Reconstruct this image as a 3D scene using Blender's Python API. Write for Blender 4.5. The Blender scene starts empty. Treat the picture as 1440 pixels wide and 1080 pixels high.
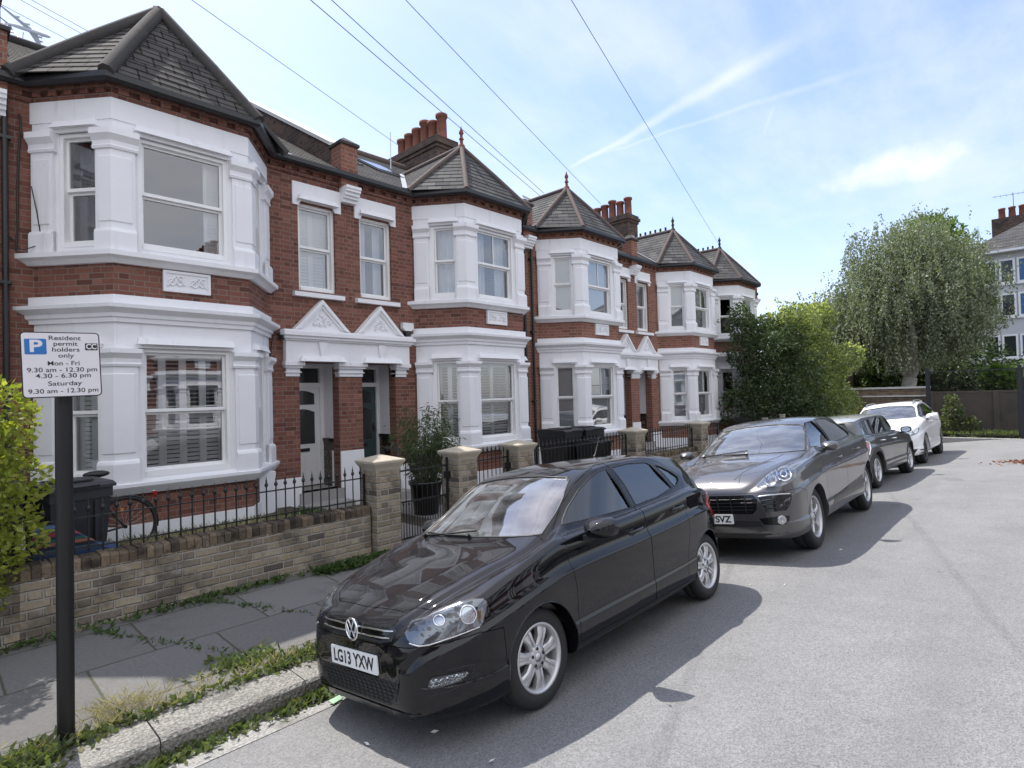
import bpy, bmesh, math, random
import numpy as np
from mathutils import Vector, Matrix
from mathutils.bvhtree import BVHTree
R=math.radians
rng=random.Random(7); nrg=np.random.default_rng(7)
SC=bpy.context.scene; COL=SC.collection
CAMH=2.057
# ---------------------------------------------------------------- mesh builder
class MB:
    def __init__(s): s.v=[]; s.f=[]; s.m=[]; s.sm=[]
    def add(s,vs,fs,m=0,smooth=False):
        o=len(s.v); s.v+= [tuple(p) for p in vs]
        for f in fs: s.f.append([o+i for i in f]); s.m.append(m); s.sm.append(smooth)
        return s
    def box(s,x0,x1,y0,y1,z0,z1,m=0):
        return s.hexa([(x0,y0,z0),(x1,y0,z0),(x1,y1,z0),(x0,y1,z0),(x0,y0,z1),(x1,y0,z1),(x1,y1,z1),(x0,y1,z1)],m)
    def hexa(s,p,m=0):
        c=[sum(q[i] for q in p)/8 for i in range(3)]
        fs=[(3,2,1,0),(4,5,6,7),(0,1,5,4),(1,2,6,5),(2,3,7,6),(3,0,4,7)]
        a,b,d=Vector(p[1])-Vector(p[0]),Vector(p[3])-Vector(p[0]),Vector(p[4])-Vector(p[0])
        if a.cross(b).dot(d)<0: fs=[f[::-1] for f in fs]
        return s.add(p,fs,m)
    def quad(s,a,b,c,d,m=0): return s.add([a,b,c,d],[(0,1,2,3)],m)
    def poly(s,ps,m=0): return s.add(ps,[tuple(range(len(ps)))],m)
    def prism(s,ps,d,m=0,smooth=False):
        n=len(ps); d=Vector(d); q=[tuple(Vector(p)+d) for p in ps]
        nn=Vector((0,0,0))
        for i in range(n): nn+=Vector(ps[i]).cross(Vector(ps[(i+1)%n]))
        fs=[tuple(range(n))[::-1],tuple(range(n,2*n))]+[(i,(i+1)%n,n+(i+1)%n,n+i) for i in range(n)]
        if nn.dot(d)<0: fs=[f[::-1] for f in fs]
        return s.add(list(ps)+q,fs,m,smooth)
    def tube(s,path,r,n=8,m=0,caps=True,smooth=True,flat=1.0):
        P=[Vector(p) for p in path]; k=len(P); vs=[]
        if not hasattr(r,'__len__'): r=[r]*k
        up=Vector((0,0,1)); prev=None
        for i in range(k):
            t=(P[min(i+1,k-1)]-P[max(i-1,0)]).normalized()
            a=prev if prev is not None else (up if abs(t.z)<.9 else Vector((1,0,0)))
            x=(a-t*a.dot(t)).normalized(); prev=x; y=t.cross(x)
            for j in range(n):
                q=2*math.pi*j/n; vs.append(P[i]+x*math.cos(q)*r[i]*flat+y*math.sin(q)*r[i])
        fs=[(i*n+j,i*n+(j+1)%n,(i+1)*n+(j+1)%n,(i+1)*n+j) for i in range(k-1) for j in range(n)]
        s.add(vs,fs,m,smooth)
        if caps: s.add(vs[:n],[tuple(range(n))[::-1]],m); s.add(vs[-n:],[tuple(range(n))],m)
        return s
    def lathe(s,prof,c,axis='z',n=24,m=0,smooth=True,a0=0,a1=2*math.pi):
        # prof list of (r,h) ; axis direction
        full=abs(a1-a0-2*math.pi)<1e-6; k=n if full else n+1; vs=[]
        for r,h in prof:
            for j in range(k):
                q=a0+(a1-a0)*j/n; u,w=r*math.cos(q),r*math.sin(q)
                p={'z':(u,w,h),'y':(w,h,u),'x':(h,u,w)}[axis]
                vs.append((c[0]+p[0],c[1]+p[1],c[2]+p[2]))
        fs=[]
        for i in range(len(prof)-1):
            for j in range(n):
                j2=(j+1)%k
                fs.append((i*k+j,i*k+j2,(i+1)*k+j2,(i+1)*k+j))
        return s.add(vs,fs,m,smooth)
    def ball(s,c,r,m=0,n=10,k=6):
        vs=[];fs=[]
        r=(r,r,r) if not hasattr(r,'__len__') else r
        pr=[(max(1e-4,math.sin(math.pi*i/k)),-math.cos(math.pi*i/k)) for i in range(k+1)]
        for a,h in pr:
            for j in range(n):
                q=2*math.pi*j/n; vs.append((c[0]+r[0]*a*math.cos(q),c[1]+r[1]*a*math.sin(q),c[2]+r[2]*h))
        for i in range(k):
            for j in range(n): fs.append((i*n+j,i*n+(j+1)%n,(i+1)*n+(j+1)%n,(i+1)*n+j))
        return s.add(vs,fs,m,True)
    def build(s,name,mats,parent=None,xf=None,flip=False,uv=True,org=None):
        vs=s.v if xf is None else [xf(p) for p in s.v]
        if org is not None: vs=[(p[0]-org[0],p[1]-org[1],p[2]-org[2]) for p in vs]
        fs=[f[::-1] for f in s.f] if flip else s.f
        me=bpy.data.meshes.new(name); me.from_pydata(vs,[],fs)
        if not isinstance(mats,(list,tuple)): mats=[mats]
        for q in mats: me.materials.append(q)
        me.polygons.foreach_set('material_index',s.m); me.polygons.foreach_set('use_smooth',s.sm)
        if uv: metric_uv(me)
        me.update()
        o=bpy.data.objects.new(name,me); COL.objects.link(o)
        if parent is not None: o.parent=parent
        return o
def metric_uv(me):
    n=len(me.vertices); co=np.empty(n*3); me.vertices.foreach_get('co',co); co=co.reshape(-1,3)
    npol=len(me.polygons)
    if not npol: return
    nr=np.empty(npol*3); me.polygons.foreach_get('normal',nr); nr=nr.reshape(-1,3)
    lt=np.empty(npol,int); me.polygons.foreach_get('loop_total',lt)
    lv=np.empty(len(me.loops),int); me.loops.foreach_get('vertex_index',lv)
    t=np.stack([-nr[:,1],nr[:,0],np.zeros(npol)],1); l=np.linalg.norm(t,axis=1); flat=l<.15
    t[flat]=(1,0,0); l[flat]=1; t/=l[:,None]; b=np.cross(nr,t); b[flat]=(0,1,0)
    T=np.repeat(t,lt,0); B=np.repeat(b,lt,0); P=co[lv]
    u=np.stack([(P*T).sum(1),(P*B).sum(1)],1)
    me.uv_layers.new(name='UVMap').data.foreach_set('uv',u.ravel())
def empty(name,loc,rot=(0,0,0)):
    o=bpy.data.objects.new(name,None); COL.objects.link(o); o.location=loc; o.rotation_euler=rot; o.empty_display_size=.2
    return o
def tag(o,label=None,cat=None,group=None,kind=None):
    if label: o['label']=label
    if cat: o['category']=cat
    if group: o['group']=group
    if kind: o['kind']=kind
    return o
def thing(mb,name,mats,label,cat,group=None,kind=None,**k):
    xs=[p[0] for p in mb.v]; ys=[p[1] for p in mb.v]; zs=[p[2] for p in mb.v]
    org=((min(xs)+max(xs))/2,(min(ys)+max(ys))/2,min(zs))
    o=mb.build(name,mats,org=org,**k); o.location=org
    return tag(o,label,cat,group,kind)
def root(name,loc,label,cat,group=None,rot=(0,0,0)): return tag(empty(name,loc,rot),label,cat,group)
def part(mb,name,mats,par,label=None,**k):
    "mesh given in world coordinates under an unrotated empty"
    o=mb.build(name,mats,parent=par,org=tuple(par.location),**k)
    if label: o['label']=label
    return o
def dup_tree(o,parent=None):
    c=o.copy(); COL.objects.link(c)
    if parent is not None: c.parent=parent; c.matrix_parent_inverse=o.matrix_parent_inverse.copy()
    for ch in list(o.children): dup_tree(ch,c)
    return c
def text_mb(s,size=1.0,bold=0.0,sx=1.0,spacing=1.0):
    "triangulated flat text mesh data centred on the origin in XY"
    cu=bpy.data.curves.new('t','FONT'); cu.body=s; cu.size=size; cu.offset=bold; cu.align_x='CENTER'; cu.align_y='CENTER'; cu.space_character=spacing
    ob=bpy.data.objects.new('t',cu); COL.objects.link(ob)
    dg=bpy.context.evaluated_depsgraph_get(); me=bpy.data.meshes.new_from_object(ob.evaluated_get(dg))
    vs=[(v.co.x*sx,v.co.y,0) for v in me.vertices]; fs=[tuple(p.vertices) for p in me.polygons]
    COL.objects.unlink(ob); bpy.data.objects.remove(ob); bpy.data.meshes.remove(me)
    xs=[v[0] for v in vs]; ys=[v[1] for v in vs]; cx=(min(xs)+max(xs))/2; 
    return [(v[0]-cx,v[1],0) for v in vs],fs
# ---------------------------------------------------------------- materials
class NT:
    def __init__(s,name):
        s.mat=bpy.data.materials.new(name); s.mat.use_nodes=True; s.t=s.mat.node_tree; s.t.nodes.clear()
        s.out=s.n('ShaderNodeOutputMaterial')
    def n(s,typ,**k):
        x=s.t.nodes.new(typ)
        for a,b in k.items(): setattr(x,a,b)
        return x
    def L(s,a,b): s.t.links.new(a,b)
    def val(s,inp,v):
        if isinstance(v,bpy.types.NodeSocket): s.L(v,inp)
        elif v is not None:
            try: inp.default_value=v
            except Exception: inp.default_value=(v[0],v[1],v[2],1) if hasattr(v,'__len__') else v
    def math(s,op,a,b=None,c=None,clamp=False):
        x=s.n('ShaderNodeMath',operation=op,use_clamp=clamp)
        s.val(x.inputs[0],a)
        if b is not None: s.val(x.inputs[1],b)
        if c is not None: s.val(x.inputs[2],c)
        return x.outputs[0]
    def mix(s,f,a,b,typ='MIX'):
        x=s.n('ShaderNodeMix',data_type='RGBA',blend_type=typ); s.val(x.inputs[0],f); s.val(x.inputs[6],col(a)); s.val(x.inputs[7],col(b)); return x.outputs[2]
    def noise(s,scale,detail=3,rough=.55,vec=None,dim='3D',out=0):
        x=s.n('ShaderNodeTexNoise',noise_dimensions=dim); x.inputs['Scale'].default_value=scale; x.inputs['Detail'].default_value=detail; x.inputs['Roughness'].default_value=rough
        if vec is not None: s.L(vec,x.inputs['Vector'])
        return x.outputs[out]
    def ramp(s,f,stops):
        x=s.n('ShaderNodeValToRGB'); s.L(f,x.inputs[0]); e=x.color_ramp.elements
        while len(e)<len(stops): e.new(.5)
        for q,(p,c) in zip(e,stops): q.position=p; q.color=col(c)
        return x.outputs[0]
    def smooth(s,x,a,b,lo=0.,hi=1.):
        m=s.n('ShaderNodeMapRange',interpolation_type='SMOOTHSTEP'); s.val(m.inputs[0],x); 
        for i,v in enumerate((a,b,lo,hi)): s.val(m.inputs[i+1],v)
        return m.outputs[0]
    def obj(s): return s.n('ShaderNodeTexCoord').outputs['Object']
    def uv(s): return s.n('ShaderNodeTexCoord').outputs['UV']
    def bump(s,h,strength=.3,dist=.01):
        b=s.n('ShaderNodeBump'); b.inputs['Strength'].default_value=strength; b.inputs['Distance'].default_value=dist; s.L(h,b.inputs['Height']); return b.outputs[0]
    def pbr(s,color,rough=.6,metal=0.,normal=None,spec=.5,coat=0.,coatr=.03,emis=None,**k):
        p=s.n('ShaderNodeBsdfPrincipled'); s.val(p.inputs['Base Color'],col(color)); s.val(p.inputs['Roughness'],rough); s.val(p.inputs['Metallic'],metal)
        p.inputs['Specular IOR Level'].default_value=spec; p.inputs['Coat Weight'].default_value=coat; p.inputs['Coat Roughness'].default_value=coatr
        if normal is not None: s.L(normal,p.inputs['Normal'])
        for a,b in k.items(): s.val(p.inputs[a],b)
        s.L(p.outputs[0],s.out.inputs[0]); return p
def col(c):
    if isinstance(c,bpy.types.NodeSocket): return c
    if hasattr(c,'__len__'): return tuple(c)[:3]+(1.,)
    return (c,c,c,1.)
def simple(name,c,rough=.5,metal=0.,var=.12,scale=6.,bump=0.,bscale=60.,spec=.5,coat=0.,dirt=None):
    t=NT(name); o=t.obj(); nz=t.noise(scale,4,.6,o)
    k=t.math('MULTIPLY_ADD',nz,2*var,1-var)
    cc=t.mix(1.,c,k,'MULTIPLY')
    if dirt: cc=t.mix(t.smooth(t.noise(dirt[0],5,.65,o),dirt[2],dirt[2]+.22,0,dirt[3]),cc,dirt[1])
    nrm=t.bump(t.noise(bscale,4,.6,o),bump,.006) if bump else None
    t.pbr(cc,t.math('MULTIPLY_ADD',nz,.16,rough-.08) if rough>.15 else rough,metal,nrm,spec,coat); return t.mat
def brick(name,cols,mortar,bl=.225,bh=.075,joint=.011,bump=.6,flemish=True,wob=.004,stain=None,mcol2=None):
    t=NT(name); uv=t.uv(); nz=t.noise(7,2,.5,uv,out=1); 
    off=t.n('ShaderNodeVectorMath',operation='MULTIPLY_ADD'); t.L(nz,off.inputs[0]); off.inputs[1].default_value=(wob*2,wob*2,0); t.L(uv,off.inputs[2])
    sp=t.n('ShaderNodeSeparateXYZ'); t.L(off.outputs[0],sp.inputs[0]); u,v=sp.outputs[0],sp.outputs[1]
    row=t.math('FLOOR',t.math('DIVIDE',v,bh)); fv=t.math('FLOORED_MODULO',v,bh)
    P=bl*1.5 if flemish else bl
    sh=t.math('MULTIPLY',t.math('FLOORED_MODULO',row,2.),P/2); us=t.math('ADD',u,sh)
    p=t.math('FLOORED_MODULO',us,P); cell=t.math('FLOOR',t.math('DIVIDE',us,P))
    if flemish:
        hd=t.math('GREATER_THAN',p,bl); px=t.math('MULTIPLY_ADD',hd,-bl,p); w=t.math('MULTIPLY_ADD',hd,-bl/2,bl)
        idx=t.math('MULTIPLY_ADD',cell,2.,hd)
    else: px,w,idx=p,bl,cell
    dx=t.math('MINIMUM',px,t.math('SUBTRACT',w,px)); dy=t.math('MINIMUM',fv,t.math('SUBTRACT',bh,fv))
    d=t.math('MINIMUM',dx,dy); msk=t.smooth(d,joint*.32,joint*.75)
    cv=t.n('ShaderNodeCombineXYZ'); t.L(idx,cv.inputs[0]); t.L(row,cv.inputs[1])
    wn=t.n('ShaderNodeTexWhiteNoise',noise_dimensions='2D'); t.L(cv.outputs[0],wn.inputs['Vector'])
    k=len(cols); base=t.ramp(wn.outputs[0],[(i/(k-1),c) for i,c in enumerate(cols)])
    fine=t.noise(38,4,.65,uv); base=t.mix(1.,base,t.math('MULTIPLY_ADD',fine,.7,.65),'MULTIPLY')
    mort=t.mix(t.noise(3,4,.6,uv),mortar,mcol2 or mortar)
    c=t.mix(msk,mort,base)
    if stain:
        for (sc,cc,lo,amt) in stain: c=t.mix(t.smooth(t.noise(sc,5,.62,uv),lo,lo+.2,0,amt),c,cc)
    h=t.math('ADD',msk,t.math('MULTIPLY',fine,.5))
    t.pbr(c,.88,0,t.bump(h,bump,.008),.25); return t.mat
def glass(name,tint=(.9,.95,.97),refl=1.0,rough=.0):
    t=NT(name); tr=t.n('ShaderNodeBsdfTransparent'); tr.inputs[0].default_value=col(tint)
    gl=t.n('ShaderNodeBsdfGlossy'); gl.inputs['Roughness'].default_value=rough; gl.inputs['Color'].default_value=(1,1,1,1)
    fr=t.n('ShaderNodeFresnel'); fr.inputs[0].default_value=1.52
    f=t.math('MULTIPLY_ADD',fr.outputs[0],1.75*refl,.02*refl,clamp=True); m=t.n('ShaderNodeMixShader'); t.L(f,m.inputs[0]); t.L(tr.outputs[0],m.inputs[1]); t.L(gl.outputs[0],m.inputs[2]); t.L(m.outputs[0],t.out.inputs[0])
    nz=t.noise(1.3,2,.5,t.obj()); b=t.bump(nz,.012,.05); t.L(b,gl.inputs['Normal']); return t.mat
def leafmat(name,cols,trans=.45):
    t=NT(name); g=t.n('ShaderNodeNewGeometry'); c=t.ramp(g.outputs['Random Per Island'],[(i/(len(cols)-1),q) for i,q in enumerate(cols)])
    nz=t.noise(.9,3,.6,t.obj()); c=t.mix(1.,c,t.math('MULTIPLY_ADD',nz,.9,.55),'MULTIPLY')
    d=t.n('ShaderNodeBsdfPrincipled'); t.L(c,d.inputs['Base Color']); d.inputs['Roughness'].default_value=.5; d.inputs['Specular IOR Level'].default_value=.35
    tr=t.n('ShaderNodeBsdfTranslucent'); t.L(t.mix(1.,c,(1.25,1.35,.55),'MULTIPLY'),tr.inputs[0])
    m=t.n('ShaderNodeMixShader'); m.inputs[0].default_value=trans; t.L(d.outputs[0],m.inputs[1]); t.L(tr.outputs[0],m.inputs[2]); t.L(m.outputs[0],t.out.inputs[0]); return t.mat
def paint(name,c,flake=.25,rough=.35,metal=.0,coat=1.0,dust=.0):
    t=NT(name); o=t.obj(); vo=t.n('ShaderNodeTexVoronoi'); vo.inputs['Scale'].default_value=900; t.L(o,vo.inputs['Vector'])
    cc=t.mix(1.,c,t.math('MULTIPLY_ADD',t.n('ShaderNodeSeparateColor').outputs[0],0,1.),'MULTIPLY') if False else c
    dn=t.noise(5,5,.7,o); sp=t.noise(260,2,.5,o)
    g=t.n('ShaderNodeNewGeometry'); sz=t.n('ShaderNodeSeparateXYZ'); t.L(g.outputs['Normal'],sz.inputs[0])
    up=t.smooth(sz.outputs[2],.3,.95); df=t.math('MULTIPLY',up,t.math('MULTIPLY_ADD',dn,dust*1.2,t.math('MULTIPLY',t.smooth(sp,.62,.7),dust*1.0)))
    cc=t.mix(df,cc,(.36,.355,.35))
    p=t.pbr(cc,rough,metal,None,.0 if metal<.5 else .5,coat,.015); t.val(p.inputs['Coat Roughness'],t.math('MULTIPLY_ADD',df,.25,.012)); return t.mat
M={}
M['brick']=brick('red_brick',[(.11,.048,.038),(.18,.074,.055),(.225,.095,.07),(.155,.062,.048),(.26,.115,.085)],(.24,.19,.16),mcol2=(.20,.15,.125),stain=[(1.1,(.06,.04,.035),.58,.55)])
M['brick_warm']=brick('orange_red_brick',[(.17,.072,.053),(.225,.096,.068),(.27,.12,.085),(.20,.083,.06),(.25,.11,.078)],(.29,.235,.195),mcol2=(.27,.2,.16),stain=[(1.0,(.09,.05,.04),.62,.45)])
M['brick_yellow']=brick('yellow_stock_brick',[(.22,.18,.13),(.31,.26,.185),(.38,.32,.235),(.25,.205,.155),(.19,.16,.135),(.36,.29,.20),(.10,.085,.075)],(.42,.395,.35),bl=.225,bh=.078,joint=.017,wob=.007,bump=1.4,mcol2=(.26,.23,.19),stain=[(1.6,(.05,.043,.036),.47,.65),(4.5,(.42,.40,.36),.53,.55),(11,(.07,.06,.05),.54,.5)])
M['brick_grey']=brick('sooty_stock_brick',[(.065,.045,.038),(.10,.066,.052),(.14,.085,.062),(.05,.038,.034)],(.13,.115,.10),bump=.8,wob=.008,stain=[(1.2,(.03,.026,.022),.5,.6)])
M['stucco']=simple('white_stucco',(.86,.86,.86),.55,0,.05,2.5,.12,35,.4,dirt=(3.2,(.50,.47,.43),.60,.40))
def stucco():
    t=NT('white_stucco_streaked'); o=t.obj(); c=t.mix(1.,(.80,.80,.825),t.math('MULTIPLY_ADD',t.noise(2.5,4,.6,o),.10,.95),'MULTIPLY')
    c=t.mix(t.smooth(t.noise(3.2,5,.65,o),.60,.82,0,.38),c,(.52,.49,.45)); mp=t.n('ShaderNodeMapping'); t.L(o,mp.inputs[0]); mp.inputs['Scale'].default_value=(9,9,.55)
    st=t.math('MULTIPLY',t.smooth(t.noise(1.,4,.6,mp.outputs[0]),.56,.78,0,.5),t.smooth(t.noise(.9,3,.6,o),.42,.62)); c=t.mix(st,c,(.42,.40,.37))
    c=t.mix(t.smooth(t.noise(14,5,.7,o),.70,.78,0,.5),c,(.38,.35,.32)); t.pbr(c,.55,0,t.bump(t.noise(35,4,.6,o),.14,.006),.4); return t.mat
M['stucco']=stucco()
M['joinery']=simple('white_joinery',(.82,.82,.82),.35,0,.03,4)
M['stone']=simple('sandstone_cap',(.44,.39,.31),.8,0,.18,7,.5,45,.3,dirt=(4,(.2,.17,.14),.56,.6))
M['slate']=brick('grey_slate',[(.050,.050,.054),(.085,.085,.088),(.065,.063,.062),(.11,.108,.105)],(.015,.015,.016),bl=.28,bh=.2,joint=.012,bump=.35,flemish=False,wob=.003,stain=[(1.5,(.13,.125,.11),.55,.5)])
M['conc_tile']=brick('brown_concrete_tile',[(.050,.046,.044),(.075,.069,.065),(.06,.056,.053),(.088,.082,.077)],(.012,.011,.01),bl=.24,bh=.22,joint=.02,bump=.6,flemish=False,wob=.002,stain=[(2.,(.14,.13,.10),.6,.45)])
M['hip_dark']=simple('weathered_hip_tile',(.062,.058,.056),.9,0,.3,5,.7,50,.2,dirt=(6,(.16,.15,.12),.56,.5))
M['terracotta']=simple('terracotta',(.20,.078,.052),.8,0,.2,6,.3,50,.3,dirt=(4,(.08,.055,.05),.52,.6))
M['ridge_red']=simple('old_terracotta_ridge',(.115,.088,.08),.85,0,.25,5,.4,40,.3,dirt=(4,(.10,.095,.085),.5,.65))
M['lead']=simple('lead_flashing',(.42,.43,.45),.45,0,.15,4,.2,20)
M['black_gutter']=simple('black_gutter',(.018,.018,.02),.35,0,.2,5)
M['black_iron']=simple('black_iron',(.014,.014,.015),.38,0,.2,9,.15,80)
M['glass']=glass('window_glass',(.95,.97,.98),1.9)
M['shutter']=simple('white_shutter',(.86,.87,.87),.45,0,.03,4)
M['curtain']=simple('pale_curtain',(.70,.72,.78),.9,0,.08,8,.1,60)
M['blind']=simple('grey_blind',(.52,.55,.57),.8,0,.05,3)
M['dark_curtain']=simple('dark_curtain',(.10,.10,.105),.9,0,.3,6)
M['room']=simple('room_plaster',(.20,.19,.18),.9,0,.1,2)
M['doorwhite']=simple('white_door_paint',(.78,.78,.79),.3,0,.03,4)
M['doorgrey']=simple('grey_green_door_paint',(.055,.085,.09),.3,0,.05,4)
M['darkglass']=simple('obscured_dark_glass',(.045,.05,.052),.12,0,.2,30,.1,90)
M['black']=simple('black_plastic',(.015,.015,.016),.45,0,.15,9)
M['binplastic']=simple('charcoal_bin_plastic',(.030,.032,.036),.5,0,.18,5,.15,70,dirt=(5,(.12,.12,.11),.6,.3))
M['white_plastic']=simple('white_plastic',(.75,.76,.77),.35,0,.03,4)
M['wood_grey']=simple('weathered_wood',(.33,.29,.24),.85,0,.25,7,.5,60)
# ---------------------------------------------------------------- terraced houses
WALLY=9.35; HW=4.88
BAY=[(.42,0.),(1.09,.85),(2.75,.85),(3.38,0.)]
class Fr:
    "vertical frame: origin p0 in plan, tangent t, outward n"
    def __init__(s,p0,p1):
        s.p=Vector(p0); d=Vector(p1)-s.p; s.L=d.length; s.t=d/s.L; s.n=Vector((-s.t.y,s.t.x))
    def P(s,u,o,z): q=s.p+s.t*u+s.n*o; return (q.x,q.y,z)
def fbox(mb,fr,u0,u1,o0,o1,z0,z1,m=0):
    mb.hexa([fr.P(u0,o0,z0),fr.P(u1,o0,z0),fr.P(u1,o1,z0),fr.P(u0,o1,z0),fr.P(u0,o0,z1),fr.P(u1,o0,z1),fr.P(u1,o1,z1),fr.P(u0,o1,z1)],m)
def holed(mb,fr,u0,u1,z0,z1,holes,depth=.2,o=0.,m=0,mr=None):
    us=sorted({u0,u1,*[h[0] for h in holes],*[h[1] for h in holes]}); zs=sorted({z0,z1,*[h[2] for h in holes],*[h[3] for h in holes]})
    for a,b in zip(us,us[1:]):
        for c,d in zip(zs,zs[1:]):
            if any(h[0]<=a+1e-6 and b<=h[1]+1e-6 and h[2]<=c+1e-6 and d<=h[3]+1e-6 for h in holes): continue
            mb.quad(fr.P(b,o,c),fr.P(a,o,c),fr.P(a,o,d),fr.P(b,o,d),m)
    for a,b,c,d in holes:
        r=m if mr is None else mr; q=o-depth
        mb.quad(fr.P(a,o,c),fr.P(a,q,c),fr.P(a,q,d),fr.P(a,o,d),r); mb.quad(fr.P(b,q,c),fr.P(b,o,c),fr.P(b,o,d),fr.P(b,q,d),r)
        mb.quad(fr.P(a,q,d),fr.P(b,q,d),fr.P(b,o,d),fr.P(a,o,d),r); mb.quad(fr.P(b,q,c),fr.P(a,q,c),fr.P(a,o,c),fr.P(b,o,c),r)
def offpath(pts,o,wall=False):
    P=[Vector(p) for p in pts]; n=len(P); out=[]
    T=[(P[i+1]-P[i]).normalized() for i in range(n-1)]; N=[Vector((-t.y,t.x)) for t in T]
    for i in range(n):
        if i==0 or i==n-1:
            k=0 if i==0 else n-2; q=P[i]+N[k]*o
            if wall and abs(T[k].y)>1e-6: q=q+T[k]*((-q.y)/T[k].y)
        else:
            b=(N[i-1]+N[i]); b/=b.length; q=P[i]+b*(o/b.dot(N[i]))
        out.append(q)
    return out
def sweep(mb,pts,prof,wall=False,m=0,caps=True,closed=True):
    rows=[[(q.x,q.y,z) for q in offpath(pts,o,wall)] for o,z in prof]
    n=len(prof); k=len(pts)
    for a in range(n if closed else n-1):
        b=(a+1)%n
        for i in range(k-1): mb.quad(rows[a][i],rows[b][i],rows[b][i+1],rows[a][i+1],m)
    if caps and closed:
        mb.poly([rows[a][0] for a in range(n)][::-1],m); mb.poly([rows[a][k-1] for a in range(n)],m)
def rect(o0,o1,z0,z1): return [(o0,z0),(o1,z0),(o1,z1),(o0,z1)]
def subpath(s0,s1,pts=BAY):
    P=[Vector(p) for p in pts]; acc=0; out=[]
    for i in range(len(P)-1):
        l=(P[i+1]-P[i]).length; t=(P[i+1]-P[i])/l
        for s in (s0,s1):
            pass
        if acc<=s0<acc+l: out.append(P[i]+t*(s0-acc))
        if out and s0<acc+l<s1: out.append(P[i+1].copy())
        if acc<s1<=acc+l+1e-6: out.append(P[i]+t*(s1-acc)); break
        acc+=l
    return [(q.x,q.y) for q in out]
def window(H,fr,u0,u1,z0,z1,style,xf,flip,inset=.07,bars=False,npan=2):
    g=MB(); f=MB(); zm=z0+(z1-z0)*.5; F=.05; i=inset
    fbox(f,fr,u0,u0+F,-i-.12,-i+.03,z0,z1); fbox(f,fr,u1-F,u1,-i-.12,-i+.03,z0,z1)
    fbox(f,fr,u0+F,u1-F,-i-.12,-i+.03,z1-F,z1); fbox(f,fr,u0+F,u1-F,-i-.12,-i+.05,z0,z0+F*1.3)
    a,b=u0+F,u1-F; S=.035
    lo=z0+F*1.3
    up_open=.0
    for (c,d,o) in ((zm,z1-F,-i-.03),(lo,zm,-i-.075)):
        fbox(f,fr,a,a+S,o-.03,o+.012,c,d); fbox(f,fr,b-S,b,o-.03,o+.012,c,d)
        fbox(f,fr,a+S,b-S,o-.03,o+.012,c,c+S+.008); fbox(f,fr,a+S,b-S,o-.03,o+.012,d-S,d)
        if bars=='both' or (bars=='up' and c==zm): fbox(f,fr,(a+b)/2-.011,(a+b)/2+.011,o-.02,o+.008,c+S+.008,d-S)
        if style=='open' and c==zm: continue
        g.quad(fr.P(b-S,o-.008,c+S),fr.P(a+S,o-.008,c+S),fr.P(a+S,o-.008,d-S),fr.P(b-S,o-.008,d-S))
    w=g.build('window',M['glass'],H,xf,flip); f.build('window_frame',M['joinery'],w,xf,flip)
    s=MB(); o=-i-.17; nm=None
    if style.startswith('shutter'):
        nm='shutter'; A0=b-.2 if style.endswith('side') else a; pw=(b-A0)/npan; half=style.endswith('half')
        for k in range(npan):
            c0,c1=A0+k*pw,A0+(k+1)*pw; T=.045
            for (za,zb) in ((lo,zm-.02),(zm-.02,z1-F)):
                fbox(s,fr,c0,c0+T,o-.03,o,za,zb); fbox(s,fr,c1-T,c1,o-.03,o,za,zb); fbox(s,fr,c0+T,c1-T,o-.03,o,za,za+.06); fbox(s,fr,c0+T,c1-T,o-.03,o,zb-.06,zb)
                z=za+.075; tilt=(.028 if (half and za>zm-.1) else .008); st=.058
                while z<zb-.07:
                    h=.048 if not(half and za>zm-.1) else .02
                    s.hexa([fr.P(c0+T,o-.035,z),fr.P(c1-T,o-.035,z),fr.P(c1-T,o-.028,z),fr.P(c0+T,o-.028,z),fr.P(c0+T,o-.012+tilt*.3,z+h),fr.P(c1-T,o-.012+tilt*.3,z+h),fr.P(c1-T,o-.005+tilt*.3,z+h),fr.P(c0+T,o-.005+tilt*.3,z+h)]); z+=st
    elif style in ('curtain','curtain_gap','dark'):
        nm='curtain'; k=44; pts=[]
        rngs=[(a,b)] if style=='curtain' else [(a,a+(b-a)*.30),(b-(b-a)*.42,b)] if style=='curtain_gap' else [(a,a+(b-a)*.5)]
        for (p,q) in rngs:
            vs=[];n=max(8,int((q-p)*55))
            for j in range(n+1):
                u=p+(q-p)*j/n; d=.028*math.sin(j*.95)+.012*math.sin(j*.37+1)
                for zz in (lo-.1,zm,z1): vs.append(fr.P(u,o-.06+d*(1.1 if zz<zm else .8),zz))
            s.add(vs,[(j*3+r,j*3+3+r,j*3+4+r,j*3+1+r) for j in range(n) for r in (0,1)],0,True)
    elif style in ('blind','net'):
        nm='blind'; s.quad(fr.P(b,o+.02,lo),fr.P(a,o+.02,lo),fr.P(a,o+.02,z1),fr.P(b,o+.02,z1))
        fbox(s,fr,a,b,o-.02,o+.025,z1-.09,z1-.02)
    if nm: s.build(nm,M['shutter' if nm=='shutter' else 'dark_curtain' if style=='dark' else 'curtain' if nm=='curtain' else 'blind'],w,xf,flip)
    return w
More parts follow.
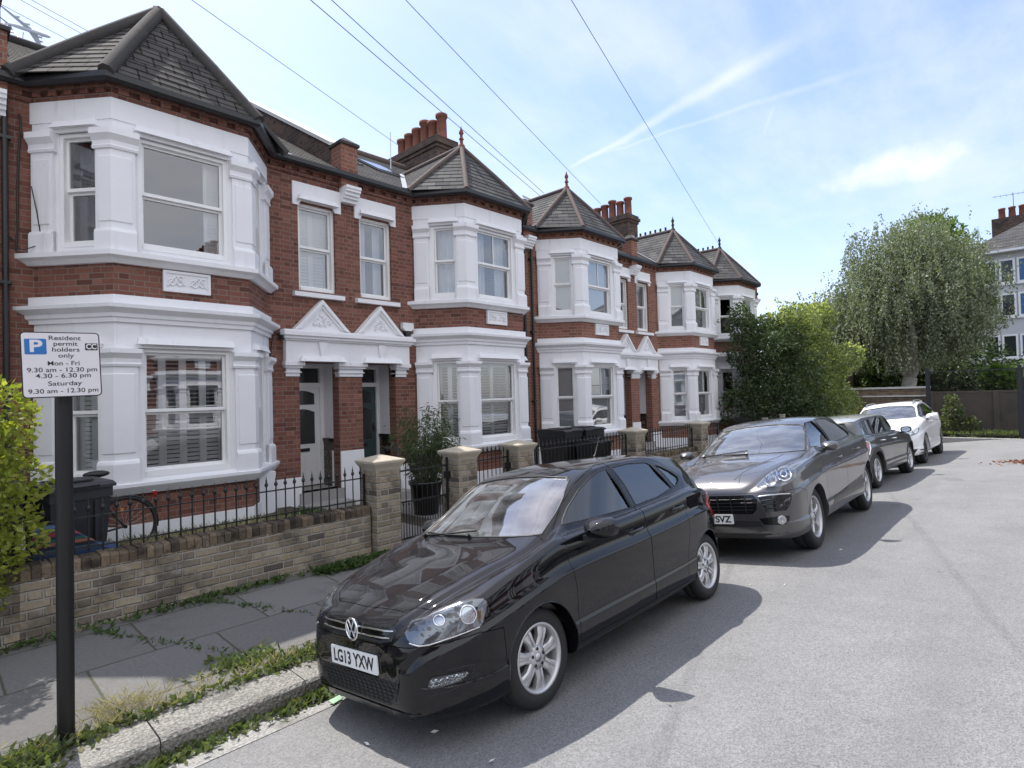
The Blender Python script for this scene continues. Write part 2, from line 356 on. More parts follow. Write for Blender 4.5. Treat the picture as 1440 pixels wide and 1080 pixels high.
def courses(mb,pl,pr,ql,qr,n,m=0,up=.013):
    pl,pr,ql,qr=map(Vector,(pl,pr,ql,qr)); nn=(pr-pl).cross(ql-pl)
    if nn.length<1e-6: nn=(qr-pl).cross(ql-pl)
    nn.normalize()
    if nn.z<0: nn=-nn
    prev=None
    for i in range(n):
        a=pl.lerp(ql,i/n); b=pr.lerp(qr,i/n); c=pr.lerp(qr,(i+1)/n); d=pl.lerp(ql,(i+1)/n)
        a2,b2=a+nn*up,b+nn*up; c2,d2=c+nn*.003,d+nn*.003
        q=[a2,b2,c2,d2]
        if (b2-a2).length<1e-5: q=[a2,c2,d2]
        elif (c2-d2).length<1e-5: q=[a2,b2,c2]
        v=(q[1]-q[0]).cross(q[2]-q[0])
        mb.poly([tuple(x) for x in (q if v.z>0 else q[::-1])],m)
        if (b-a).length>1e-5: mb.quad(tuple(a2),tuple(b2),tuple(b),tuple(a),m)
def house(x0,m,label,o,simple_=False):
    H=root('terraced_house',(x0+m*HW/2,WALLY,0.),label,'house','red brick terraced houses with white bays')
    xf=lambda p:(m*(p[0]-HW/2),-p[1],p[2]); fl=(m==1)
    # offset for a mirrored frame: sill reflections keep winding through fl
    B=lambda mb,n,mat,par=H:mb.build(n,mat,par,xf,fl)
    wmat=M[o.get('brick','brick')]
    main=Fr((0,0),(HW,0))
    door=(3.90,4.64,.50,2.73); uw=(3.93,4.63,3.98,5.50)
    # ---- main wall: shell with openings, floor slab, back and roof void
    w=MB()
    holed(w,main,3.38,HW,.78,6.2,[door,uw],.22); holed(w,main,0,.42,.78,6.2,[])
    holed(w,main,.42,3.38,3.46,3.9,[])   # behind the bay band
    w.quad((HW,-8.9,0),(0,-8.9,0),(0,-8.9,6.1),(HW,-8.9,6.1)); 
    for xx in (0.012,HW-.012): w.quad((xx,-.05,0),(xx,-8.9,0),(xx,-8.9,6.0),(xx,-.05,6.0))
    # gable ends up to the ridge
    for xx in (0.012,HW-.012): w.poly([(xx,-.05,6.0),(xx,-8.85,6.0),(xx,-4.25,8.55)])
    sl=MB(); sl.box(.02,HW-.02,-8.8,-.03,3.5,3.8); sl.box(.02,HW-.02,-8.8,-.03,.02,.45); sl.box(.02,HW-.02,-8.8,-.03,5.72,5.78); sl.box(.03,HW-.03,-3.6,-3.5,.45,5.75); sl.box(3.5,3.6,-3.6,-.25,.45,5.75)
    # bay brick: base band, middle band, eaves band
    sweep(w,BAY,[(0,.50),(0,1.0)],True,closed=False); sweep(w,BAY,[(0,3.44),(0,3.93)],True,closed=False); sweep(w,BAY,[(0,5.93),(0,6.2)],True,closed=False)
    # dentil course along bay and main wall
    path=[(0,0)]+BAY+[(HW,0)]
    sweep(w,path,[(.0,5.955),(.035,5.955),(.035,6.005),(.0,6.005)],False,caps=False); sweep(w,path,[(.0,6.075),(.075,6.075),(.075,6.12),(.0,6.12)],False,caps=False)
    for i in range(len(path)-1):
        fr=Fr(path[i],path[i+1]); n=max(1,int(fr.L/.215)); st=fr.L/n
        for k in range(n): fbox(w,fr,k*st+st*.25,k*st+st*.75,0,.062,6.006,6.074)
    B(w,'wall',wmat); B(sl,'floor_slab',M['room'])
    # ---- white rendered plinth
    for u0,u1 in ((3.38,3.90),(0,.42)): p=MB(); fbox(p,main,u0,u1,-.1,.02,.02,.78); B(p,'plinth',M['stucco'])
    p=MB(); sweep(p,BAY,rect(-.1,.02,.02,.56),True); B(p,'plinth',M['stucco'])
    p=MB(); fbox(p,main,4.645,HW,-.3,.025,.02,1.15); B(p,'pier_plinth',M['stucco'])
    # ---- bay surrounds
    segs=[Fr(BAY[i],BAY[i+1]) for i in range(3)]
    l0,l1,l2=segs[0].L,segs[1].L,segs[2].L
    wu=[(.37,.895),(.27,1.37),(l2-.895,l2-.37)]
    for (za,zb,wz0,wz1,nm) in ((1.10,3.15,1.15,2.80,'lower'),(4.0,5.95,4.08,5.53,'upper')):
        s=MB()
        for fr,(a,b) in zip(segs,wu): holed(s,fr,-.006 if fr is not segs[0] else 0,fr.L+(.006 if fr is not segs[2] else 0),za,zb,[(a,b,wz0,wz1)],.16,.012)
        # pilasters wrap every corner
        tot=l0+l1+l2; ps=[(.02,.32),(l0-.175,l0+.235),(l0+l1-.235,l0+l1+.175),(tot-.32,tot-.02)]
        cb,ct=(2.56,2.78) if nm=='lower' else (5.29,5.53)
        for s0,s1 in ps:
            sp=subpath(s0,s1); sweep(s,sp,rect(.0,.055,za,cb),False)
            sweep(s,sp,[(.0,za),(.10,za),(.10,za+.24),(.085,za+.275),(.056,za+.29),(.0,za+.29)],False)
            sweep(s,subpath(s0+.04,s1-.04),[(.05,za+.36),(.068,za+.38),(.068,cb-.1),(.05,cb-.08)],False)
            sx=subpath(max(.004,s0-.035),min(tot-.004,s1+.035))
            sweep(s,sx,[(0,cb),(.075,cb),(.085,cb+.03),(.07,cb+.05),(.075,cb+.10),(.12,cb+.155),(.13,cb+.165),(.13,ct),(.0,ct+.01)],False)
        # window hoods
        for fr,(a,b) in zip(segs,wu):
            h0=wz1; fbox(s,fr,a-.03,b+.03,0,.05,h0,h0+.045)
            P=[(a-.05,h0+.045),(b+.05,h0+.045),(b+.02,h0+.135),(a-.02,h0+.135)]
            s.hexa([fr.P(P[0][0],0,P[0][1]),fr.P(P[1][0],0,P[1][1]),fr.P(P[1][0],.115,P[1][1]),fr.P(P[0][0],.115,P[0][1]),fr.P(P[3][0],0,P[3][1]),fr.P(P[2][0],0,P[2][1]),fr.P(P[2][0],.075,P[2][1]),fr.P(P[3][0],.075,P[3][1])])
        if nm=='lower':
            sweep(s,BAY,[(0,3.12),(.045,3.12),(.05,3.17),(.075,3.185),(.08,3.23),(.115,3.255),(.165,3.29),(.17,3.335),(.05,3.36),(.05,3.46),(0,3.47)],True)
            sweep(s,BAY,[(0,.95),(.06,.95),(.11,1.02),(.13,1.05),(.13,1.09),(.0,1.13)],True)
        else:
            sweep(s,BAY,[(0,3.86),(.05,3.86),(.10,3.91),(.15,3.94),(.15,4.0),(.0,4.04)],True)
            sweep(s,BAY,rect(.0,.025,5.68,5.952),True)
        B(s,'bay_surround',M['stucco'])
        for k,(fr,(a,b)) in enumerate(zip(segs,wu)):
            st=o[nm][k]
            window(H,fr,a,b,wz0,wz1,st[0],xf,fl,.03,st[1] if len(st)>1 else False,st[2] if len(st)>2 else 2)
    # ---- carved plaque on the front of the bay
    q=MB(); fr=segs[1]; pc=.83 if not simple_ else .83
    fbox(q,fr,pc-.29,pc+.29,0,.03,3.565,3.845); fbox(q,fr,pc-.29,pc+.29,.03,.045,3.565,3.60); fbox(q,fr,pc-.29,pc+.29,.03,.045,3.81,3.845); fbox(q,fr,pc-.29,pc-.255,.03,.045,3.60,3.81); fbox(q,fr,pc+.255,pc+.29,.03,.045,3.60,3.81)
    for sgn in (-1,1):
        for (cx,r0,turn) in ((.19,.055,1),(.085,.06,-1)):
            pts=[]
            for k in range(22):
                a=turn*sgn*(k*.42)+1; r=r0*(1-k/26); pts.append(fr.P(pc+sgn*cx+r*math.cos(a),.036,3.705+r*1.25*math.sin(a)))
            q.tube(pts,[.012*(1-k/40) for k in range(22)],5)
        q.tube([fr.P(pc+sgn*.24,.036,3.64),fr.P(pc+sgn*.14,.036,3.78),fr.P(pc+sgn*.03,.036,3.66)],.012,5)
    B(q,'plaque',M['stucco'])
    # ---- window over the door with its lintel and sill
    s=MB(); a,b,c,d=uw
    P=[(3.83,5.84),(4.74,5.84),(4.74,5.44),(4.62,5.44),(4.58,5.52),(3.98,5.52),(3.94,5.44),(3.83,5.44)]
    s.prism([main.P(u,.0,z) for u,z in P],main.n.to_3d()*.03)
    s.hexa([main.P(3.90,.03,5.53),main.P(4.66,.03,5.53),main.P(4.66,.12,5.53),main.P(3.90,.12,5.53),main.P(3.94,.03,5.62),main.P(4.62,.03,5.62),main.P(4.62,.07,5.62),main.P(3.94,.07,5.62)])
    B(s,'lintel',M['stucco'])
    s=MB(); s.hexa([main.P(3.81,-.1,3.86),main.P(4.75,-.1,3.86),main.P(4.75,.10,3.86),main.P(3.81,.10,3.86),main.P(3.81,-.1,3.975),main.P(4.75,-.1,3.975),main.P(4.75,.10,3.935),main.P(3.81,.10,3.935)]); B(s,'sill',M['stucco'])
    window(H,main,a,b,c,d,o['over'][0],xf,fl,.09,False,o['over'][1] if len(o['over'])>1 else 2)
    # ---- porch
    s=MB(); e=HW
    fbox(s,main,3.63,e,.0,.11,2.74,3.09); fbox(s,main,3.60,e,.0,.15,3.09,3.12); fbox(s,main,3.58,e,.0,.19,3.12,3.17); fbox(s,main,3.555,e,.0,.23,3.17,3.235); fbox(s,main,3.58,e,.0,.17,3.235,3.27)
    cx=4.29; T=[(cx-.53,3.27),(cx+.53,3.27),(cx,3.82)]; T2=[(cx-.33,3.335),(cx+.33,3.335),(cx,3.69)]
    s.prism([main.P(u,0,z) for u,z in T],main.n.to_3d()*.09)
    for (a_,b_) in ((T[0],T[2]),(T[1],T[2])):
        for (k0,k1,oo) in ((0,.45,.15),(.45,.8,.12)):
            q=[Vector(a_).lerp(Vector((cx,3.4)),k0*.42),Vector(b_).lerp(Vector((cx,3.4)),k0*.42),Vector(b_).lerp(Vector((cx,3.4)),k1*.42),Vector(a_).lerp(Vector((cx,3.4)),k1*.42)]
            s.prism([main.P(x.x,.09,x.y) for x in q],main.n.to_3d()*(oo-.09))
    for k in range(16):
        aa=rng.uniform(0,6.28); u=cx+rng.uniform(-.16,.16); z=3.38+rng.uniform(0,.16-abs(u-cx)*.9+.02)
        s.tube([main.P(u+.035*math.cos(aa+j*.9)*(1-j/8),.098,z+.035*math.sin(aa+j*.9)*(1-j/8)) for j in range(7)],.012,5)
    # door hood and keystone
    s.hexa([main.P(3.84,.11,2.74),main.P(4.70,.11,2.74),main.P(4.70,.22,2.74),main.P(3.84,.22,2.74),main.P(3.89,.11,2.83),main.P(4.65,.11,2.83),main.P(4.65,.17,2.83),main.P(3.89,.17,2.83)])
    s.hexa([main.P(4.235,.11,2.83),main.P(4.325,.11,2.83),main.P(4.325,.16,2.83),main.P(4.235,.16,2.83),main.P(4.20,.11,3.08),main.P(4.36,.11,3.08),main.P(4.36,.155,3.08),main.P(4.20,.155,3.08)])
    for (a_,b_) in ((3.66,3.90),(4.64,e)):
        for (g,o_,za,zb) in ((.0,.03,2.49,2.55),(.02,.06,2.55,2.57),(.0,.04,2.57,2.63),(.03,.09,2.63,2.67),(.05,.13,2.67,2.74)):
            fbox(s,main,a_-g,(b_+g) if b_<e else e,-.12,o_,za,zb)
    B(s,'porch_surround',M['stucco'])
    s=MB(); q0,q1,z0,z1=3.86,4.68,.5,2.73; dd=-.72
    s.quad(main.P(q0,-.22,z0),main.P(q0,dd,z0),main.P(q0,dd,z1),main.P(q0,-.22,z1)); s.quad(main.P(q1,dd,z0),main.P(q1,-.22,z0),main.P(q1,-.22,z1),main.P(q1,dd,z1)); s.quad(main.P(q0,dd,z1),main.P(q1,dd,z1),main.P(q1,-.22,z1),main.P(q0,-.22,z1))
    s.quad(main.P(q0,-.22,z0),main.P(3.9,-.22,z0),main.P(3.9,-.22,z1),main.P(q0,-.22,z1)); s.quad(main.P(4.64,-.22,z0),main.P(q1,-.22,z0),main.P(q1,-.22,z1),main.P(4.64,-.22,z1))
    B(s,'porch_lining',M['stucco'])
    s=MB(); fbox(s,main,q0,q1,dd,.06,.02,.5); fbox(s,main,q0-.05,q1,.06,.42,.02,.32); fbox(s,main,q0-.05,q1,.42,.76,.02,.17); B(s,'door_step',M['step'])
    for (u,sg) in ((q0+.001,1),(q1-.001,-1)):
        s=MB()
        for (za,zb,th,mm) in ((.5,.62,.03,0),(.62,1.26,.015,1),(1.26,1.31,.02,0),(1.31,1.37,.035,0)): s.box(min(u,u+sg*th),max(u,u+sg*th),dd+.06,-.225,za,zb,mm)
        for r in range(3):
            for c_ in range(2):
                yy=dd+.06+(abs(dd+.06)-.225)*(.28+.44*c_); zz=.74+r*.17
                s.lathe([(.05,sg*.016),(.05,sg*.022),(.03,sg*.022),(.03,sg*.016)],(u,yy,zz),'x',12,2)
        B(s,'tile_dado',[M['dado_dark'],M['dado'],M['dado_gold']])
    # door
    D=MB(); dk=o.get('door','doorwhite'); y=dd
    fbox(D,main,q0+.07,q1-.07,y,y+.05,.5,2.32); 
    dr=D.build('door',M[dk],H,xf,fl)
    f=MB(); fbox(f,main,q0,q0+.07,y-.02,y+.09,.5,2.73); fbox(f,main,q1-.07,q1,y-.02,y+.09,.5,2.73); fbox(f,main,q0+.07,q1-.07,y-.02,y+.09,2.32,2.40); fbox(f,main,q0+.07,q1-.07,y-.02,y+.09,2.67,2.73); B(f,'door_frame',M['joinery'],dr)
    f=MB(); fbox(f,main,q0+.07,q1-.07,y,y+.02,2.40,2.67)
    ca=(q0+q1)/2
    def arch(u0,u1,z0_,z1_): return [(u0,z0_),(u1,z0_)]+[(u1+(u0-u1)*k/8,z1_+.06*math.sin(math.pi*k/8)) for k in range(9)]
    for (aa,bb) in ((2.0,2.2),(1.28,1.86)): f.prism([main.P(u,y+.045,z) for u,z in arch(q0+.17,q1-.17,aa,bb)],main.n.to_3d()*.012)
    B(f,'door_glass',M['darkglass'],dr)
    f=MB()
    for (u0,u1) in ((q0+.15,ca-.04),(ca+.04,q1-.15)):
        for (g,oo) in ((0,.058),(.03,.052),):
            fbox(f,main,u0+g,u1-g,y+.04,y+oo,.60+g,1.08-g)
    B(f,'door_panel',M[dk],dr)
    f=MB(); fbox(f,main,ca-.13,ca+.13,y+.045,y+.065,1.14,1.20); 
    k=MB(); k.ball(main.P(q0+.13 if m==1 else q0+.13,y+.09,1.5),.03); fbox(k,main,q0+.115,q0+.145,y+.05,y+.06,1.42,1.58)
    B(f,'letterbox',M['black'],dr); B(k,'handle',M['black'],dr)
    # ---- gutter and downpipe
    g=MB(); gp=[(0,0)]+BAY+[(HW,0)]
    sweep(g,gp,[(.10,6.12),(.13,6.08),(.19,6.075),(.225,6.11),(.225,6.18),(.205,6.18),(.20,6.12),(.12,6.14)],False,caps=False)
    sweep(g,gp,rect(.02,.1,6.12,6.2),False,caps=False); B(g,'gutter',M['black_gutter'])
    if not simple_:
        g=MB(); xx=3.40 if o.get('pipe','in')=='in' else .2
        xx=.14
        g.tube([(xx,.07,6.08),(xx,.07,.2)],.034,8); 
        for zz in (5.4,3.6,1.9): g.box(xx-.06,xx+.06,0,.1,zz,zz+.04)
        B(g,'downpipe',M['black_gutter'])
    # ---- roofs
    rm=M[o.get('roof','slate')]; EY=.2; EZ=6.17; SL=.582; RY=-4.25
    zr=EZ+(EY-RY)*SL; nc=22
    r=MB(); courses(r,(0,EY,EZ),(HW,EY,EZ),(0,RY,zr),(HW,RY,zr),nc); courses(r,(HW,-8.9,EZ-.1),(0,-8.9,EZ-.1),(HW,RY,zr),(0,RY,zr),nc)
    R_=B(r,'roof',M['conc_tile'] if o.get('roof')=='conc_tile' else M['slate'])
    t=MB(); t.tube([(0,RY,zr+.02),(HW,RY,zr+.02)],.11,10); B(t,'ridge_tile',M['hip_dark' if o.get('roof')=='conc_tile' else 'ridge_red'],R_)
    E=[(q.x,q.y,EZ) for q in offpath(BAY,EY,False)]
    E[0]=(E[0][0]-.1,EY,EZ); E[3]=(E[3][0]+.1,EY,EZ)
    az=o.get('apex',7.62); A=(1.9,-.12,az); V=(1.9,EY-(az-EZ)/SL,az)
    b=MB(); n=o.get('nc',12)
    courses(b,E[0],E[1],A,A,n); courses(b,E[1],E[2],A,A,n); courses(b,E[2],E[3],A,A,n); courses(b,E[0],E[0],V,A,n); courses(b,E[3],E[3],A,V,n)
    br=B(b,'bay_roof',rm)
    hm=M[o.get('hip','ridge_red')]; hr=o.get('hipr',.055)
    t=MB()
    for e_ in E: t.tube([e_,Vector(e_).lerp(Vector(A),.5)+Vector((0,0,.03)),(A[0],A[1],A[2]+.03)],hr,8)
    t.tube([(A[0],A[1],A[2]+.03),(V[0],V[1]-.3,V[2]+.03)],hr*1.15,8)
    B(t,'hip_tile',hm,br)
    l=MB(); 
    for e_ in (E[0],E[3]):
        d=(Vector(V)-Vector(e_)); sd=Vector((-.13 if e_ is E[0] else .13,0,.0)); 
        l.add([Vector(e_)+Vector((0,0,.035)),Vector(e_)+sd+Vector((0,0,.035)),Vector(V)+sd+Vector((0,0,.035)),Vector(V)+Vector((0,0,.045))],[(0,1,2,3) if e_ is E[3] else (3,2,1,0)])
    B(l,'valley_flashing',M['lead'],br)
    if o.get('finial',True):
        t=MB(); t.lathe([(.09,-.06),(.075,.02),(.04,.06),(.035,.14),(.06,.16),(.035,.2),(.03,.26),(.055,.29),(.05,.33),(.02,.4),(.002,.47)],(A[0],A[1],A[2]+.05),'z',10); B(t,'finial',M['hip_dark' if o.get('dark_fin') else 'terracotta'],br)
    if o.get('crest'):
        t=MB(); k=0; y=A[1]-.25; t.box(1.9-.02,1.9+.02,V[1]-.2,y,az+.03,az+.075)
        while y>V[1]-.2:
            t.box(1.9-.02,1.9+.02,y-.06,y,az+.07,az+.20); y-=.2
        B(t,'ridge_crest',M['hip_dark'],br)
    # ---- party parapets (right-handed houses own both)
    if m==1:
        for xx in ((0,HW) if not o.get('last') else (0,HW)):
            s=MB(); w_=.15; h=.36
            ps=[(-.21,6.0),(-.21,6.75),(RY,zr+h),(RY,zr-.3)]
            k_=MB(); k_.prism([(xx-w_,y,z) for y,z in ps],(2*w_,0,0)); s.box(xx-w_-.02,xx+w_+.02,-.22,.12,5.93,6.72)
            pp=B(s,'parapet',M['brick_warm']); B(k_,'parapet_wall',M['brick_grey'],pp)
            c=MB(); c.prism([(xx-w_-.05,y,z) for y,z in [(-.24,6.79),(-.24,6.86),(RY,zr+h+.11),(RY,zr+h+.03)]],(2*w_+.1,0,0)); B(c,'coping',M['stone_pale'],pp)
            c=MB(); c.add([(xx-.2,-.27,6.72),(xx+.2,-.27,6.72),(xx+.2,.16,6.72),(xx-.2,.16,6.72),(xx-.2,-.27,6.77),(xx+.2,-.27,6.77),(xx+.2,.16,6.77),(xx-.2,.16,6.77),(xx,-.06,6.93)],[(3,2,1,0),(0,1,5,4),(1,2,6,5),(2,3,7,6),(3,0,4,7),(4,5,8),(5,6,8),(6,7,8),(7,4,8)]); B(c,'parapet_cap',M['hip_dark'],pp)
            c=MB()
            for k,(za,zb,oo) in enumerate(((5.88,5.93,.27),(5.83,5.88,.25),(5.77,5.83,.21),(5.72,5.77,.17),(5.66,5.72,.12))): c.box(xx-.15,xx+.15,.0,oo,za,zb)
            B(c,'corbel',M['stucco'],pp)
        # chimney on the bay-side party wall
        s=MB(); cy0,cy1=-5.15,-2.85; cz=9.35+o.get('chz',0)
        s.box(-.36,.36,cy0,cy1,7.2,cz-.32); s.box(-.40,.40,cy0-.04,cy1+.04,cz-.32,cz-.22); s.box(-.45,.45,cy0-.09,cy1+.09,cz-.22,cz-.1); s.box(-.40,.40,cy0-.04,cy1+.04,cz-.1,cz)
        ch=B(s,'chimney',M['brick_grey'])
        for k in range(6):
            t=MB(); yy=cy1-.2-k*.375; xx=0; hh=(.74,.66,.80,.70,.66,.62)[k]
            t.lathe([(.17,0),(.17,.05),(.15,.08),(.14,hh-.1),(.175,hh-.08),(.175,hh),(.11,hh),(.11,hh-.3),(.001,hh-.3)],(xx,yy,cz),'z',14); B(t,'chimney_pot',M['terracotta'],ch)
    return H
M['step']=simple('worn_stone_step',(.30,.29,.28),.85,0,.2,4,.3,50)
M['stone_pale']=simple('pale_coping',(.55,.54,.52),.75,0,.15,4,.3,30)
M['dado']=simple('brown_glazed_tile',(.030,.016,.012),.2,0,.3,20); M['dado_dark']=simple('dark_glazed_tile',(.014,.011,.010),.2,0,.2,20); M['dado_gold']=simple('ochre_glazed_tile',(.17,.115,.065),.3,0,.2,20)
# ---------------------------------------------------------------- camera, sky, sun
def rotm(yaw,pitch,roll):
    f=np.array([math.cos(yaw)*math.cos(pitch),math.sin(yaw)*math.cos(pitch),math.sin(pitch)]); r=np.array([math.sin(yaw),-math.cos(yaw),0]); u=np.cross(r,f)
    return r*math.cos(roll)+u*math.sin(roll),-r*math.sin(roll)+u*math.cos(roll),f
CR,CU,CF=rotm(.7603,.0209,-.0273)
def ray(x,y): return Vector(CF+CR*(x-720)/805-CU*(y-540)/805)
def at(x,y,d): return Vector((0,0,CAMH))+ray(x,y)*d
cam=bpy.data.objects.new('camera',bpy.data.cameras.new('camera')); COL.objects.link(cam); SC.camera=cam
cam.data.lens=805/1440*36; cam.data.sensor_width=36; cam.data.clip_end=4000; cam.data.clip_start=.05
mm=Matrix(((CR[0],CU[0],-CF[0],0),(CR[1],CU[1],-CF[1],0),(CR[2],CU[2],-CF[2],CAMH),(0,0,0,1))); cam.matrix_world=mm
SUN_AZ,SUN_EL=R(85),R(60)
sd=Vector((math.cos(SUN_EL)*math.cos(SUN_AZ),math.cos(SUN_EL)*math.sin(SUN_AZ),math.sin(SUN_EL)))
sl=bpy.data.lights.new('sun','SUN'); sl.energy=3.3; sl.angle=R(.53); sl.color=(1,.955,.89)
so=bpy.data.objects.new('sun',sl); COL.objects.link(so); so.rotation_euler=(-sd).to_track_quat('-Z','Y').to_euler(); so.location=(0,0,40)
W=bpy.data.worlds.new('World'); SC.world=W; W.use_nodes=True; wt=W.node_tree; wt.nodes.clear()
def wn(t,**k):
    x=wt.nodes.new(t)
    for a,b in k.items(): setattr(x,a,b)
    return x
def wm(op,a,b=None,c=None,clamp=False):
    x=wn('ShaderNodeMath',operation=op,use_clamp=clamp)
    for i,v in enumerate((a,b,c)):
        if v is None: continue
        if isinstance(v,bpy.types.NodeSocket): wt.links.new(v,x.inputs[i])
        else: x.inputs[i].default_value=v
    return x.outputs[0]
def wsm(v,a,b,lo=0.,hi=1.):
    m=wn('ShaderNodeMapRange',interpolation_type='SMOOTHSTEP'); wt.links.new(v,m.inputs[0])
    for i,q in enumerate((a,b,lo,hi)): m.inputs[i+1].default_value=q
    return m.outputs[0]
def wdot(v,d):
    x=wn('ShaderNodeVectorMath',operation='DOT_PRODUCT'); wt.links.new(v,x.inputs[0]); x.inputs[1].default_value=tuple(d); return x.outputs['Value']
sky=wn('ShaderNodeTexSky',sky_type='NISHITA'); sky.sun_disc=False; sky.sun_elevation=SUN_EL; sky.sun_rotation=math.pi/2-SUN_AZ; sky.altitude=30; sky.air_density=1.0; sky.dust_density=1.0; sky.ozone_density=1.6
tc=wn('ShaderNodeTexCoord'); dr=tc.outputs['Generated']
def wnoise(scale,detail,rough,vec):
    x=wn('ShaderNodeTexNoise'); x.inputs['Scale'].default_value=scale; x.inputs['Detail'].default_value=detail; x.inputs['Roughness'].default_value=rough; wt.links.new(vec,x.inputs['Vector']); return x.outputs[0]
# high thin cloud layer: direction projected on a plane overhead, streaked along the contrail direction
sx=wn('ShaderNodeSeparateXYZ'); wt.links.new(dr,sx.inputs[0]); zz=wm('ADD',sx.outputs[2],.16); zz=wm('MAXIMUM',zz,.03)
cx=wn('ShaderNodeCombineXYZ'); wt.links.new(wm('DIVIDE',sx.outputs[0],zz),cx.inputs[0]); wt.links.new(wm('DIVIDE',sx.outputs[1],zz),cx.inputs[1])
mp=wn('ShaderNodeMapping'); wt.links.new(cx.outputs[0],mp.inputs[0]); mp.inputs['Rotation'].default_value=(0,0,R(-25)); mp.inputs['Scale'].default_value=(.55,1.5,1)
c1=wnoise(1.2,7,.62,mp.outputs[0]); c2=wnoise(3.2,6,.6,cx.outputs[0])
cir=wsm(wm('MULTIPLY_ADD',c2,.4,wm('MULTIPLY',c1,.8)),.40,.84,0,.62)
hz=wsm(sx.outputs[2],-.02,.42,.45,0.04)          # thin veil thickening to the horizon
fac=wm('MAXIMUM',cir,hz)
stk=None
def streak(p,q,w0,w1,amt):
    global stk
    a,b=ray(*p).normalized(),ray(*q).normalized(); n=a.cross(b).normalized(); t=(b-a*a.dot(b)).normalized()
    ang=wm('ARCTAN2',wdot(dr,t),wdot(dr,a)); tot=math.atan2(b.dot(t),b.dot(a))
    k=wm('DIVIDE',ang,tot); wob=wm('MULTIPLY_ADD',wnoise(9,4,.6,dr),.014,-.007)
    d=wm('ABSOLUTE',wm('ADD',wdot(dr,n),wob)); wid=wm('MULTIPLY_ADD',k,w1-w0,w0); wid=wm('MAXIMUM',wid,.001)
    s=wsm(wm('DIVIDE',d,wid),0,1,1,0); s=wm('MULTIPLY',s,wm('MULTIPLY',wsm(k,-.02,.05),wsm(k,.65,1.0,1,0)))
    s=wm('MULTIPLY',s,wm('MULTIPLY',wm('MULTIPLY_ADD',wnoise(16,5,.65,dr),1.2,.1,True),amt)); stk=s if stk is None else wm('MAXIMUM',stk,s)
streak((800,238),(1180,20),.004,.022,.5); streak((830,220),(1300,70),.002,.009,.25)
streak((1075,190),(1090,140),.003,.004,.2)
# one small cumulus
cc=ray(1268,234).normalized(); ex=Vector((cc.y,-cc.x,0)).normalized(); ey=ex.cross(cc)
u=wm('DIVIDE',wdot(dr,ex),.105); v=wm('DIVIDE',wdot(dr,ey),.027); rr=wm('ADD',wm('MULTIPLY',u,u),wm('MULTIPLY',v,v))
front=wsm(wdot(dr,cc),.5,.9)
cn=wnoise(26,6,.6,dr); cl=wsm(wm('SUBTRACT',wm('MULTIPLY_ADD',cn,3.0,-.6),rr),-.15,1.7,0.,.75); cl=wm('MAXIMUM',wm('MULTIPLY',cl,front),stk)
mxs=wn('ShaderNodeMix',data_type='RGBA'); wt.links.new(fac,mxs.inputs[0]); sm=wn('ShaderNodeMix',data_type='RGBA',blend_type='MULTIPLY'); sm.inputs[0].default_value=1; wt.links.new(sky.outputs[0],sm.inputs[6]); sm.inputs[7].default_value=(.94,.92,1.0,1); wt.links.new(sm.outputs[2],mxs.inputs[6]); mxs.inputs[7].default_value=(3.7,4.0,4.6,1)
mx2=wn('ShaderNodeMix',data_type='RGBA'); wt.links.new(cl,mx2.inputs[0]); wt.links.new(mxs.outputs[2],mx2.inputs[6]); mx2.inputs[7].default_value=(4.3,4.4,4.7,1)
bk=wsm(wm('MULTIPLY_ADD',c2,.5,wdot(dr,Vector((-.25,-.75,.62)).normalized())),.55,1.15,0,.9)   # unseen bright cloud bank, added to fill the shaded house fronts
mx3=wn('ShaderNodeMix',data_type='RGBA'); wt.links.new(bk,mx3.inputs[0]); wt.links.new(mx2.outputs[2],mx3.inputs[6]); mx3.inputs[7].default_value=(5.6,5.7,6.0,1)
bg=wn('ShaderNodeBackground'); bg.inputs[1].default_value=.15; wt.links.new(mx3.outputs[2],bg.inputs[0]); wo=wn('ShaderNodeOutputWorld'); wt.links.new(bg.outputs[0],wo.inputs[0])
SC.view_settings.view_transform='Standard'; SC.view_settings.look='None'; SC.view_settings.exposure=.84; SC.view_settings.gamma=1
SC.render.engine='CYCLES'; SC.cycles.max_bounces=8; SC.cycles.transparent_max_bounces=24; SC.cycles.caustics_reflective=False; SC.cycles.caustics_refractive=False; SC.cycles.use_denoising=True
SC.cycles.sample_clamp_indirect=6
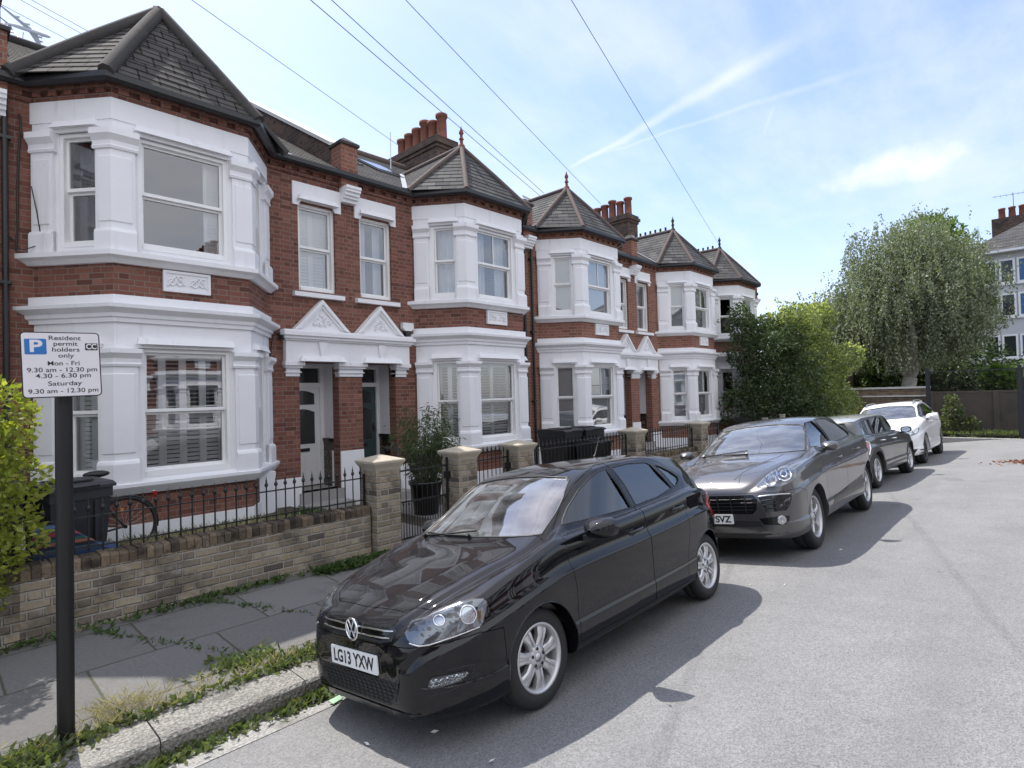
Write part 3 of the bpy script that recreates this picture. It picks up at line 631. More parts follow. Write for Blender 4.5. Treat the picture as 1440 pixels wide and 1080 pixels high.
# ---------------------------------------------------------------- ground, road, pavement
def zroad(y):
    y=-.2-y if y<-.1 else y
    return .12*(3.18-y) if y>2 else .268-.02857*(y+.1)**2
def asphalt():
    t=NT('asphalt'); o=t.obj(); big=t.noise(.35,5,.6,o); mid=t.noise(2.6,5,.7,o); g1=t.noise(95,3,.75,o); g2=t.n('ShaderNodeTexVoronoi'); g2.inputs['Scale'].default_value=120; t.L(o,g2.inputs['Vector'])
    base=t.ramp(big,[(.3,(.185,.184,.184)),(.55,(.225,.224,.224)),(.75,(.20,.199,.199))])
    base=t.mix(1.,base,t.math('MULTIPLY_ADD',mid,.35,.82),'MULTIPLY')
    sp=t.n('ShaderNodeSeparateColor'); t.L(g2.outputs['Color'],sp.inputs[0]); base=t.mix(1.,base,t.math('MULTIPLY_ADD',sp.outputs[0],.5,.75),'MULTIPLY')
    base=t.mix(t.smooth(g1,.60,.74,0,.28),base,(.46,.45,.44)); base=t.mix(t.smooth(g1,.42,.26,0,.4),base,(.07,.07,.07))
    mp=t.n('ShaderNodeMapping'); t.L(o,mp.inputs[0]); mp.inputs['Scale'].default_value=(.12,1.7,1); tr=t.noise(1.0,4,.55,mp.outputs[0]); base=t.mix(t.smooth(tr,.52,.70,0,.25),base,(.13,.128,.126))
    v=t.n('ShaderNodeTexVoronoi',feature='DISTANCE_TO_EDGE'); v.inputs['Scale'].default_value=.42; dv=t.n('ShaderNodeVectorMath',operation='ADD'); t.L(o,dv.inputs[0]); t.L(t.noise(1.7,4,.7,o,out=1),dv.inputs[1]); t.L(dv.outputs[0],v.inputs['Vector'])
    crack=t.math('MULTIPLY',t.smooth(v.outputs['Distance'],.0,.006,1,0),t.smooth(t.noise(.5,2,.5,o),.5,.6,0,.55)); base=t.mix(crack,base,(.05,.05,.05))
    oil=t.smooth(t.noise(.9,3,.55,o),.67,.74,0,.35); base=t.mix(oil,base,(.09,.088,.086))
    t.pbr(base,.82,0,t.bump(t.math('ADD',t.math('MULTIPLY',g2.outputs['Distance'],.9),g1),.8,.006),.3); return t.mat
M['asphalt']=asphalt()
def slabs():
    t=NT('paving_slabs'); m=brick('paving_slab',[(.125,.121,.116),(.16,.155,.15),(.14,.137,.133),(.175,.17,.163),(.12,.117,.114)],(.07,.072,.05),bl=.92,bh=.77,joint=.016,bump=.5,flemish=False,wob=.01,stain=[(2.2,(.08,.078,.075),.55,.5),(5,(.24,.23,.215),.6,.45),(60,(.30,.29,.27),.60,.5)]); return m
M['slab']=slabs()
def rough_stone(name,c,sp):
    t=NT(name); o=t.obj(); g=t.noise(55,4,.7,o); v=t.n('ShaderNodeTexVoronoi'); v.inputs['Scale'].default_value=38; t.L(o,v.inputs['Vector'])
    base=t.mix(t.smooth(g,.36,.62),sp,c); base=t.mix(t.smooth(t.noise(2.5,5,.65,o),.50,.68,0,.7),base,(.13,.125,.11))
    t.pbr(base,.85,0,t.bump(t.math('ADD',g,v.outputs['Distance']),1.,.014),.3); return t.mat
M['granite']=rough_stone('granite_kerb',(.36,.345,.315),(.17,.16,.145))
M['gutter_conc']=rough_stone('gutter_concrete',(.42,.41,.39),(.24,.235,.225))
M['earth']=simple('garden_earth',(.055,.045,.032),.95,0,.35,3,.8,25)
M['far_ground']=simple('far_ground',(.10,.098,.09),.95,0,.3,.3,.2,3)
M['path_stone']=simple('garden_path',(.21,.20,.19),.85,0,.2,3,.4,30)
g=MB(); g.quad((-900,-900,-.35),(1500,-900,-.35),(1500,900,-.35),(-900,900,-.35)); tag(g.build('ground',M['far_ground']),kind='structure')
g=MB(); ys=[-4.17+8.17*k/44 for k in range(45)]; xs=[-70,-20,-5,0,3,6,10,16,24.5]
vs=[(x,y,zroad(y)) for x in xs for y in ys]; n=len(ys)
g.add(vs,[(i*n+j,(i+1)*n+j,(i+1)*n+j+1,i*n+j+1) for i in range(len(xs)-1) for j in range(n-1)],0,True); tag(g.build('road',M['asphalt']),kind='structure')
g=MB(); nn=[-4.17+k*.3 for k in range(16)]
def kerbrow(mb,y0,y1,x0,x1,zt,zb,dy=1):
    x=x0
    while x<x1-.05:
        w=min(rng.uniform(.86,.98),x1-x); h=rng.uniform(-.004,.004); b=.012
        e=.02
        prof=[(y0,zb),(y0,zt-e+h),(y0+e*dy,zt+h),(y1,zt+h+.006),(y1,zb)]
        mb.prism([(x+.004,y,z) for y,z in prof],(w-.008,0,0)); x+=w
k=MB(); kerbrow(k,4.0,4.29,-40,24.5,.035,-.2); kerbrow(k,-4.17,-4.47,-40,24.5,.035,-.2,-1); tag(k.build('kerb',M['granite']),kind='structure')
k=MB()
vs=[]
for x in (-40,24.4):
    for y in (3.72,3.81,3.90,3.995): vs.append((x,y,zroad(y)+.004))
k.add(vs,[(0,4,5,1),(1,5,6,2),(2,6,7,3)]); tag(k.build('gutter_strip',M['gutter_conc']),kind='structure')
p=MB(); p.quad((-40,4.29,.036),(25.2,4.29,.036),(25.2,6.5,.102),(-40,6.5,.102)); p.quad((-40,-6.7,.102),(25.2,-6.7,.102),(25.2,-4.47,.036),(-40,-4.47,.036))
tag(p.build('pavement',M['slab']),kind='structure')
p=MB(); p.quad((24.5,-30,.2),(24.5,4.27,.2),(24.55,4.27,.24),(24.55,-30,.24)); p.box(24.5,25.4,-30,4.27,-.2,.22); tag(p.build('pavement',M['gutter_conc']),kind='structure')
p=MB(); p.quad((-40,6.5,.11),(26,6.5,.11),(26,9.45,.11),(-40,9.45,.11)); p.quad((-40,-9.7,.11),(26,-9.7,.11),(26,-6.7,.11),(-40,-6.7,.11)); p.quad((25.4,-30,.16),(40,-30,.2),(40,30,.2),(25.4,30,.16)); tag(p.build('ground',M['earth']),kind='structure')
p=MB(); p.box(.69,4.3,6.53,9.2,.0,.345); tag(p.build('ground',M['earth']),kind='structure')
p=MB()
for (a,b) in ((4.35,5.3),(5.75,6.6),(13.5,14.6)): p.box(a,b,6.5,8.7,.05,.125)
tag(p.build('path',M['path_stone']),kind='structure')
# ---------------------------------------------------------------- the row
H1=house(.67,1,'red brick house nearest the parking sign with thick brown hip tiles on its bay roof',dict(roof='conc_tile',hip='hip_dark',hipr=.092,apex=7.86,nc=15,finial=False,brick='brick',upper=[('dark',),('shutter_side',False,1),('none',)],lower=[('shutter',False,2),('shutter_half',False,4),('shutter',False,2)],over=('shutter',2)))
H2=house(10.43,-1,'red brick house with skylights in its roof and a potted bamboo by its grey door',dict(door='doorgrey',upper=[('curtain',),('curtain_gap','up'),('curtain',)],lower=[('shutter',),('shutter_half',False,2),('shutter_half',False,2)],over=('curtain_gap',),brick='brick'))
H3=house(10.43,1,'third red brick house from the parking sign, with three wheelie bins under its bay',dict(upper=[('blind',),('blind','up'),('blind',)],lower=[('net',),('net','up'),('net',)],over=('dark',),brick='brick_warm'))
H4=house(20.18,-1,'red brick house with a spiked roof ridge, left of the last house',dict(upper=[('blind',),('curtain','up'),('blind',)],lower=[('curtain',),('curtain','up'),('net',)],over=('curtain_gap',),crest=True,brick='brick_warm',dark_fin=True))
H5=house(20.18,1,'last red brick house of the row, half hidden behind the tall shrub',dict(upper=[('open',),('curtain',),('none',)],lower=[('dark',),('net',),('net',)],over=('dark',),crest=True,last=True,brick='brick_warm',dark_fin=True,chz=-.1))
H0=house(.67,-1,'red brick house at the left edge of the photo, mostly out of view',dict(upper=[('curtain',)]*3,lower=[('net',)]*3,over=('blind',),roof='conc_tile',hip='hip_dark',hipr=.1,apex=7.8))
# roof windows on the second house
for x in (6.15,7.25):
    k=None
    for (nm,mt,y0,y1,lift,g) in (('skylight','black',10.9,11.9,.05,0),('pane','darkglass',10.98,11.82,.075,.06)):
        mb=MB(); zf=lambda y: 6.17+(y-9.15)*.582+lift
        mb.add([(x+g,y0,zf(y0)),(x+.75-g,y0,zf(y0)),(x+.75-g,y1,zf(y1)),(x+g,y1,zf(y1)),(x+g,y0,zf(y0)-.06),(x+.75-g,y0,zf(y0)-.06),(x+.75-g,y1,zf(y1)-.06),(x+g,y1,zf(y1)-.06)],[(0,1,2,3),(4,5,1,0),(5,6,2,1),(6,7,3,2),(7,4,0,3)])
        o_=mb.build(nm,M[mt],k or H2,org=tuple(H2.location)); k=k or o_
# the facing side of the street, seen in windows and paintwork
OPP=['red brick house facing the row from across the street','red brick house across the street, seen in the car windows']
for i,(src,dx) in enumerate(((H1,0),(H2,0),(H3,0),(H4,0),(H0,0),(H3,-24.4))):
    c=dup_tree(src); c.location=(5.5-(src.location.x-5.5)+dx*0+(-19.52 if i==5 else 0),-.2-WALLY,0); c.rotation_euler=(0,0,math.pi); c['label']='red brick house across the street, seen only in reflections'
    c['group']='houses across the street'
# ---------------------------------------------------------------- cars
def pchip(pts):
    x=np.array([p[0] for p in pts],float); y=np.array([p[1] for p in pts],float); h=np.diff(x); d=np.diff(y)/h; n=len(x); m=np.zeros(n)
    for i in range(1,n-1):
        if d[i-1]*d[i]>0:
            w1,w2=2*h[i]+h[i-1],h[i]+2*h[i-1]; m[i]=(w1+w2)/(w1/d[i-1]+w2/d[i])
    m[0],m[-1]=d[0],d[-1]
    def f(t):
        t=min(max(t,x[0]),x[-1]); i=min(max(int(np.searchsorted(x,t)-1),0),n-2); s=(t-x[i])/h[i]
        return float((1+2*s)*(1-s)**2*y[i]+s*(1-s)**2*h[i]*m[i]+s*s*(3-2*s)*y[i+1]+s*s*(s-1)*h[i]*m[i+1])
    return f
def catmull(P,k):
    out=[]; n=len(P)
    for i in range(n-1):
        p0=P[max(i-1,0)];p1=P[i];p2=P[i+1];p3=P[min(i+2,n-1)]
        for j in range(k):
            t=j/k; q=[]
            for c in (0,1):
                a=(p2[c]-p0[c])*.42; b=(p3[c]-p1[c])*.42
                q.append((2*t**3-3*t*t+1)*p1[c]+(t**3-2*t*t+t)*a+(-2*t**3+3*t*t)*p2[c]+(t**3-t*t)*b)
            out.append(tuple(q))
    out.append(P[-1]); return out
class CarShape:
    def __init__(s,**k): s.c={a:pchip(b) for a,b in k.items() if isinstance(b,list)}; s.a0,s.a1=k['zt'][0][0],k['zt'][-1][0]; s.cr=k.get('crease',.018); s.low=k.get('low',.006); s.ins=k.get('ins',.055)
    def section(s,a,ins=0.):
        g={k:f(a) for k,f in s.c.items()}; hw,zs,zb,wt,zt,dr=(g[k] for k in ('hw','zs','zb','wt','zt','dr')); zr=zt-dr; D=zs-zb; gh=min(1.,max(0.,(zt-zs-.10)/.12)); ins=s.ins*gh+.038*(1-gh)
        P=[(0,zb),(hw*.6,zb),(hw-.13,zb+.004),(hw-.05,zb+.025),(hw-.018,zb+.10),(hw-.008,zb+.19),(hw-.012-s.low,zb+.27*D+.03),(hw-.008,zb+.48*D),(hw,zb+.70*D),(hw-.3*s.cr,zb+.735*D),(hw-s.cr,zb+.79*D),(hw-.008-s.cr,zs-.034),(hw-.022-s.cr-.35*(ins-.038),zs-.004),(hw-ins-s.cr,zs+.012)]
        q=P[-1]; P.append((q[0]+(wt-q[0])*.5+.016,q[1]+(zr-q[1])*.5)); P+=[(wt+.014,zr-.022),(wt-.035,zr+.30*dr),(wt*.55,zt-.16*dr),(0,zt)]
        return P
    def inner(s,a,d,zf):
        P=s.section(a); T=P[13:]; out=[(0,zf)]
        bx=max(.1,T[0][0]-d); out+=[(bx-.03,zf),(bx,zf+.05),(bx,T[0][1]-.05)]
        for (x,z) in T[1:]: out.append((max(0,x-d) if x>0 else 0,max(zf+.1,z-d)))
        return out
    def solid(s,fn,stn,k=4):
        R_=[]; 
        for a in stn:
            c=catmull(fn(a),k); R_.append([(a,y,z) for y,z in c]+[(a,-y,z) for y,z in c[-2:0:-1]])
        n=len(R_[0]); vs=[p for r in R_ for p in r]; fs=[]
        for i in range(len(R_)-1):
            for j in range(n): fs.append((i*n+j,(i+1)*n+j,(i+1)*n+(j+1)%n,i*n+(j+1)%n))
        fs.append(tuple(range(n))); fs.append(tuple(range((len(R_)-1)*n,len(R_)*n))[::-1])
        me=bpy.data.meshes.new('s'); me.from_pydata(vs,[],fs); bm=bmesh.new(); bm.from_mesh(me); bmesh.ops.recalc_face_normals(bm,faces=bm.faces); bm.to_mesh(me); bm.free(); return me
def prism_mesh(poly,axis,lo,hi):
    vs=[]; n=len(poly)
    for h in (lo,hi):
        for u,v in poly: vs.append({'y':(u,h,v),'x':(h,u,v),'z':(u,v,h)}[axis])
    fs=[tuple(range(n)),tuple(range(n,2*n))[::-1]]+[(i,n+i,n+(i+1)%n,(i+1)%n) for i in range(n)]
    me=bpy.data.meshes.new('p'); me.from_pydata(vs,[],fs); bm=bmesh.new(); bm.from_mesh(me); bmesh.ops.recalc_face_normals(bm,faces=bm.faces); bm.to_mesh(me); bm.free(); return me
def boolean(A,Bm,op):
    o=bpy.data.objects.new('a',A); q=bpy.data.objects.new('b',Bm); COL.objects.link(o); COL.objects.link(q)
    md=o.modifiers.new('m','BOOLEAN'); md.operation=op; md.object=q
    try: md.solver='MANIFOLD'
    except Exception: md.solver='EXACT'
    dg=bpy.context.evaluated_depsgraph_get(); me=bpy.data.meshes.new_from_object(o.evaluated_get(dg))
    if len(me.polygons)==0 or (op=='DIFFERENCE' and len(me.polygons)<len(A.polygons)*.3):
        md.solver='EXACT'; dg.update(); me=bpy.data.meshes.new_from_object(o.evaluated_get(bpy.context.evaluated_depsgraph_get()))
    bpy.data.objects.remove(o); bpy.data.objects.remove(q); return me
def grow(poly,d):
    n=len(poly); ar=sum(poly[i][0]*poly[(i+1)%n][1]-poly[(i+1)%n][0]*poly[i][1] for i in range(n)); sg=1 if ar>0 else -1; out=[]
    for i in range(n):
        p,q,r=Vector(poly[i-1]),Vector(poly[i]),Vector(poly[(i+1)%n]); a=(q-p).normalized(); b=(r-q).normalized()
        na,nb=Vector((a.y,-a.x))*sg,Vector((b.y,-b.x))*sg; m=na+nb; m=m/max(m.length,1e-6); out.append(tuple(q+m*min(d/max(.35,m.dot(na)),2.5*abs(d))*(1) if d>=0 else q+m*max(d/max(.35,m.dot(na)),-2.5*abs(d))))
    return out
def smoothpoly(P,k=4): # closed catmull
    n=len(P); out=[]
    for i in range(n):
        p0,p1,p2,p3=(P[(i+j-1)%n] for j in range(4))
        for j in range(k):
            t=j/k; q=[]
            for c in (0,1):
                a=(p2[c]-p0[c])*.4; b=(p3[c]-p1[c])*.4; q.append((2*t**3-3*t*t+1)*p1[c]+(t**3-2*t*t+t)*a+(-2*t**3+3*t*t)*p2[c]+(t**3-t*t)*b)
            out.append(tuple(q))
    return out
class Car:
    def __init__(s,name,shape,loc,rot,label,cat,paintm,WB,R_,wr,cabin,carmat):
        s.E=root(name,loc,label,cat,'cars parked along the kerb',rot); s.sh=shape; s.paint=paintm
        s.M=Matrix.LocRotScale(Vector(loc),Euler(rot),None); s.inv=s.M.inverted(); s.WB=WB
        d=.03; st=[shape.a0+x for x in (0,.006,.014,.026,.042)]; a=shape.a0+.065
        while a<shape.a1-.07: st.append(a); a+=d
        st+= [shape.a1-x for x in (.05,.03,.016,.007,0)]
        s.me=shape.solid(lambda a:shape.section(a),st); s.orig=s.me.copy()
        bm=bmesh.new(); bm.from_mesh(s.orig); s.bvh=BVHTree.FromBMesh(bm); bm.free()
        for ax in (0,WB):
            for sg in (-1,1):
                c=prism_mesh([(ax+R_*math.cos(q*math.pi/24),wr+R_*math.sin(q*math.pi/24)) for q in range(48)],'y',sg*.52 if sg>0 else -1.3,1.3 if sg>0 else -.52); s.me=boolean(s.me,c,'DIFFERENCE')
        lo,hi,zf,dd=cabin; n=int((hi-lo)/.06); cab=shape.solid(lambda a:shape.inner(a,dd,zf),[lo+(hi-lo)*i/n for i in range(n+1)],2); s.me=boolean(s.me,cab,'DIFFERENCE')
        s.wins=[]
    def hit(s,kind,sg=1):
        def side(u,v): return s.bvh.ray_cast(Vector((u,3*sg,v)),Vector((0,-sg,0)))
        def front(u,v): return s.bvh.ray_cast(Vector((-5,u*sg,v)),Vector((1,0,0)))
        def rear(u,v): return s.bvh.ray_cast(Vector((8,u*sg,v)),Vector((-1,0,0)))
        def top(u,v): return s.bvh.ray_cast(Vector((u,v*sg,4)),Vector((0,0,-1)))
        def pix(u,v):
            o=s.inv@Vector((0,0,CAMH)); d=(s.inv.to_3x3()@ray(u,v)).normalized(); h=s.bvh.ray_cast(o,d)
            if h[0] is None: return h
            if sg<0: return (Vector((h[0].x,-h[0].y,h[0].z)),Vector((h[1].x,-h[1].y,h[1].z)),0,0)
            return h
        return dict(side=side,front=front,rear=rear,top=top,pix=pix)[kind]
    def patch(s,poly,kind,sg=1,cell=.05,off=.003,thick=.012,mb=None,m=0,smooth=False,fit=False):
        h=s.hit(kind,sg); mb=mb or MB(); P=smoothpoly(poly) if smooth else poly
        bm=bmesh.new(); f=bm.faces.new([bm.verts.new((u,v,0)) for u,v in P])
        us=[p[0] for p in P]; vs=[p[1] for p in P]
        for ax,(a,b) in ((0,(min(us),max(us))),(1,(min(vs),max(vs)))):
            k=max(1,int((b-a)/cell))
            for i in range(1,k):
                c=[0,0,0]; n=[0,0,0]; c[ax]=a+(b-a)*i/k; n[ax]=1; bmesh.ops.bisect_plane(bm,geom=bm.verts[:]+bm.edges[:]+bm.faces[:],plane_co=c,plane_no=n)
        bmesh.ops.triangulate(bm,faces=[f for f in bm.faces if len(f.verts)>4]); bmesh.ops.recalc_face_normals(bm,faces=bm.faces)
        bm.verts.index_update(); pos={}; 
        for v in bm.verts:
            r=h(v.co.x,v.co.y)
            if r[0] is not None: pos[v.index]=(r[0],r[1])
        if not pos: bm.free(); return mb
        for v in bm.verts:
            if v.index not in pos:
                w=min((w for w in bm.verts if w.index in pos),key=lambda w:(w.co-v.co).length); pos[v.index]=pos[w.index]
        if fit:   # a pane is one smooth sheet: least-squares quadric through the skin
            ids=list(pos); A_=np.array([[pos[i][0].x,pos[i][0].z] for i in ids]); c0=A_.mean(0); A_=A_-c0; F_=lambda q: np.stack([np.ones(len(q)),q[:,0],q[:,1],q[:,0]**2*.5,q[:,0]*q[:,1]*.3],1)
            co_,*_r=np.linalg.lstsq(F_(A_),np.array([pos[i][0].y for i in ids]),rcond=None); yy=F_(A_)@co_
            for i,y_,(u_,v_) in zip(ids,yy,A_):
                n_=Vector((-(co_[1]+co_[3]*u_+co_[4]*.3*v_),1,-(co_[2]+co_[4]*.3*u_)))*(1 if sg>0 else -1); pos[i]=(Vector((pos[i][0].x,y_,pos[i][0].z)),n_.normalized())
        top=[tuple(pos[i][0]+pos[i][1]*off) for i in range(len(bm.verts))]; fs=[]
        for f in bm.faces:
            ids=[v.index for v in f.verts]; a,b,c=(Vector(top[i]) for i in ids[:3]); 
            n=(b-a).cross(c-a); 
            if n.length<1e-12: continue
            fs.append(tuple(ids if n.dot(pos[ids[0]][1])>0 else ids[::-1]))
        mb.add(top,fs,m,True)
        if thick:
            for e in bm.edges:
                if len(e.link_faces)==1:
                    i,j=e.verts[0].index,e.verts[1].index; a,b=pos[i],pos[j]
                    mb.add([top[i],top[j],tuple(b[0]+b[1]*(off-thick)),tuple(a[0]+a[1]*(off-thick))],[(0,1,2,3)],m)
        bm.free(); return mb
    def line(s,pts,kind,sg=1,r=.004,off=0.,closed=False,mb=None,m=0,k=5,step=.03):
        h=s.hit(kind,sg); mb=mb or MB(); P=list(pts)+([pts[0]] if closed else []); Q=[]
        for a,b in zip(P,P[1:]):
            n=max(1,int(math.dist(a,b)/step))
            for i in range(n): Q.append((a[0]+(b[0]-a[0])*i/n,a[1]+(b[1]-a[1])*i/n))
        Q.append(P[-1]); W=[]
        for u,v in Q:
            q=h(u,v)
            if q[0] is not None: W.append(q[0]+q[1]*off)
        if len(W)>1: mb.tube(W,r,k,m,caps=not closed)
        return mb
    def put(s,mb,name,mats,par=None,label=None,smooth=None):
        o=mb.build(name,mats,par or s.E)
        if label: o['label']=label
        return o
    def pillar(s,poly,par=None):
        for sg in (1,-1): s.put(s.patch(poly,'side',sg,.05,.0012,0),'pillar_trim',M['black_gloss'])
    def ring(s,cx,cy,rx,ry,sg,mb,r=.006,off=.008): return s.line([(cx+rx*math.cos(k*math.pi/10),cy+ry*math.sin(k*math.pi/10)) for k in range(21)],'pix',sg,r,off,False,mb,0,5,50)
    def blob(s,cx,cy,rx,ry,sg,mb,off=.005): return s.patch([(cx+rx*math.cos(k*math.pi/8),cy+ry*math.sin(k*math.pi/8)) for k in range(16)],'pix',sg,4,off,0,mb)
    def window(s,poly,kind,name='side_window',lo=-1.3,hi=1.3,both=True,seal=.007,inset=-.010,mat=None):
        ax={'side':'y','front':'x','rear':'x'}[kind]
        s.me=boolean(s.me,prism_mesh(poly,ax,lo,hi),'DIFFERENCE')
        s.wins.append((poly,kind,name,both,seal,inset,mat))
    def split(s,poly,axis,lo,hi,gap=.0022):
        d=boolean(s.me,prism_mesh(grow(poly,-gap),axis,lo,hi),'INTERSECT'); s.me=boolean(s.me,prism_mesh(grow(poly,gap),axis,lo,hi),'DIFFERENCE'); return d
    def finish(s,me,name,par=None,label=None,mats=None,ang=26):
        bm=bmesh.new(); bm.from_mesh(me); bmesh.ops.remove_doubles(bm,verts=bm.verts,dist=.0004); bm.normal_update()
        for f in bm.faces:
            f.smooth=True; c=f.calc_center_median(); q=s.bvh.find_nearest(c); f.material_index=1 if q[3]>.0075 or c.z<.0 else 0
            # faces of a cut lie across the skin
            if f.material_index==0 and q[1] is not None and abs(f.normal.dot(q[1]))<.6 and q[3]<.0075 and f.calc_area()>1e-7:
                f.material_index=0
        for e in bm.edges:
            if len(e.link_faces)==2:
                if e.calc_face_angle(0)>R(ang) or e.link_faces[0].material_index!=e.link_faces[1].material_index: e.smooth=False
        # normals on the outer skin from the uncut surface
        bm.to_mesh(me); bm.free()
        o=bpy.data.objects.new(name,me); me.materials.clear()
        for q in (mats or (s.paint,M['car_dark'])): me.materials.append(q)
        COL.objects.link(o); o.parent=par or s.E
        if label: o['label']=label
        nl=[None]*len(me.loops); cn=[]
        me.update()
        for p in me.polygons:
            for li in p.loop_indices:
                v=me.loops[li].vertex_index
                if p.material_index==0:
                    q=s.bvh.find_nearest(me.vertices[v].co)
                    if q[3] is not None and q[3]<.004 and q[1].dot(p.normal)>.75: nl[li]=s.smooth_n(q[2],me.vertices[v].co); continue
                nl[li]=None
        base=[tuple(c.vector) for c in me.corner_normals]
        me.normals_split_custom_set([tuple(n) if n is not None else base[i] for i,n in enumerate(nl)])
        return o
    def smooth_n(s,fi,co):
        p=s.orig.polygons[fi]; vs=p.vertices
        if len(vs)>4: return p.normal
        w=Vector((0,0,0))
        for i in vs:
            v=s.orig.vertices[i]; d=(v.co-co).length; w+=v.normal*(1/(d*d+1e-6))
        return w.normalized()
    def glaze(s,parts={}):
        for poly,kind,name,both,seal,inset,mat in s.wins:
            for sg in ((1,-1) if both else (1,)):
                par=parts.get((name.split('|')[0],sg)) if '|' in name else None
                p=s.put(s.patch(grow(poly,.004),kind,sg,.06,inset,0,fit=(kind=='side')),name.split('|')[-1],mat or M['car_glass'],par)
                if seal: s.put(s.line(grow(poly,-.004),kind,sg,seal,-.003,True),'window_seal',M['black'],p)
    def wheel(s,ax,sg,Rt,w,rr,style,zc,yo,rimm):
        W=MB(); T=MB(); c=(ax,sg*yo,zc); f=lambda h:sg*h
        T.lathe([(rr-.012,f(w*.36)),(rr+.004,f(w*.46)),(rr+.03,f(w*.5)),(Rt-.045,f(w*.5)),(Rt-.018,f(w*.44)),(Rt-.004,f(w*.36)),(Rt,f(w*.2)),(Rt,f(w*.09)),(Rt-.008,f(w*.085)),(Rt-.008,f(w*.05)),(Rt,f(w*.045)),(Rt,f(-w*.2)),(Rt-.004,f(-w*.36)),(Rt-.03,f(-w*.5)),(rr,f(-w*.5))],c,'y',48)
        # rim barrel and lip
        W.lathe([(rr-.012,f(w*.40)),(rr+.003,f(w*.455)),(rr+.004,f(w*.47)),(rr-.006,f(w*.475)),(rr-.016,f(w*.45)),(rr-.022,f(w*.36)),(rr-.03,f(w*.1)),(rr-.04,f(-w*.3))],c,'y',48)
        hub=.078 if style!='five' else .07; yo_=w*.36
        W.lathe([(.001,f(yo_+.004)),(hub*.5,f(yo_+.004)),(hub*.9,f(yo_)),(hub,f(yo_-.012)),(hub,f(yo_-.05))],c,'y',24)
        n={'seven':7,'five':5,'ten':5}[style]
        for k in range(n):
            q=2*math.pi*k/n+{'seven':.22,'five':.42,'ten':.3}[style]; u=Vector((math.cos(q),0,math.sin(q))); v=Vector((-math.sin(q),0,math.cos(q)))
            def P(r,t,h): return tuple(Vector(c)+u*r+v*t+Vector((0,f(h),0)))
            if style=='seven': secs=[(hub*.85,.034,yo_),(.12,.031,yo_+.006),(rr-.06,.038,yo_+.004),(rr-.016,.050,yo_-.004)]
            else: secs=[(hub*.8,.036,yo_+.002),(.11,.022,yo_-.002),(rr-.09,.021,yo_+.006),(rr-.05,.028,yo_+.006),(rr-.016,.055,yo_-.002)]
            prof=[(-1,-.035),(-1,-.006),(-.72,.004),(-.30,.004),(-.18,-.007),(.18,-.007),(.30,.004),(.72,.004),(1,-.006),(1,-.035)] if style=='seven' else [(-1,-.035),(-1,-.004),(-.6,.006),(.6,.006),(1,-.004),(1,-.035)]
            vs=[P(r,t*a,h+b) for r,t,h in secs for a,b in prof]; m=len(prof)
            W.add(vs,[(i*m+j,i*m+j+1,(i+1)*m+j+1,(i+1)*m+j) if sg<0 else (i*m+j,(i+1)*m+j,(i+1)*m+j+1,i*m+j+1) for i in range(len(secs)-1) for j in range(m-1)],0)
        for k in range(5):
            q=2*math.pi*k/5+.3; r0=.052; W.lathe([(.001,f(yo_+.0068)),(.0105,f(yo_+.0065)),(.0105,f(yo_-.01))],(c[0]+r0*math.cos(q),c[1],c[2]+r0*math.sin(q)),'y',10,1)
        wo=s.put(W,'wheel',[rimm,M['black']]); s.put(T,'tyre',M['tyre'],wo)
        D=MB(); D.lathe([(.001,f(-.005)),(rr-.06,f(-.005)),(rr-.06,f(-.03)),(rr-.025,f(-.032))],c,'y',32); D.lathe([(.12,f(.0)),(.145,f(.003)),(.145,f(-.004))],c,'y',24); s.put(D,'brake_disc',M['brake'],wo)
        N=MB(); N.lathe([(.001,f(yo_+.012)),(.024,f(yo_+.011)),(.028,f(yo_+.006))],c,'y',16); s.put(N,'hub_cap',M['chrome_dull'],wo)
    def mirror(s,a,y,z,sc=1.,mat=None,kids=True,fwd=1):
        for sg in (1,-1):
            m=MB(); vs=[];n=20;k=10
            for i in range(k+1):
                t=i/k; # from front nose to rear flat face
                xx=(-.085+.16*t)*sc; rr_=(math.sin(min(1,t*1.25+.03)*math.pi/2))**.75
                for j in range(n):
                    q=2*math.pi*j/n; c_,s_=math.cos(q),math.sin(q); e=.72
                    py=.115*sc*rr_*math.copysign(abs(c_)**e,c_); pz=(.072*sc)*rr_*math.copysign(abs(s_)**e,s_)
                    vs.append((a+fwd*(xx+.02*py*sg*0),sg*(y+py+ .012*t),z+pz+.018*(py/.115)*0))
            m.add(vs,[(i*n+j,i*n+(j+1)%n,(i+1)*n+(j+1)%n,(i+1)*n+j) for i in range(k) for j in range(n)],0,True); m.add(vs[-n:],[tuple(range(n))],1)
            o=s.put(m,'door_mirror',[mat or s.paint,M['black']])
            b=MB(); b.hexa([(a-.03,sg*(y-.17),z-.085),(a+.07,sg*(y-.17),z-.085),(a+.06,sg*(y-.05),z-.075),(a-.0,sg*(y-.05),z-.075),(a-.03,sg*(y-.17),z-.045),(a+.07,sg*(y-.17),z-.045),(a+.06,sg*(y-.05),z-.04),(a-.0,sg*(y-.05),z-.04)]); s.put(b,'mirror_arm',M['black'],o)
            g=MB(); g.lathe([(.001,0),(.062*sc,0)],(0,0,0),'x',18); g.v=[(a+fwd*.0762*sc,sg*(y+.012)+p[1]*1.45,z+p[2]*.92) for p in g.v]; s.put(g,'mirror_glass',M['chrome'],o)
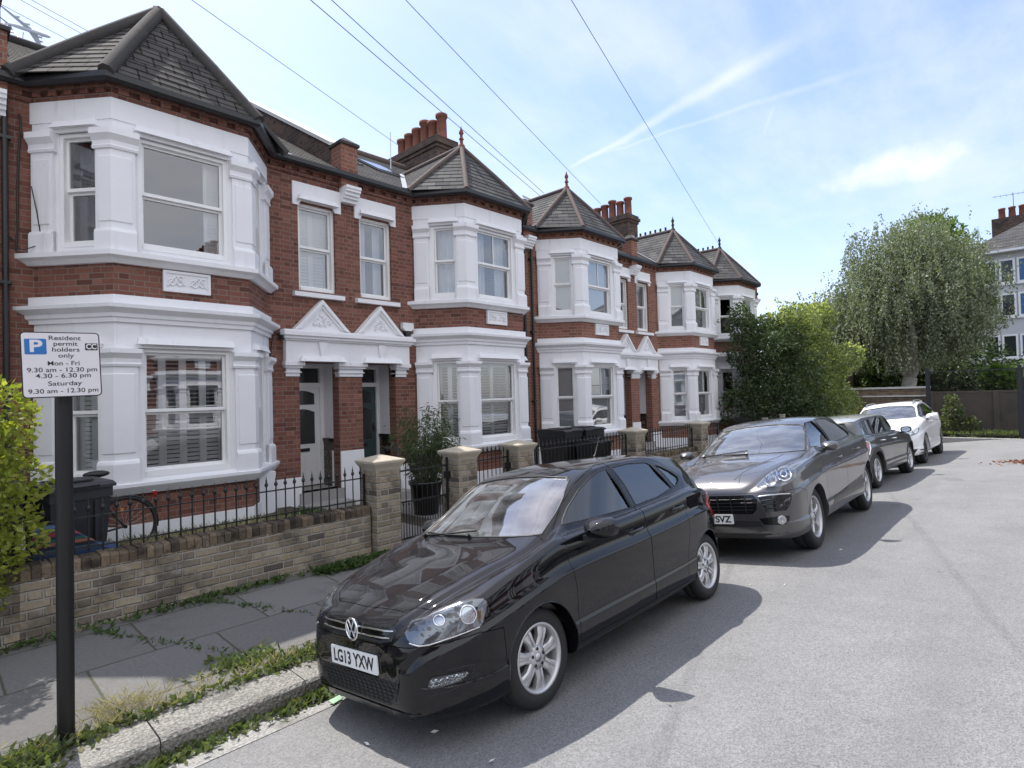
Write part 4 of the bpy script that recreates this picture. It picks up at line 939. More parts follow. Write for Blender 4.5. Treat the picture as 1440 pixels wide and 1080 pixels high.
    def handle(s,a,z,sg,par,mat=None):
        h=s.hit('side',sg)(a,z)
        if h[0] is None: return
        y=h[0].y; m=MB()
        m.tube([(a-.10,y-sg*.002,z-.002),(a-.085,y+sg*.022,z),(a-.03,y+sg*.032,z+.004),(a+.05,y+sg*.032,z+.006),(a+.09,y+sg*.02,z+.006),(a+.105,y-sg*.002,z+.006)],[.008,.012,.014,.014,.012,.008],8); s.put(m,'handle',mat or s.paint,par)
        s.put(s.patch([(a-.05+.055*math.cos(q*.3927),z-.005+.028*math.sin(q*.3927)) for q in range(16)],'side',sg,.05,.0015,0),'handle_recess',M['black'],par)
    def interior(s,ax,rowz,w,drv,wheel_x,dash):
        D=MB(); D.hexa([(dash[0],-w,dash[2]-.3),(dash[1],-w,dash[2]-.3),(dash[1],w,dash[2]-.3),(dash[0],w,dash[2]-.3),(dash[0],-w,dash[2]-.03),(dash[1],-w,dash[2]),(dash[1],w,dash[2]),(dash[0],w,dash[2]-.03)]); D.ball((dash[1]-.02,drv*.36,dash[2]-.01),(.12,.2,.055),0,14,8)
        s.put(D,'dashboard',M['dash'])
        S=MB(); c=Vector((wheel_x,drv*.36,dash[2]-.03)); nrm=Vector((1,0,.5)).normalized(); u=Vector((0,1,0)); v=nrm.cross(u)
        S.tube([c+(u*math.cos(q*2*math.pi/24)+v*math.sin(q*2*math.pi/24))*.18 for q in range(25)],.015,6); 
        for q in (0,math.pi,-math.pi/2): S.tube([c-nrm*.02,c+(u*math.cos(q)+v*math.sin(q))*.175],.016,6)
        S.tube([c-nrm*.02,c-nrm*.25],.03,8); s.put(S,'steering_wheel',M['black'])
        for (x0,ys) in ax:
            for y in ys:
                S=MB(); wv=.25 if len(ys)==2 else .6
                def cush(p0,p1,th,hw):
                    a=Vector(p0);b=Vector(p1); t=(b-a); n=Vector((-t.z,0,t.x)).normalized()*th
                    sec=[]
                    for i in range(7):
                        f=i/6; k=math.sin(math.pi*min(1,max(0,f*1.0)))**.3 if 0<f<1 else .55
                        for j in range(12):
                            q=2*math.pi*j/12; cs,sn=math.cos(q),math.sin(q)
                            sec.append(tuple(a+t*f+Vector((0,hw*(.82+.18*k)*math.copysign(abs(cs)**.5,cs),0))+n*(k*math.copysign(abs(sn)**.7,sn))))
                    S.add(sec,[(i*12+j,i*12+(j+1)%12,(i+1)*12+(j+1)%12,(i+1)*12+j) for i in range(6) for j in range(12)],0,True); S.add(sec[:12],[tuple(range(12))]); S.add(sec[-12:],[tuple(range(12))])
                cush((x0-.48,y,rowz+.02),(x0,y,rowz-.02),.08,wv); cush((x0,y,rowz),(x0+.22,y,rowz+.56),.065,wv)
                for hy in ((y,) if len(ys)==2 else (-.36,.36)): cush((x0+.235,hy,rowz+.62),(x0+.27,hy,rowz+.80),.045,.13)
                s.put(S,'seat',M['seat'])
from mathutils import Euler
def wiper(car,pts,h=.012):
    mb=MB(); W=[]
    f=car.hit('front')
    for b,z in pts:
        q=f(b,z)
        if q[0] is not None: W.append(q[0]+q[1]*h)
    if len(W)>1: mb.tube(W,.007,6); mb.tube([W[0]+Vector((0,0,-.01)),W[0]+Vector((-.02,0,.015))],.016,8)
    car.put(mb,'wiper',M['black'])
def plate(car,a,b0,z,text,tilt=0.,bw=.52,yellow=False,rear=False,shift=0.,sc=.086,textw=.46,par=None):
    w,h=bw/2,.0555; n=[]; P=MB(); pts=[]
    for cx_,cz_ in ((w-.012,h-.012),(-(w-.012),h-.012),(-(w-.012),-(h-.012)),(w-.012,-(h-.012))):
        q0={(True,True):0,(False,True):90,(False,False):180,(True,False):270}[(cx_>0,cz_>0)]
        for k in range(4): q=R(q0+30*k); pts.append((cx_+.012*math.cos(q),cz_+.012*math.sin(q)))
    sx=-1 if not rear else 1   # reading direction: seen from the front +y runs to the reader's left
    P.prism([(a,b0+u,z+v) for u,v in pts],(.008,0,0)); o=car.put(P,'number_plate',M['plate'])
    if text:
        vs,fs=text_mb(text,.108,.003,.72); xs=[p[0] for p in vs]; k=textw/(max(xs)-min(xs)); ys=[p[1] for p in vs]; cy=(max(ys)+min(ys))/2; ky=.079/(max(ys)-min(ys))
        T=MB(); T.add([(a-.0012,b0-(p[0]*k+shift)*1.0,z+(p[1]-cy)*ky) for p in vs],[f for f in fs]); car.put(T,'plate_text',M['black'],o)
    return o
M['car_dark']=simple('car_dark_trim',(.012,.012,.013),.6,0,.1,8); M['car_glass']=glass('car_glass',(.34,.38,.37),1.05); M['car_glass_dark']=glass('car_privacy_glass',(.22,.25,.25),1.3)
M['tyre']=simple('tyre_rubber',(.022,.022,.023),.78,0,.2,14,.15,80); M['alloy']=simple('silver_alloy',(.60,.60,.61),.34,.6,.08,9,dirt=(9,(.25,.24,.22),.58,.35)); M['alloy_dark']=simple('dark_alloy',(.05,.05,.052),.3,.8,.1,9); M['brake']=simple('brake_metal',(.12,.11,.105),.5,.7,.2,20)
M['brass']=simple('brass',(.6,.45,.2),.25,.9,.1,9); M['chrome']=simple('chrome',(.85,.86,.88),.06,1.,.02,5); M['chrome_dull']=simple('satin_chrome',(.6,.61,.62),.22,1.,.05,8); M['plate']=simple('white_number_plate',(.80,.81,.80),.35,0,.03,6); M['dash']=simple('dashboard_plastic',(.17,.18,.17),.6,0,.1,9); M['seat']=simple('seat_fabric',(.035,.036,.038),.9,0,.15,12,.2,90)
M['lamp_clear']=glass('clear_lamp_cover',(.93,.95,.97),.9); M['lamp_dark']=simple('lamp_housing',(.22,.24,.26),.16,.6,.1,14); M['lamp_refl']=simple('lamp_reflector',(.55,.57,.60),.14,1.,.05,30); M['red_lamp']=simple('red_lamp',(.42,.015,.012),.12,0,.1,20,coat=1.)
M['amber']=simple('amber_lamp',(.7,.28,.05),.2,0,.05,9); M['amber_dim']=simple('dim_amber_lamp',(.28,.14,.04),.2,0,.05,9); M['black_gloss']=simple('gloss_black',(.010,.010,.011),.12,0,.05,5); M['mesh_black']=simple('honeycomb_black',(.02,.02,.022),.5,0,.2,8)
P_polo=paint('black_car_paint',(.0055,.0058,.008),rough=.5,metal=.0,dust=.075); P_mac=paint('grey_metallic_paint',(.10,.097,.10),rough=.36,metal=.6,dust=.05); P_mini=paint('brown_grey_metallic_paint',(.085,.082,.08),rough=.36,metal=.7,dust=.04); P_white=paint('white_car_paint',(.78,.78,.79),rough=.35,metal=0,dust=0.); P_roof=paint('silver_roof_paint',(.42,.43,.42),rough=.4,metal=.4,dust=0.)

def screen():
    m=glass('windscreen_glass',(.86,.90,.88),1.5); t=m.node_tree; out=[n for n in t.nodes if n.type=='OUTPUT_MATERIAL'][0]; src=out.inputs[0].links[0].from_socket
    d=t.nodes.new('ShaderNodeBsdfDiffuse'); d.inputs[0].default_value=(.75,.80,.84,1); nz=t.nodes.new('ShaderNodeTexNoise'); nz.inputs['Scale'].default_value=5; nz.inputs['Detail'].default_value=6; mr=t.nodes.new('ShaderNodeMapRange'); mr.inputs[1].default_value=.35; mr.inputs[2].default_value=.75; mr.inputs[3].default_value=.03; mr.inputs[4].default_value=.16  # patchy dust film, also whitens the glass in place of a bright sky reflection
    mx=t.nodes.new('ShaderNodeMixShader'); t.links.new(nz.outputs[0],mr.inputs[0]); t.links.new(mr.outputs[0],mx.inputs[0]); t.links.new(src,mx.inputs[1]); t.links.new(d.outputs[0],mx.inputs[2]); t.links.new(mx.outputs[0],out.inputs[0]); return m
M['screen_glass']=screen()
def ribbed():
    t=NT('ribbed_reflector'); w=t.n('ShaderNodeTexVoronoi'); w.inputs['Scale'].default_value=70; t.L(t.obj(),w.inputs['Vector']); t.pbr((.78,.80,.83),.12,.9,t.bump(w.outputs['Distance'],.9,.02)); return t.mat
M['lamp_ribbed']=ribbed()
def pxpoly(car,z,ox,oy,pts):
    h=car.hit('pix'); out=[]
    for x,y in pts:
        q=h(ox+x/z,oy+y/z)
        if q[0] is not None: out.append((q[0].x,q[0].z))
    return out
def px(z,ox,oy,pts): return [(ox+x/z,oy+y/z) for x,y in pts]
def disc_on(car,u,v,kind,sg,r,off,mb,m=0,prof=None,n=20):
    q=car.hit(kind,sg)(u,v)
    if q[0] is None: return
    c=q[0]+q[1]*off; nn=q[1].normalized(); x=Vector((0,0,1)).cross(nn).normalized(); y=nn.cross(x); pr=prof or [(0.02,.02),(.35,.03),(.4,.10),(.55,.06),(.85,.10),(1,.13),(1,-.3)]
    vs=[tuple(c+(x*math.cos(2*math.pi*j/n)+y*math.sin(2*math.pi*j/n))*r*a+nn*r*b) for a,b in pr for j in range(n)]
    mb.add(vs,[(i*n+j,i*n+(j+1)%n,(i+1)*n+(j+1)%n,(i+1)*n+j) for i in range(len(pr)-1) for j in range(n)],m,True)
def doors(car,F,Rr,ylo=.52):
    out={}
    for sg in (1,-1):
        lo,hi=(ylo,1.35) if sg>0 else (-1.35,-ylo)
        for key,P in (('f',F),('r',Rr)): out[(key,sg)]=car.split(P,'y',lo,hi)
    return out
def mirror_poly(P): return P+[(a,-b) for a,b in P[::-1] if abs(b)>1e-6]
def arch(car,axs,r0,r1,zc,z0,mat,name='wheel_arch_trim',off=.006):
    for ax in axs:
        for sg in (1,-1):
            a0=math.asin(max(-1,(z0-zc)/r1)); P=[(ax+r1*math.cos(a0+(math.pi-2*a0)*k/18),zc+r1*math.sin(a0+(math.pi-2*a0)*k/18)) for k in range(19)]
            b0=math.asin(max(-1,(z0-zc)/r0)); P+=[(ax+r0*math.cos(math.pi-b0-(math.pi-2*b0)*k/18),zc+r0*math.sin(math.pi-b0-(math.pi-2*b0)*k/18)) for k in range(19)]
            car.put(car.patch(P,'side',sg,.04,off,.014),name,mat)
# ------------------------------------------------ black hatchback
S_polo=CarShape(zt=[(-.85,.60),(-.84,.665),(-.80,.712),(-.72,.76),(-.5,.84),(-.2,.915),(.06,.972),(.14,1.005),(.42,1.17),(.70,1.33),(.86,1.395),(1.05,1.432),(1.45,1.452),(1.9,1.445),(2.3,1.412),(2.53,1.378),(2.64,1.31),(2.80,1.11),(2.91,.96),(2.98,.80),(3.02,.62),(3.03,.5)],
 hw=[(-.85,.46),(-.838,.52),(-.80,.58),(-.72,.655),(-.6,.74),(-.4,.808),(0,.836),(.4,.83),(1.2,.835),(1.9,.835),(2.4,.828),(2.62,.80),(2.80,.745),(2.93,.69),(3.0,.62),(3.03,.54)],
 zs=[(-.85,.53),(-.8,.62),(-.6,.735),(-.3,.835),(0,.915),(.3,.975),(.8,.995),(1.3,1.005),(1.9,1.03),(2.3,1.05),(2.55,1.03),(2.83,.93),(2.97,.78),(3.03,.45)],
 zb=[(-.85,.27),(-.82,.20),(-.6,.18),(-.3,.19),(.3,.21),(1.9,.22),(2.5,.25),(2.85,.28),(3.03,.34)],
 wt=[(-.85,.28),(-.8,.40),(-.6,.50),(-.3,.58),(.1,.655),(.3,.665),(.6,.62),(.95,.59),(1.4,.585),(2.0,.575),(2.5,.55),(2.75,.56),(2.93,.55),(3.03,.42)],
 dr=[(-.85,.03),(-.6,.022),(0,.022),(.12,.035),(.3,.085),(.5,.11),(.8,.085),(1.1,.06),(2.0,.06),(2.5,.065),(2.65,.08),(2.93,.06),(3.03,.03)],crease=.022,low=.004,ins=.085)
c=Car('parked_hatchback',S_polo,(2.729,3.132,0),(-.131,0,.015),'black hatchback nearest the camera with its white number plate facing us','car',P_polo,2.47,.335,.305,(.02,2.8,.42,.045),None)
POLO=c; z3=(4,700,620)
fw=pxpoly(c,*z3,[(425,472),(440,405),(480,318),(540,243),(600,192),(640,170),(656,178),(700,290),(736,398),(600,440)])
fw=[(.455,1.045),(.62,1.155),(.80,1.255),(1.0,1.33),(1.15,1.363),(1.235,1.365),(1.30,1.19),(1.345,1.025),(.9,1.03)]
rw=[(1.42,1.03),(1.375,1.20),(1.315,1.372),(1.6,1.378),(1.88,1.357),(1.94,1.33),(2.03,1.19),(2.10,1.085),(1.8,1.045)]
qw=[(2.15,1.09),(2.08,1.20),(1.995,1.325),(2.10,1.295),(2.22,1.235),(2.31,1.165),(2.29,1.13),(2.22,1.10)]
c.window(fw,'side','f|window_glass'); c.window(rw,'side','r|window_glass'); c.window(qw,'side','r|quarter_glass')
ws=[(-.655,1.012),(0,1.008),(.655,1.012),(.645,1.06),(.60,1.22),(.545,1.325),(.50,1.352),(.25,1.378),(0,1.385)]; ws=ws+[(-b,z) for b,z in ws[-2:2:-1]]
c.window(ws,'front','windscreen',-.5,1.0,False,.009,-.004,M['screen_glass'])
c.window([(-.50,1.06),(.50,1.06),(.50,1.10),(.44,1.30),(-.44,1.30),(-.50,1.10)],'rear','rear_window',2.45,3.4,False,.008,-.004)
dd=doors(c,[(.36,.29),(.375,.64),(.335,.90),(.36,1.0),(.40,1.045),(.60,1.185),(.80,1.30),(1.0,1.372),(1.18,1.405),(1.275,1.408),(1.34,1.21),(1.385,1.0),(1.40,.77),(1.39,.44),(1.38,.29)],
 [(1.384,.29),(1.394,.44),(1.404,.77),(1.389,1.0),(1.344,1.21),(1.279,1.408),(1.6,1.413),(1.92,1.39),(2.12,1.33),(2.36,1.15),(2.26,1.03),(2.09,.86),(2.09,.70),(2.03,.56),(1.97,.40),(1.96,.29)])
bn=c.split([(-.715,-.36),(-.60,-.56),(-.40,-.665),(.0,-.715),(.27,-.70),(.19,-.5),(.11,-.25),(.085,0),(.11,.25),(.19,.5),(.27,.70),(.0,.715),(-.40,.665),(-.60,.56),(-.715,.36),(-.735,0)],'z',.60,1.3)
bp=c.split([(-1.2,.05),(-.31,.05),(-.335,.40),(-.345,.60),(-.5,.615),(-.66,.60),(-1.2,.585)],'y',-1.2,1.2)
c.finish(c.me,'body'); c.finish(bn,'bonnet'); c.finish(bp,'bumper')
D={k:c.finish(m,'door') for k,m in dd.items()}; c.glaze(D)
for sg in (1,-1): c.handle(1.22,.865,sg,D[('f',sg)]); c.handle(1.95,.925,sg,D[('r',sg)])
for ax in (0,2.47):
    for sg in (1,-1): c.wheel(ax,sg,.302,.19,.207,'seven',.302,.665,M['alloy'])
c.mirror(.56,.915,1.0,1.05); c.interior([(.98+.25,(-.36,.36)),(2.2,(0,))],.55,.62,1,.62,(.12,.50,.96))
c.put(c.patch([(-.40,.672),(-.36,.692),(.36,.692),(.40,.672),(.385,.618),(.30,.606),(-.30,.606),(-.385,.618)],'front',1,.05,.003,.02),'grille',M['mesh_black'])
g=MB(); c.line([(-.385,.668),(0,.672),(.385,.668)],'front',1,.0055,.008,mb=g); c.line([(-.37,.634),(0,.636),(.37,.634)],'front',1,.0055,.008,mb=g); c.put(g,'grille_strip',M['chrome'])
g=MB(); q=c.hit('front')(0,.652); ctr=q[0]+Vector((-.012,0,0)); rr=.064
g.tube([ctr+Vector((0,rr*math.cos(k*math.pi/16),rr*math.sin(k*math.pi/16))) for k in range(33)],.0075,6,caps=False)
for pts in ([(-.030,.052),(-.001,.004),(.0,.004),(.030,.052)],[(-.052,.026),(-.026,-.045),(.0,.0),(.026,-.045),(.052,.026)]): g.tube([ctr+Vector((0,u,v)) for u,v in pts],.006,6)
e=c.put(g,'emblem',M['chrome']); g=MB(); g.lathe([(.001,-.001),(rr,-.001),(rr,.012)],tuple(ctr+Vector((.004,0,0))),'x',24); c.put(g,'emblem_disc',M['black_gloss'],e)
c.put(c.patch([(-.44,.40),(.44,.40),(.40,.30),(.33,.265),(-.33,.265),(-.40,.30)],'front',1,.05,.003,.02),'lower_grille',M['mesh_black'])
g=MB()
for r in range(6):
    z=.282+r*.021; w=.33+.085*min(1,(z-.265)/.09); n=int(w*2/.025); c.line([(-w+i*.025,z+(.006 if (i+r)%2 else -.006)) for i in range(n+1)],'front',1,.0028,.006,mb=g,k=4,step=.05)
c.put(g,'grille_mesh',M['black'])
q=c.hit('front')(0,.475); plate(c,q[0].x-.012,0,.475,'LG13 YXW',textw=.452)
z2=(4.5,440,800); hl=px(3.342,436,788,[(478,286),(462,312),(450,345),(458,370),(475,388),(512,401),(560,395),(690,352),(798,312),(812,285),(824,245),(832,212),(826,190),(808,181),(775,184),(700,201),(640,222),(590,244),(530,270)])
fg=px(*z2,[(725,752),(735,710),(750,690),(860,668),(970,646),(985,655),(965,680),(935,706),(850,735),(760,758)])
for sg in (1,-1):
    h=c.put(c.patch(hl,'pix',sg,9,.0025,.012),'headlight',M['lamp_dark']); Z=lambda u,v:(436+u/3.342,788+v/3.342)
    g=MB(); c.blob(*Z(608,285),7.5,7,sg,g); c.blob(*Z(742,255),11,12.5,sg,g)
    c.put(g,'reflector',M['lamp_refl'],h); g=MB(); c.ring(*Z(608,285),7.5,7,sg,g,.005); c.ring(*Z(742,255),11,12.5,sg,g,.006); c.line(px(3.342,436,788,[(470,390),(512,402),(560,396),(690,353),(795,313)]),'pix',sg,.007,.005,mb=g,step=4); c.put(g,'lamp_trim',M['chrome'],h)
    g=MB(); c.blob(*Z(795,258),4,8,sg,g); c.put(g,'indicator',M['amber_dim'],h)
    c.put(c.patch(hl,'pix',sg,9,.013,0),'lamp_cover',M['lamp_clear'],h)
    h=c.put(c.patch(fg,'pix',sg,2,.003,.01),'fog_light',M['lamp_ribbed']); c.put(c.patch(fg,'pix',sg,6,.010,.0),'lamp_cover',M['lamp_clear'],h)
    c.put(c.line(fg,'pix',sg,.004,.003,True,step=3),'fog_trim',M['black'],h)
    c.put(c.patch([(2.58,.86),(2.74,.98),(2.82,.90),(2.84,.76),(2.75,.70),(2.65,.76)],'side',sg,.04,.004,.012,smooth=True),'tail_light',M['red_lamp'])
for sg in (1,-1):
    c.put(c.line([(.40,.05),(.1,.50),(-.35,.60),(-.60,.50)] if False else [(.05,.55),(-.3,.50),(-.62,.40)],'top',sg,.006,-.002),'bonnet_crease',P_polo)
    c.put(c.line(px(3.342,436,788,[(560,640),(660,615),(740,570),(770,520),(772,488),(640,520)]),'pix',sg,.0035,.0,step=4),'fog_surround',M['black'])
c.put(c.patch([(-.55,.245),(.55,.245),(.50,.205),(-.50,.205)],'front',1,.06,.006,.02),'front_lip',M['black_gloss'])
wiper(c,[(-.05,1.012),(.2,1.014),(.52,1.02)]); wiper(c,[(.50,1.005),(.2,1.022),(-.08,1.04)])
c.pillar([(1.352,1.03),(1.31,1.19),(1.243,1.366),(1.308,1.373),(1.368,1.20),(1.412,1.03)])
g=MB(); q=c.hit('top')(1.95,.0)[0]; g.tube([q,q+Vector((.03,0,.03)),q+Vector((.14,0,.20))],[.012,.006,.003],6); c.put(g,'antenna',M['black'])
for sg in (1,-1):
    for ax in (0,2.47): c.put(c.line([(ax+.336*math.cos(R(k)),.305+.336*math.sin(R(k))) for k in range(-8,189,7)],'side',sg,.007,-.002),'wheel_arch',P_polo)
g=MB(); g.box(-.5,2.6,-.62,.62,.16,.24); c.put(g,'underbody',M['car_dark'])
# ------------------------------------------------ grey coupe-backed off-roader
S_mac=CarShape(zt=[(-.92,.73),(-.905,.795),(-.86,.86),(-.75,.93),(-.5,1.01),(-.1,1.075),(.3,1.115),(.42,1.145),(.75,1.33),(1.05,1.475),(1.3,1.54),(1.65,1.575),(2.1,1.565),(2.5,1.53),(2.9,1.455),(3.15,1.36),(3.4,1.20),(3.58,1.06),(3.68,.94),(3.74,.78),(3.76,.6)],
 hw=[(-.92,.62),(-.905,.71),(-.85,.79),(-.75,.865),(-.55,.925),(-.2,.952),(0,.957),(.5,.945),(1.2,.945),(2.0,.955),(2.8,.968),(3.2,.92),(3.5,.84),(3.7,.74),(3.76,.64)],
 zs=[(-.92,.66),(-.8,.86),(-.6,.96),(-.4,1.005),(-.1,1.045),(.3,1.08),(.6,1.10),(1.2,1.11),(2.0,1.12),(2.5,1.14),(3.0,1.15),(3.4,1.07),(3.6,.94),(3.76,.55)],
 zb=[(-.92,.34),(-.87,.27),(-.6,.24),(0,.26),(.5,.28),(2.3,.28),(3,.3),(3.6,.36),(3.76,.42)],
 wt=[(-.92,.36),(-.8,.5),(-.5,.60),(0,.67),(.4,.73),(.6,.75),(.9,.70),(1.2,.665),(1.7,.65),(2.4,.63),(3.0,.60),(3.4,.60),(3.76,.45)],
 dr=[(-.92,.03),(-.5,.04),(0,.04),(.4,.045),(.6,.09),(.85,.11),(1.1,.09),(1.4,.065),(2.4,.065),(3.0,.09),(3.5,.06),(3.76,.03)],crease=.016,low=.008,ins=.125)
c=Car('parked_suv',S_mac,(7.515,2.987,.031),(-.119,0,.022),'grey metallic SUV with twin round headlights parked behind the black hatchback','car',P_mac,2.807,.395,.37,(.35,3.4,.5,.05),None)
ws=[(-.735,1.13),(0,1.135),(.735,1.13),(.72,1.19),(.65,1.37),(.60,1.435),(.55,1.46),(.25,1.495),(0,1.50)]; ws=ws+[(-b,z) for b,z in ws[-2:2:-1]]
c.window([(.66,1.16),(.82,1.29),(1.0,1.40),(1.2,1.475),(1.33,1.495),(1.44,1.30),(1.50,1.145),(1.1,1.14)],'side','f|window_glass')
c.window([(1.56,1.15),(1.50,1.31),(1.40,1.50),(1.75,1.51),(2.1,1.48),(2.42,1.385),(2.62,1.27),(2.68,1.20),(2.5,1.175),(2.1,1.155)],'side','r|window_glass')
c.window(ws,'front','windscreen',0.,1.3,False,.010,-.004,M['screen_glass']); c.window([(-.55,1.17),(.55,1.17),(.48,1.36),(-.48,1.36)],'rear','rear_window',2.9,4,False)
dd=doors(c,[(.50,.40),(.47,.8),(.51,1.09),(.60,1.16),(.80,1.325),(1.0,1.445),(1.2,1.52),(1.36,1.535),(1.47,1.31),(1.525,1.10),(1.54,.75),(1.52,.40)],[(1.524,.40),(1.544,.75),(1.529,1.10),(1.474,1.31),(1.364,1.535),(1.8,1.545),(2.15,1.51),(2.48,1.40),(2.76,1.20),(2.62,1.0),(2.46,.84),(2.38,.62),(2.33,.40)],.56)
bn=c.split([(-.66,-.30),(-.50,-.52),(-.2,-.60),(.3,-.72),(.52,-.74),(.44,-.4),(.41,0),(.44,.4),(.52,.74),(.3,.72),(-.2,.60),(-.50,.52),(-.66,.30),(-.84,.34),(-.87,0),(-.84,-.34)],'z',.72,1.3)
bp=c.split([(-1.3,.05),(-.36,.05),(-.40,.5),(-.40,.74),(-.55,.79),(-1.3,.775)],'y',-1.3,1.3)
c.finish(c.me,'body'); c.finish(bn,'bonnet'); c.finish(bp,'bumper'); D={k:c.finish(m,'door') for k,m in dd.items()}; c.glaze(D)
for sg in (1,-1): c.handle(1.28,.965,sg,D[('f',sg)]); c.handle(2.28,.995,sg,D[('r',sg)])
for ax in (0,2.807):
    for sg in (1,-1): c.wheel(ax,sg,.37,.24,.245,'five',.37,.765,M['alloy'])
c.mirror(.62,.985,1.16,.88); c.interior([(1.25,(-.40,.40)),(2.45,(0,))],.68,.72,1,.85,(.45,.75,1.08))
c.put(c.patch([(-.50,.765),(.50,.765),(.55,.72),(.53,.60),(.48,.555),(-.48,.555),(-.53,.60),(-.55,.72)],'front',1,.05,.003,.02),'grille',M['black_gloss'])
g=MB()
for b in (-.42,-.25,-.09,.09,.25,.42): c.line([(b,.57),(b*.98,.755)],'front',1,.006,.008,mb=g)
for z in (.60,.64,.68,.72): c.line([(-.50,z),(.50,z)],'front',1,.004,.006,mb=g)
c.put(g,'grille_bar',M['alloy_dark'])
c.put(c.patch([(-.55,.475),(.55,.475),(.58,.41),(-.58,.41)],'front',1,.05,.003,.02),'lower_grille',M['black'])
q=c.hit('front')(0,.50); plate(c,q[0].x-.03,0,.50,'7 SVZ',textw=.27,shift=.10)
z5=(4.5,940,540); hl=px(*z5,[(560,655),(575,622),(610,586),(660,551),(720,529),(772,527),(800,548),(794,590),(765,624),(715,645),(640,656)])
si=px(*z5,[(562,710),(620,697),(700,690),(774,685),(781,715),(768,765),(745,800),(690,806),(620,811),(600,770)]); fo=px(*z5,[(575,853),(690,838),(768,832),(764,862),(745,886),(700,893),(605,890)])
for sg in (1,-1):
    h=c.put(c.patch(hl,'pix',sg,6,.0025,.012,smooth=True),'headlight',M['lamp_dark']); g=MB()
    Z=lambda u,v:(940+u/4.5,540+v/4.5)
    c.blob(*Z(648,614),7.5,7,sg,g); c.blob(*Z(730,574),9,8.5,sg,g); c.put(g,'reflector',M['lamp_refl'],h); g=MB()
    for (u,v,rx,ry) in ((648,614,8,7.5),(730,574,9.5,9),(730,574,4.5,4.2)): c.ring(*Z(u,v),rx,ry,sg,g,.011,.010)
    c.put(g,'lamp_ring',M['chrome'],h); g=MB(); c.blob(*Z(730,574),4,3.8,sg,g,.012); c.put(g,'lens',M['black_gloss'],h); c.put(c.patch(hl,'pix',sg,6,.02,0,smooth=True),'lamp_cover',M['lamp_clear'],h)
    h=c.put(c.patch(si,'pix',sg,6,.003,.012),'side_intake',M['black_gloss']); g=MB()
    for t in (.3,.55,.8): c.line([(si[0][0]+4+8*t,si[0][1]+(si[-2][1]-si[0][1])*t),(si[3][0]-2-5*t,si[3][1]+(si[6][1]-si[3][1])*t)],'pix',sg,.008,.006,mb=g,step=3)
    c.put(g,'slat',M['car_dark'],h); g=MB(); c.line([(si[0][0]+2,si[0][1]+1.2),(si[2][0],si[2][1]+1.6),(si[3][0]-2,si[3][1]+2)],'pix',sg,.011,.008,mb=g,step=3); c.put(g,'running_light',M['lamp_refl'],h)
    h=c.put(c.patch(fo,'pix',sg,6,.003,.012),'fog_light',M['black_gloss']); g=MB(); disc_on(c,940+716/4.5,540+860/4.5,'pix',sg,.05,.008,g); c.put(g,'reflector',M['lamp_refl'],h)
    c.put(c.patch([(.60,.42),(2.30,.42),(2.36,.60),(2.1,.575),(.72,.50)],'side',sg,.06,.003,.008),'side_trim',M['alloy_dark'])
    c.put(c.patch([(3.25,1.06),(3.6,.98),(3.63,.90),(3.3,.97)],'side',sg,.05,.003,.01),'tail_light',M['red_lamp'])
    for ax in (0,2.807): c.put(c.line([(ax+.396*math.cos(R(k)),.37+.396*math.sin(R(k))) for k in range(-8,189,7)],'side',sg,.008,-.002),'wheel_arch',P_mac)
    g=MB(); 
    c.line([(-.74,.26),(-.3,.36),(.35,.50)],'top',sg,.012,-.006,mb=g,k=8)
    c.put(g,'bonnet_crease',P_mac)
g=MB(); 
q=c.hit('front')(0,.885)
if q[0] is not None:
    nn=q[1]; x=Vector((0,1,0)); y=nn.cross(x); g.prism([tuple(q[0]+nn*.002+x*u+y*v) for u,v in ((-.024,.03),(.024,.03),(.024,-.005),(.0,-.032),(-.024,-.005))],tuple(nn*.004))
    c.put(g,'emblem',M['brass'])
c.pillar([(1.508,1.15),(1.45,1.30),(1.34,1.50),(1.392,1.50),(1.49,1.31),(1.552,1.15)]); c.put(c.patch([(-.8,.335),(.8,.335),(.72,.275),(-.72,.275)],'front',1,.08,.004,.014),'front_lip',M['black'])
wiper(c,[(-.02,1.137),(.3,1.14),(.62,1.15)]); wiper(c,[(.62,1.135),(.3,1.16),(0,1.18)])
g=MB(); g.box(-.5,3.2,-.7,.7,.22,.32); c.put(g,'underbody',M['car_dark'])
# ------------------------------------------------ brown-grey five-door facing away
S_mini=CarShape(zt=[(-.75,0.6075),(-.73,0.6906),(-.66,0.7737),(-.5,0.8485),(-.1,0.9),(.35,0.945),(.48,0.99),(.72,1.21),(.92,1.35),(1.15,1.415),(1.6,1.445),(2.3,1.435),(2.85,1.395),(3.02,1.35),(3.14,1.17),(3.22,0.91),(3.30,0.7737),(3.34,0.5577)],
 hw=[(-.75,.52),(-.72,.64),(-.6,.76),(-.35,.85),(0,.885),(1.2,.88),(2.5,.89),(2.8,.865),(3.1,.80),(3.27,.72),(3.34,.60)],
 zs=[(-.75,0.5577),(-.6,0.7238),(-.3,0.8402),(.3,0.92),(.7,0.96),(1.5,0.98),(2.5,1.0),(2.95,0.99),(3.15,0.8734),(3.34,0.4912)],
 zb=[(-.75,.32),(-.6,.22),(.3,.25),(2.3,.25),(3.0,.28),(3.34,.40)],
 wt=[(-.75,.35),(-.5,.55),(0,.66),(.4,.70),(.7,.70),(1.0,.68),(1.6,.68),(2.6,.67),(3.0,.655),(3.2,.65),(3.34,.5)],
 dr=[(-.75,.03),(0,.04),(.45,.05),(.7,.10),(1.0,.075),(1.5,.06),(2.8,.06),(3.1,.07),(3.34,.03)],crease=.012,ins=.10)
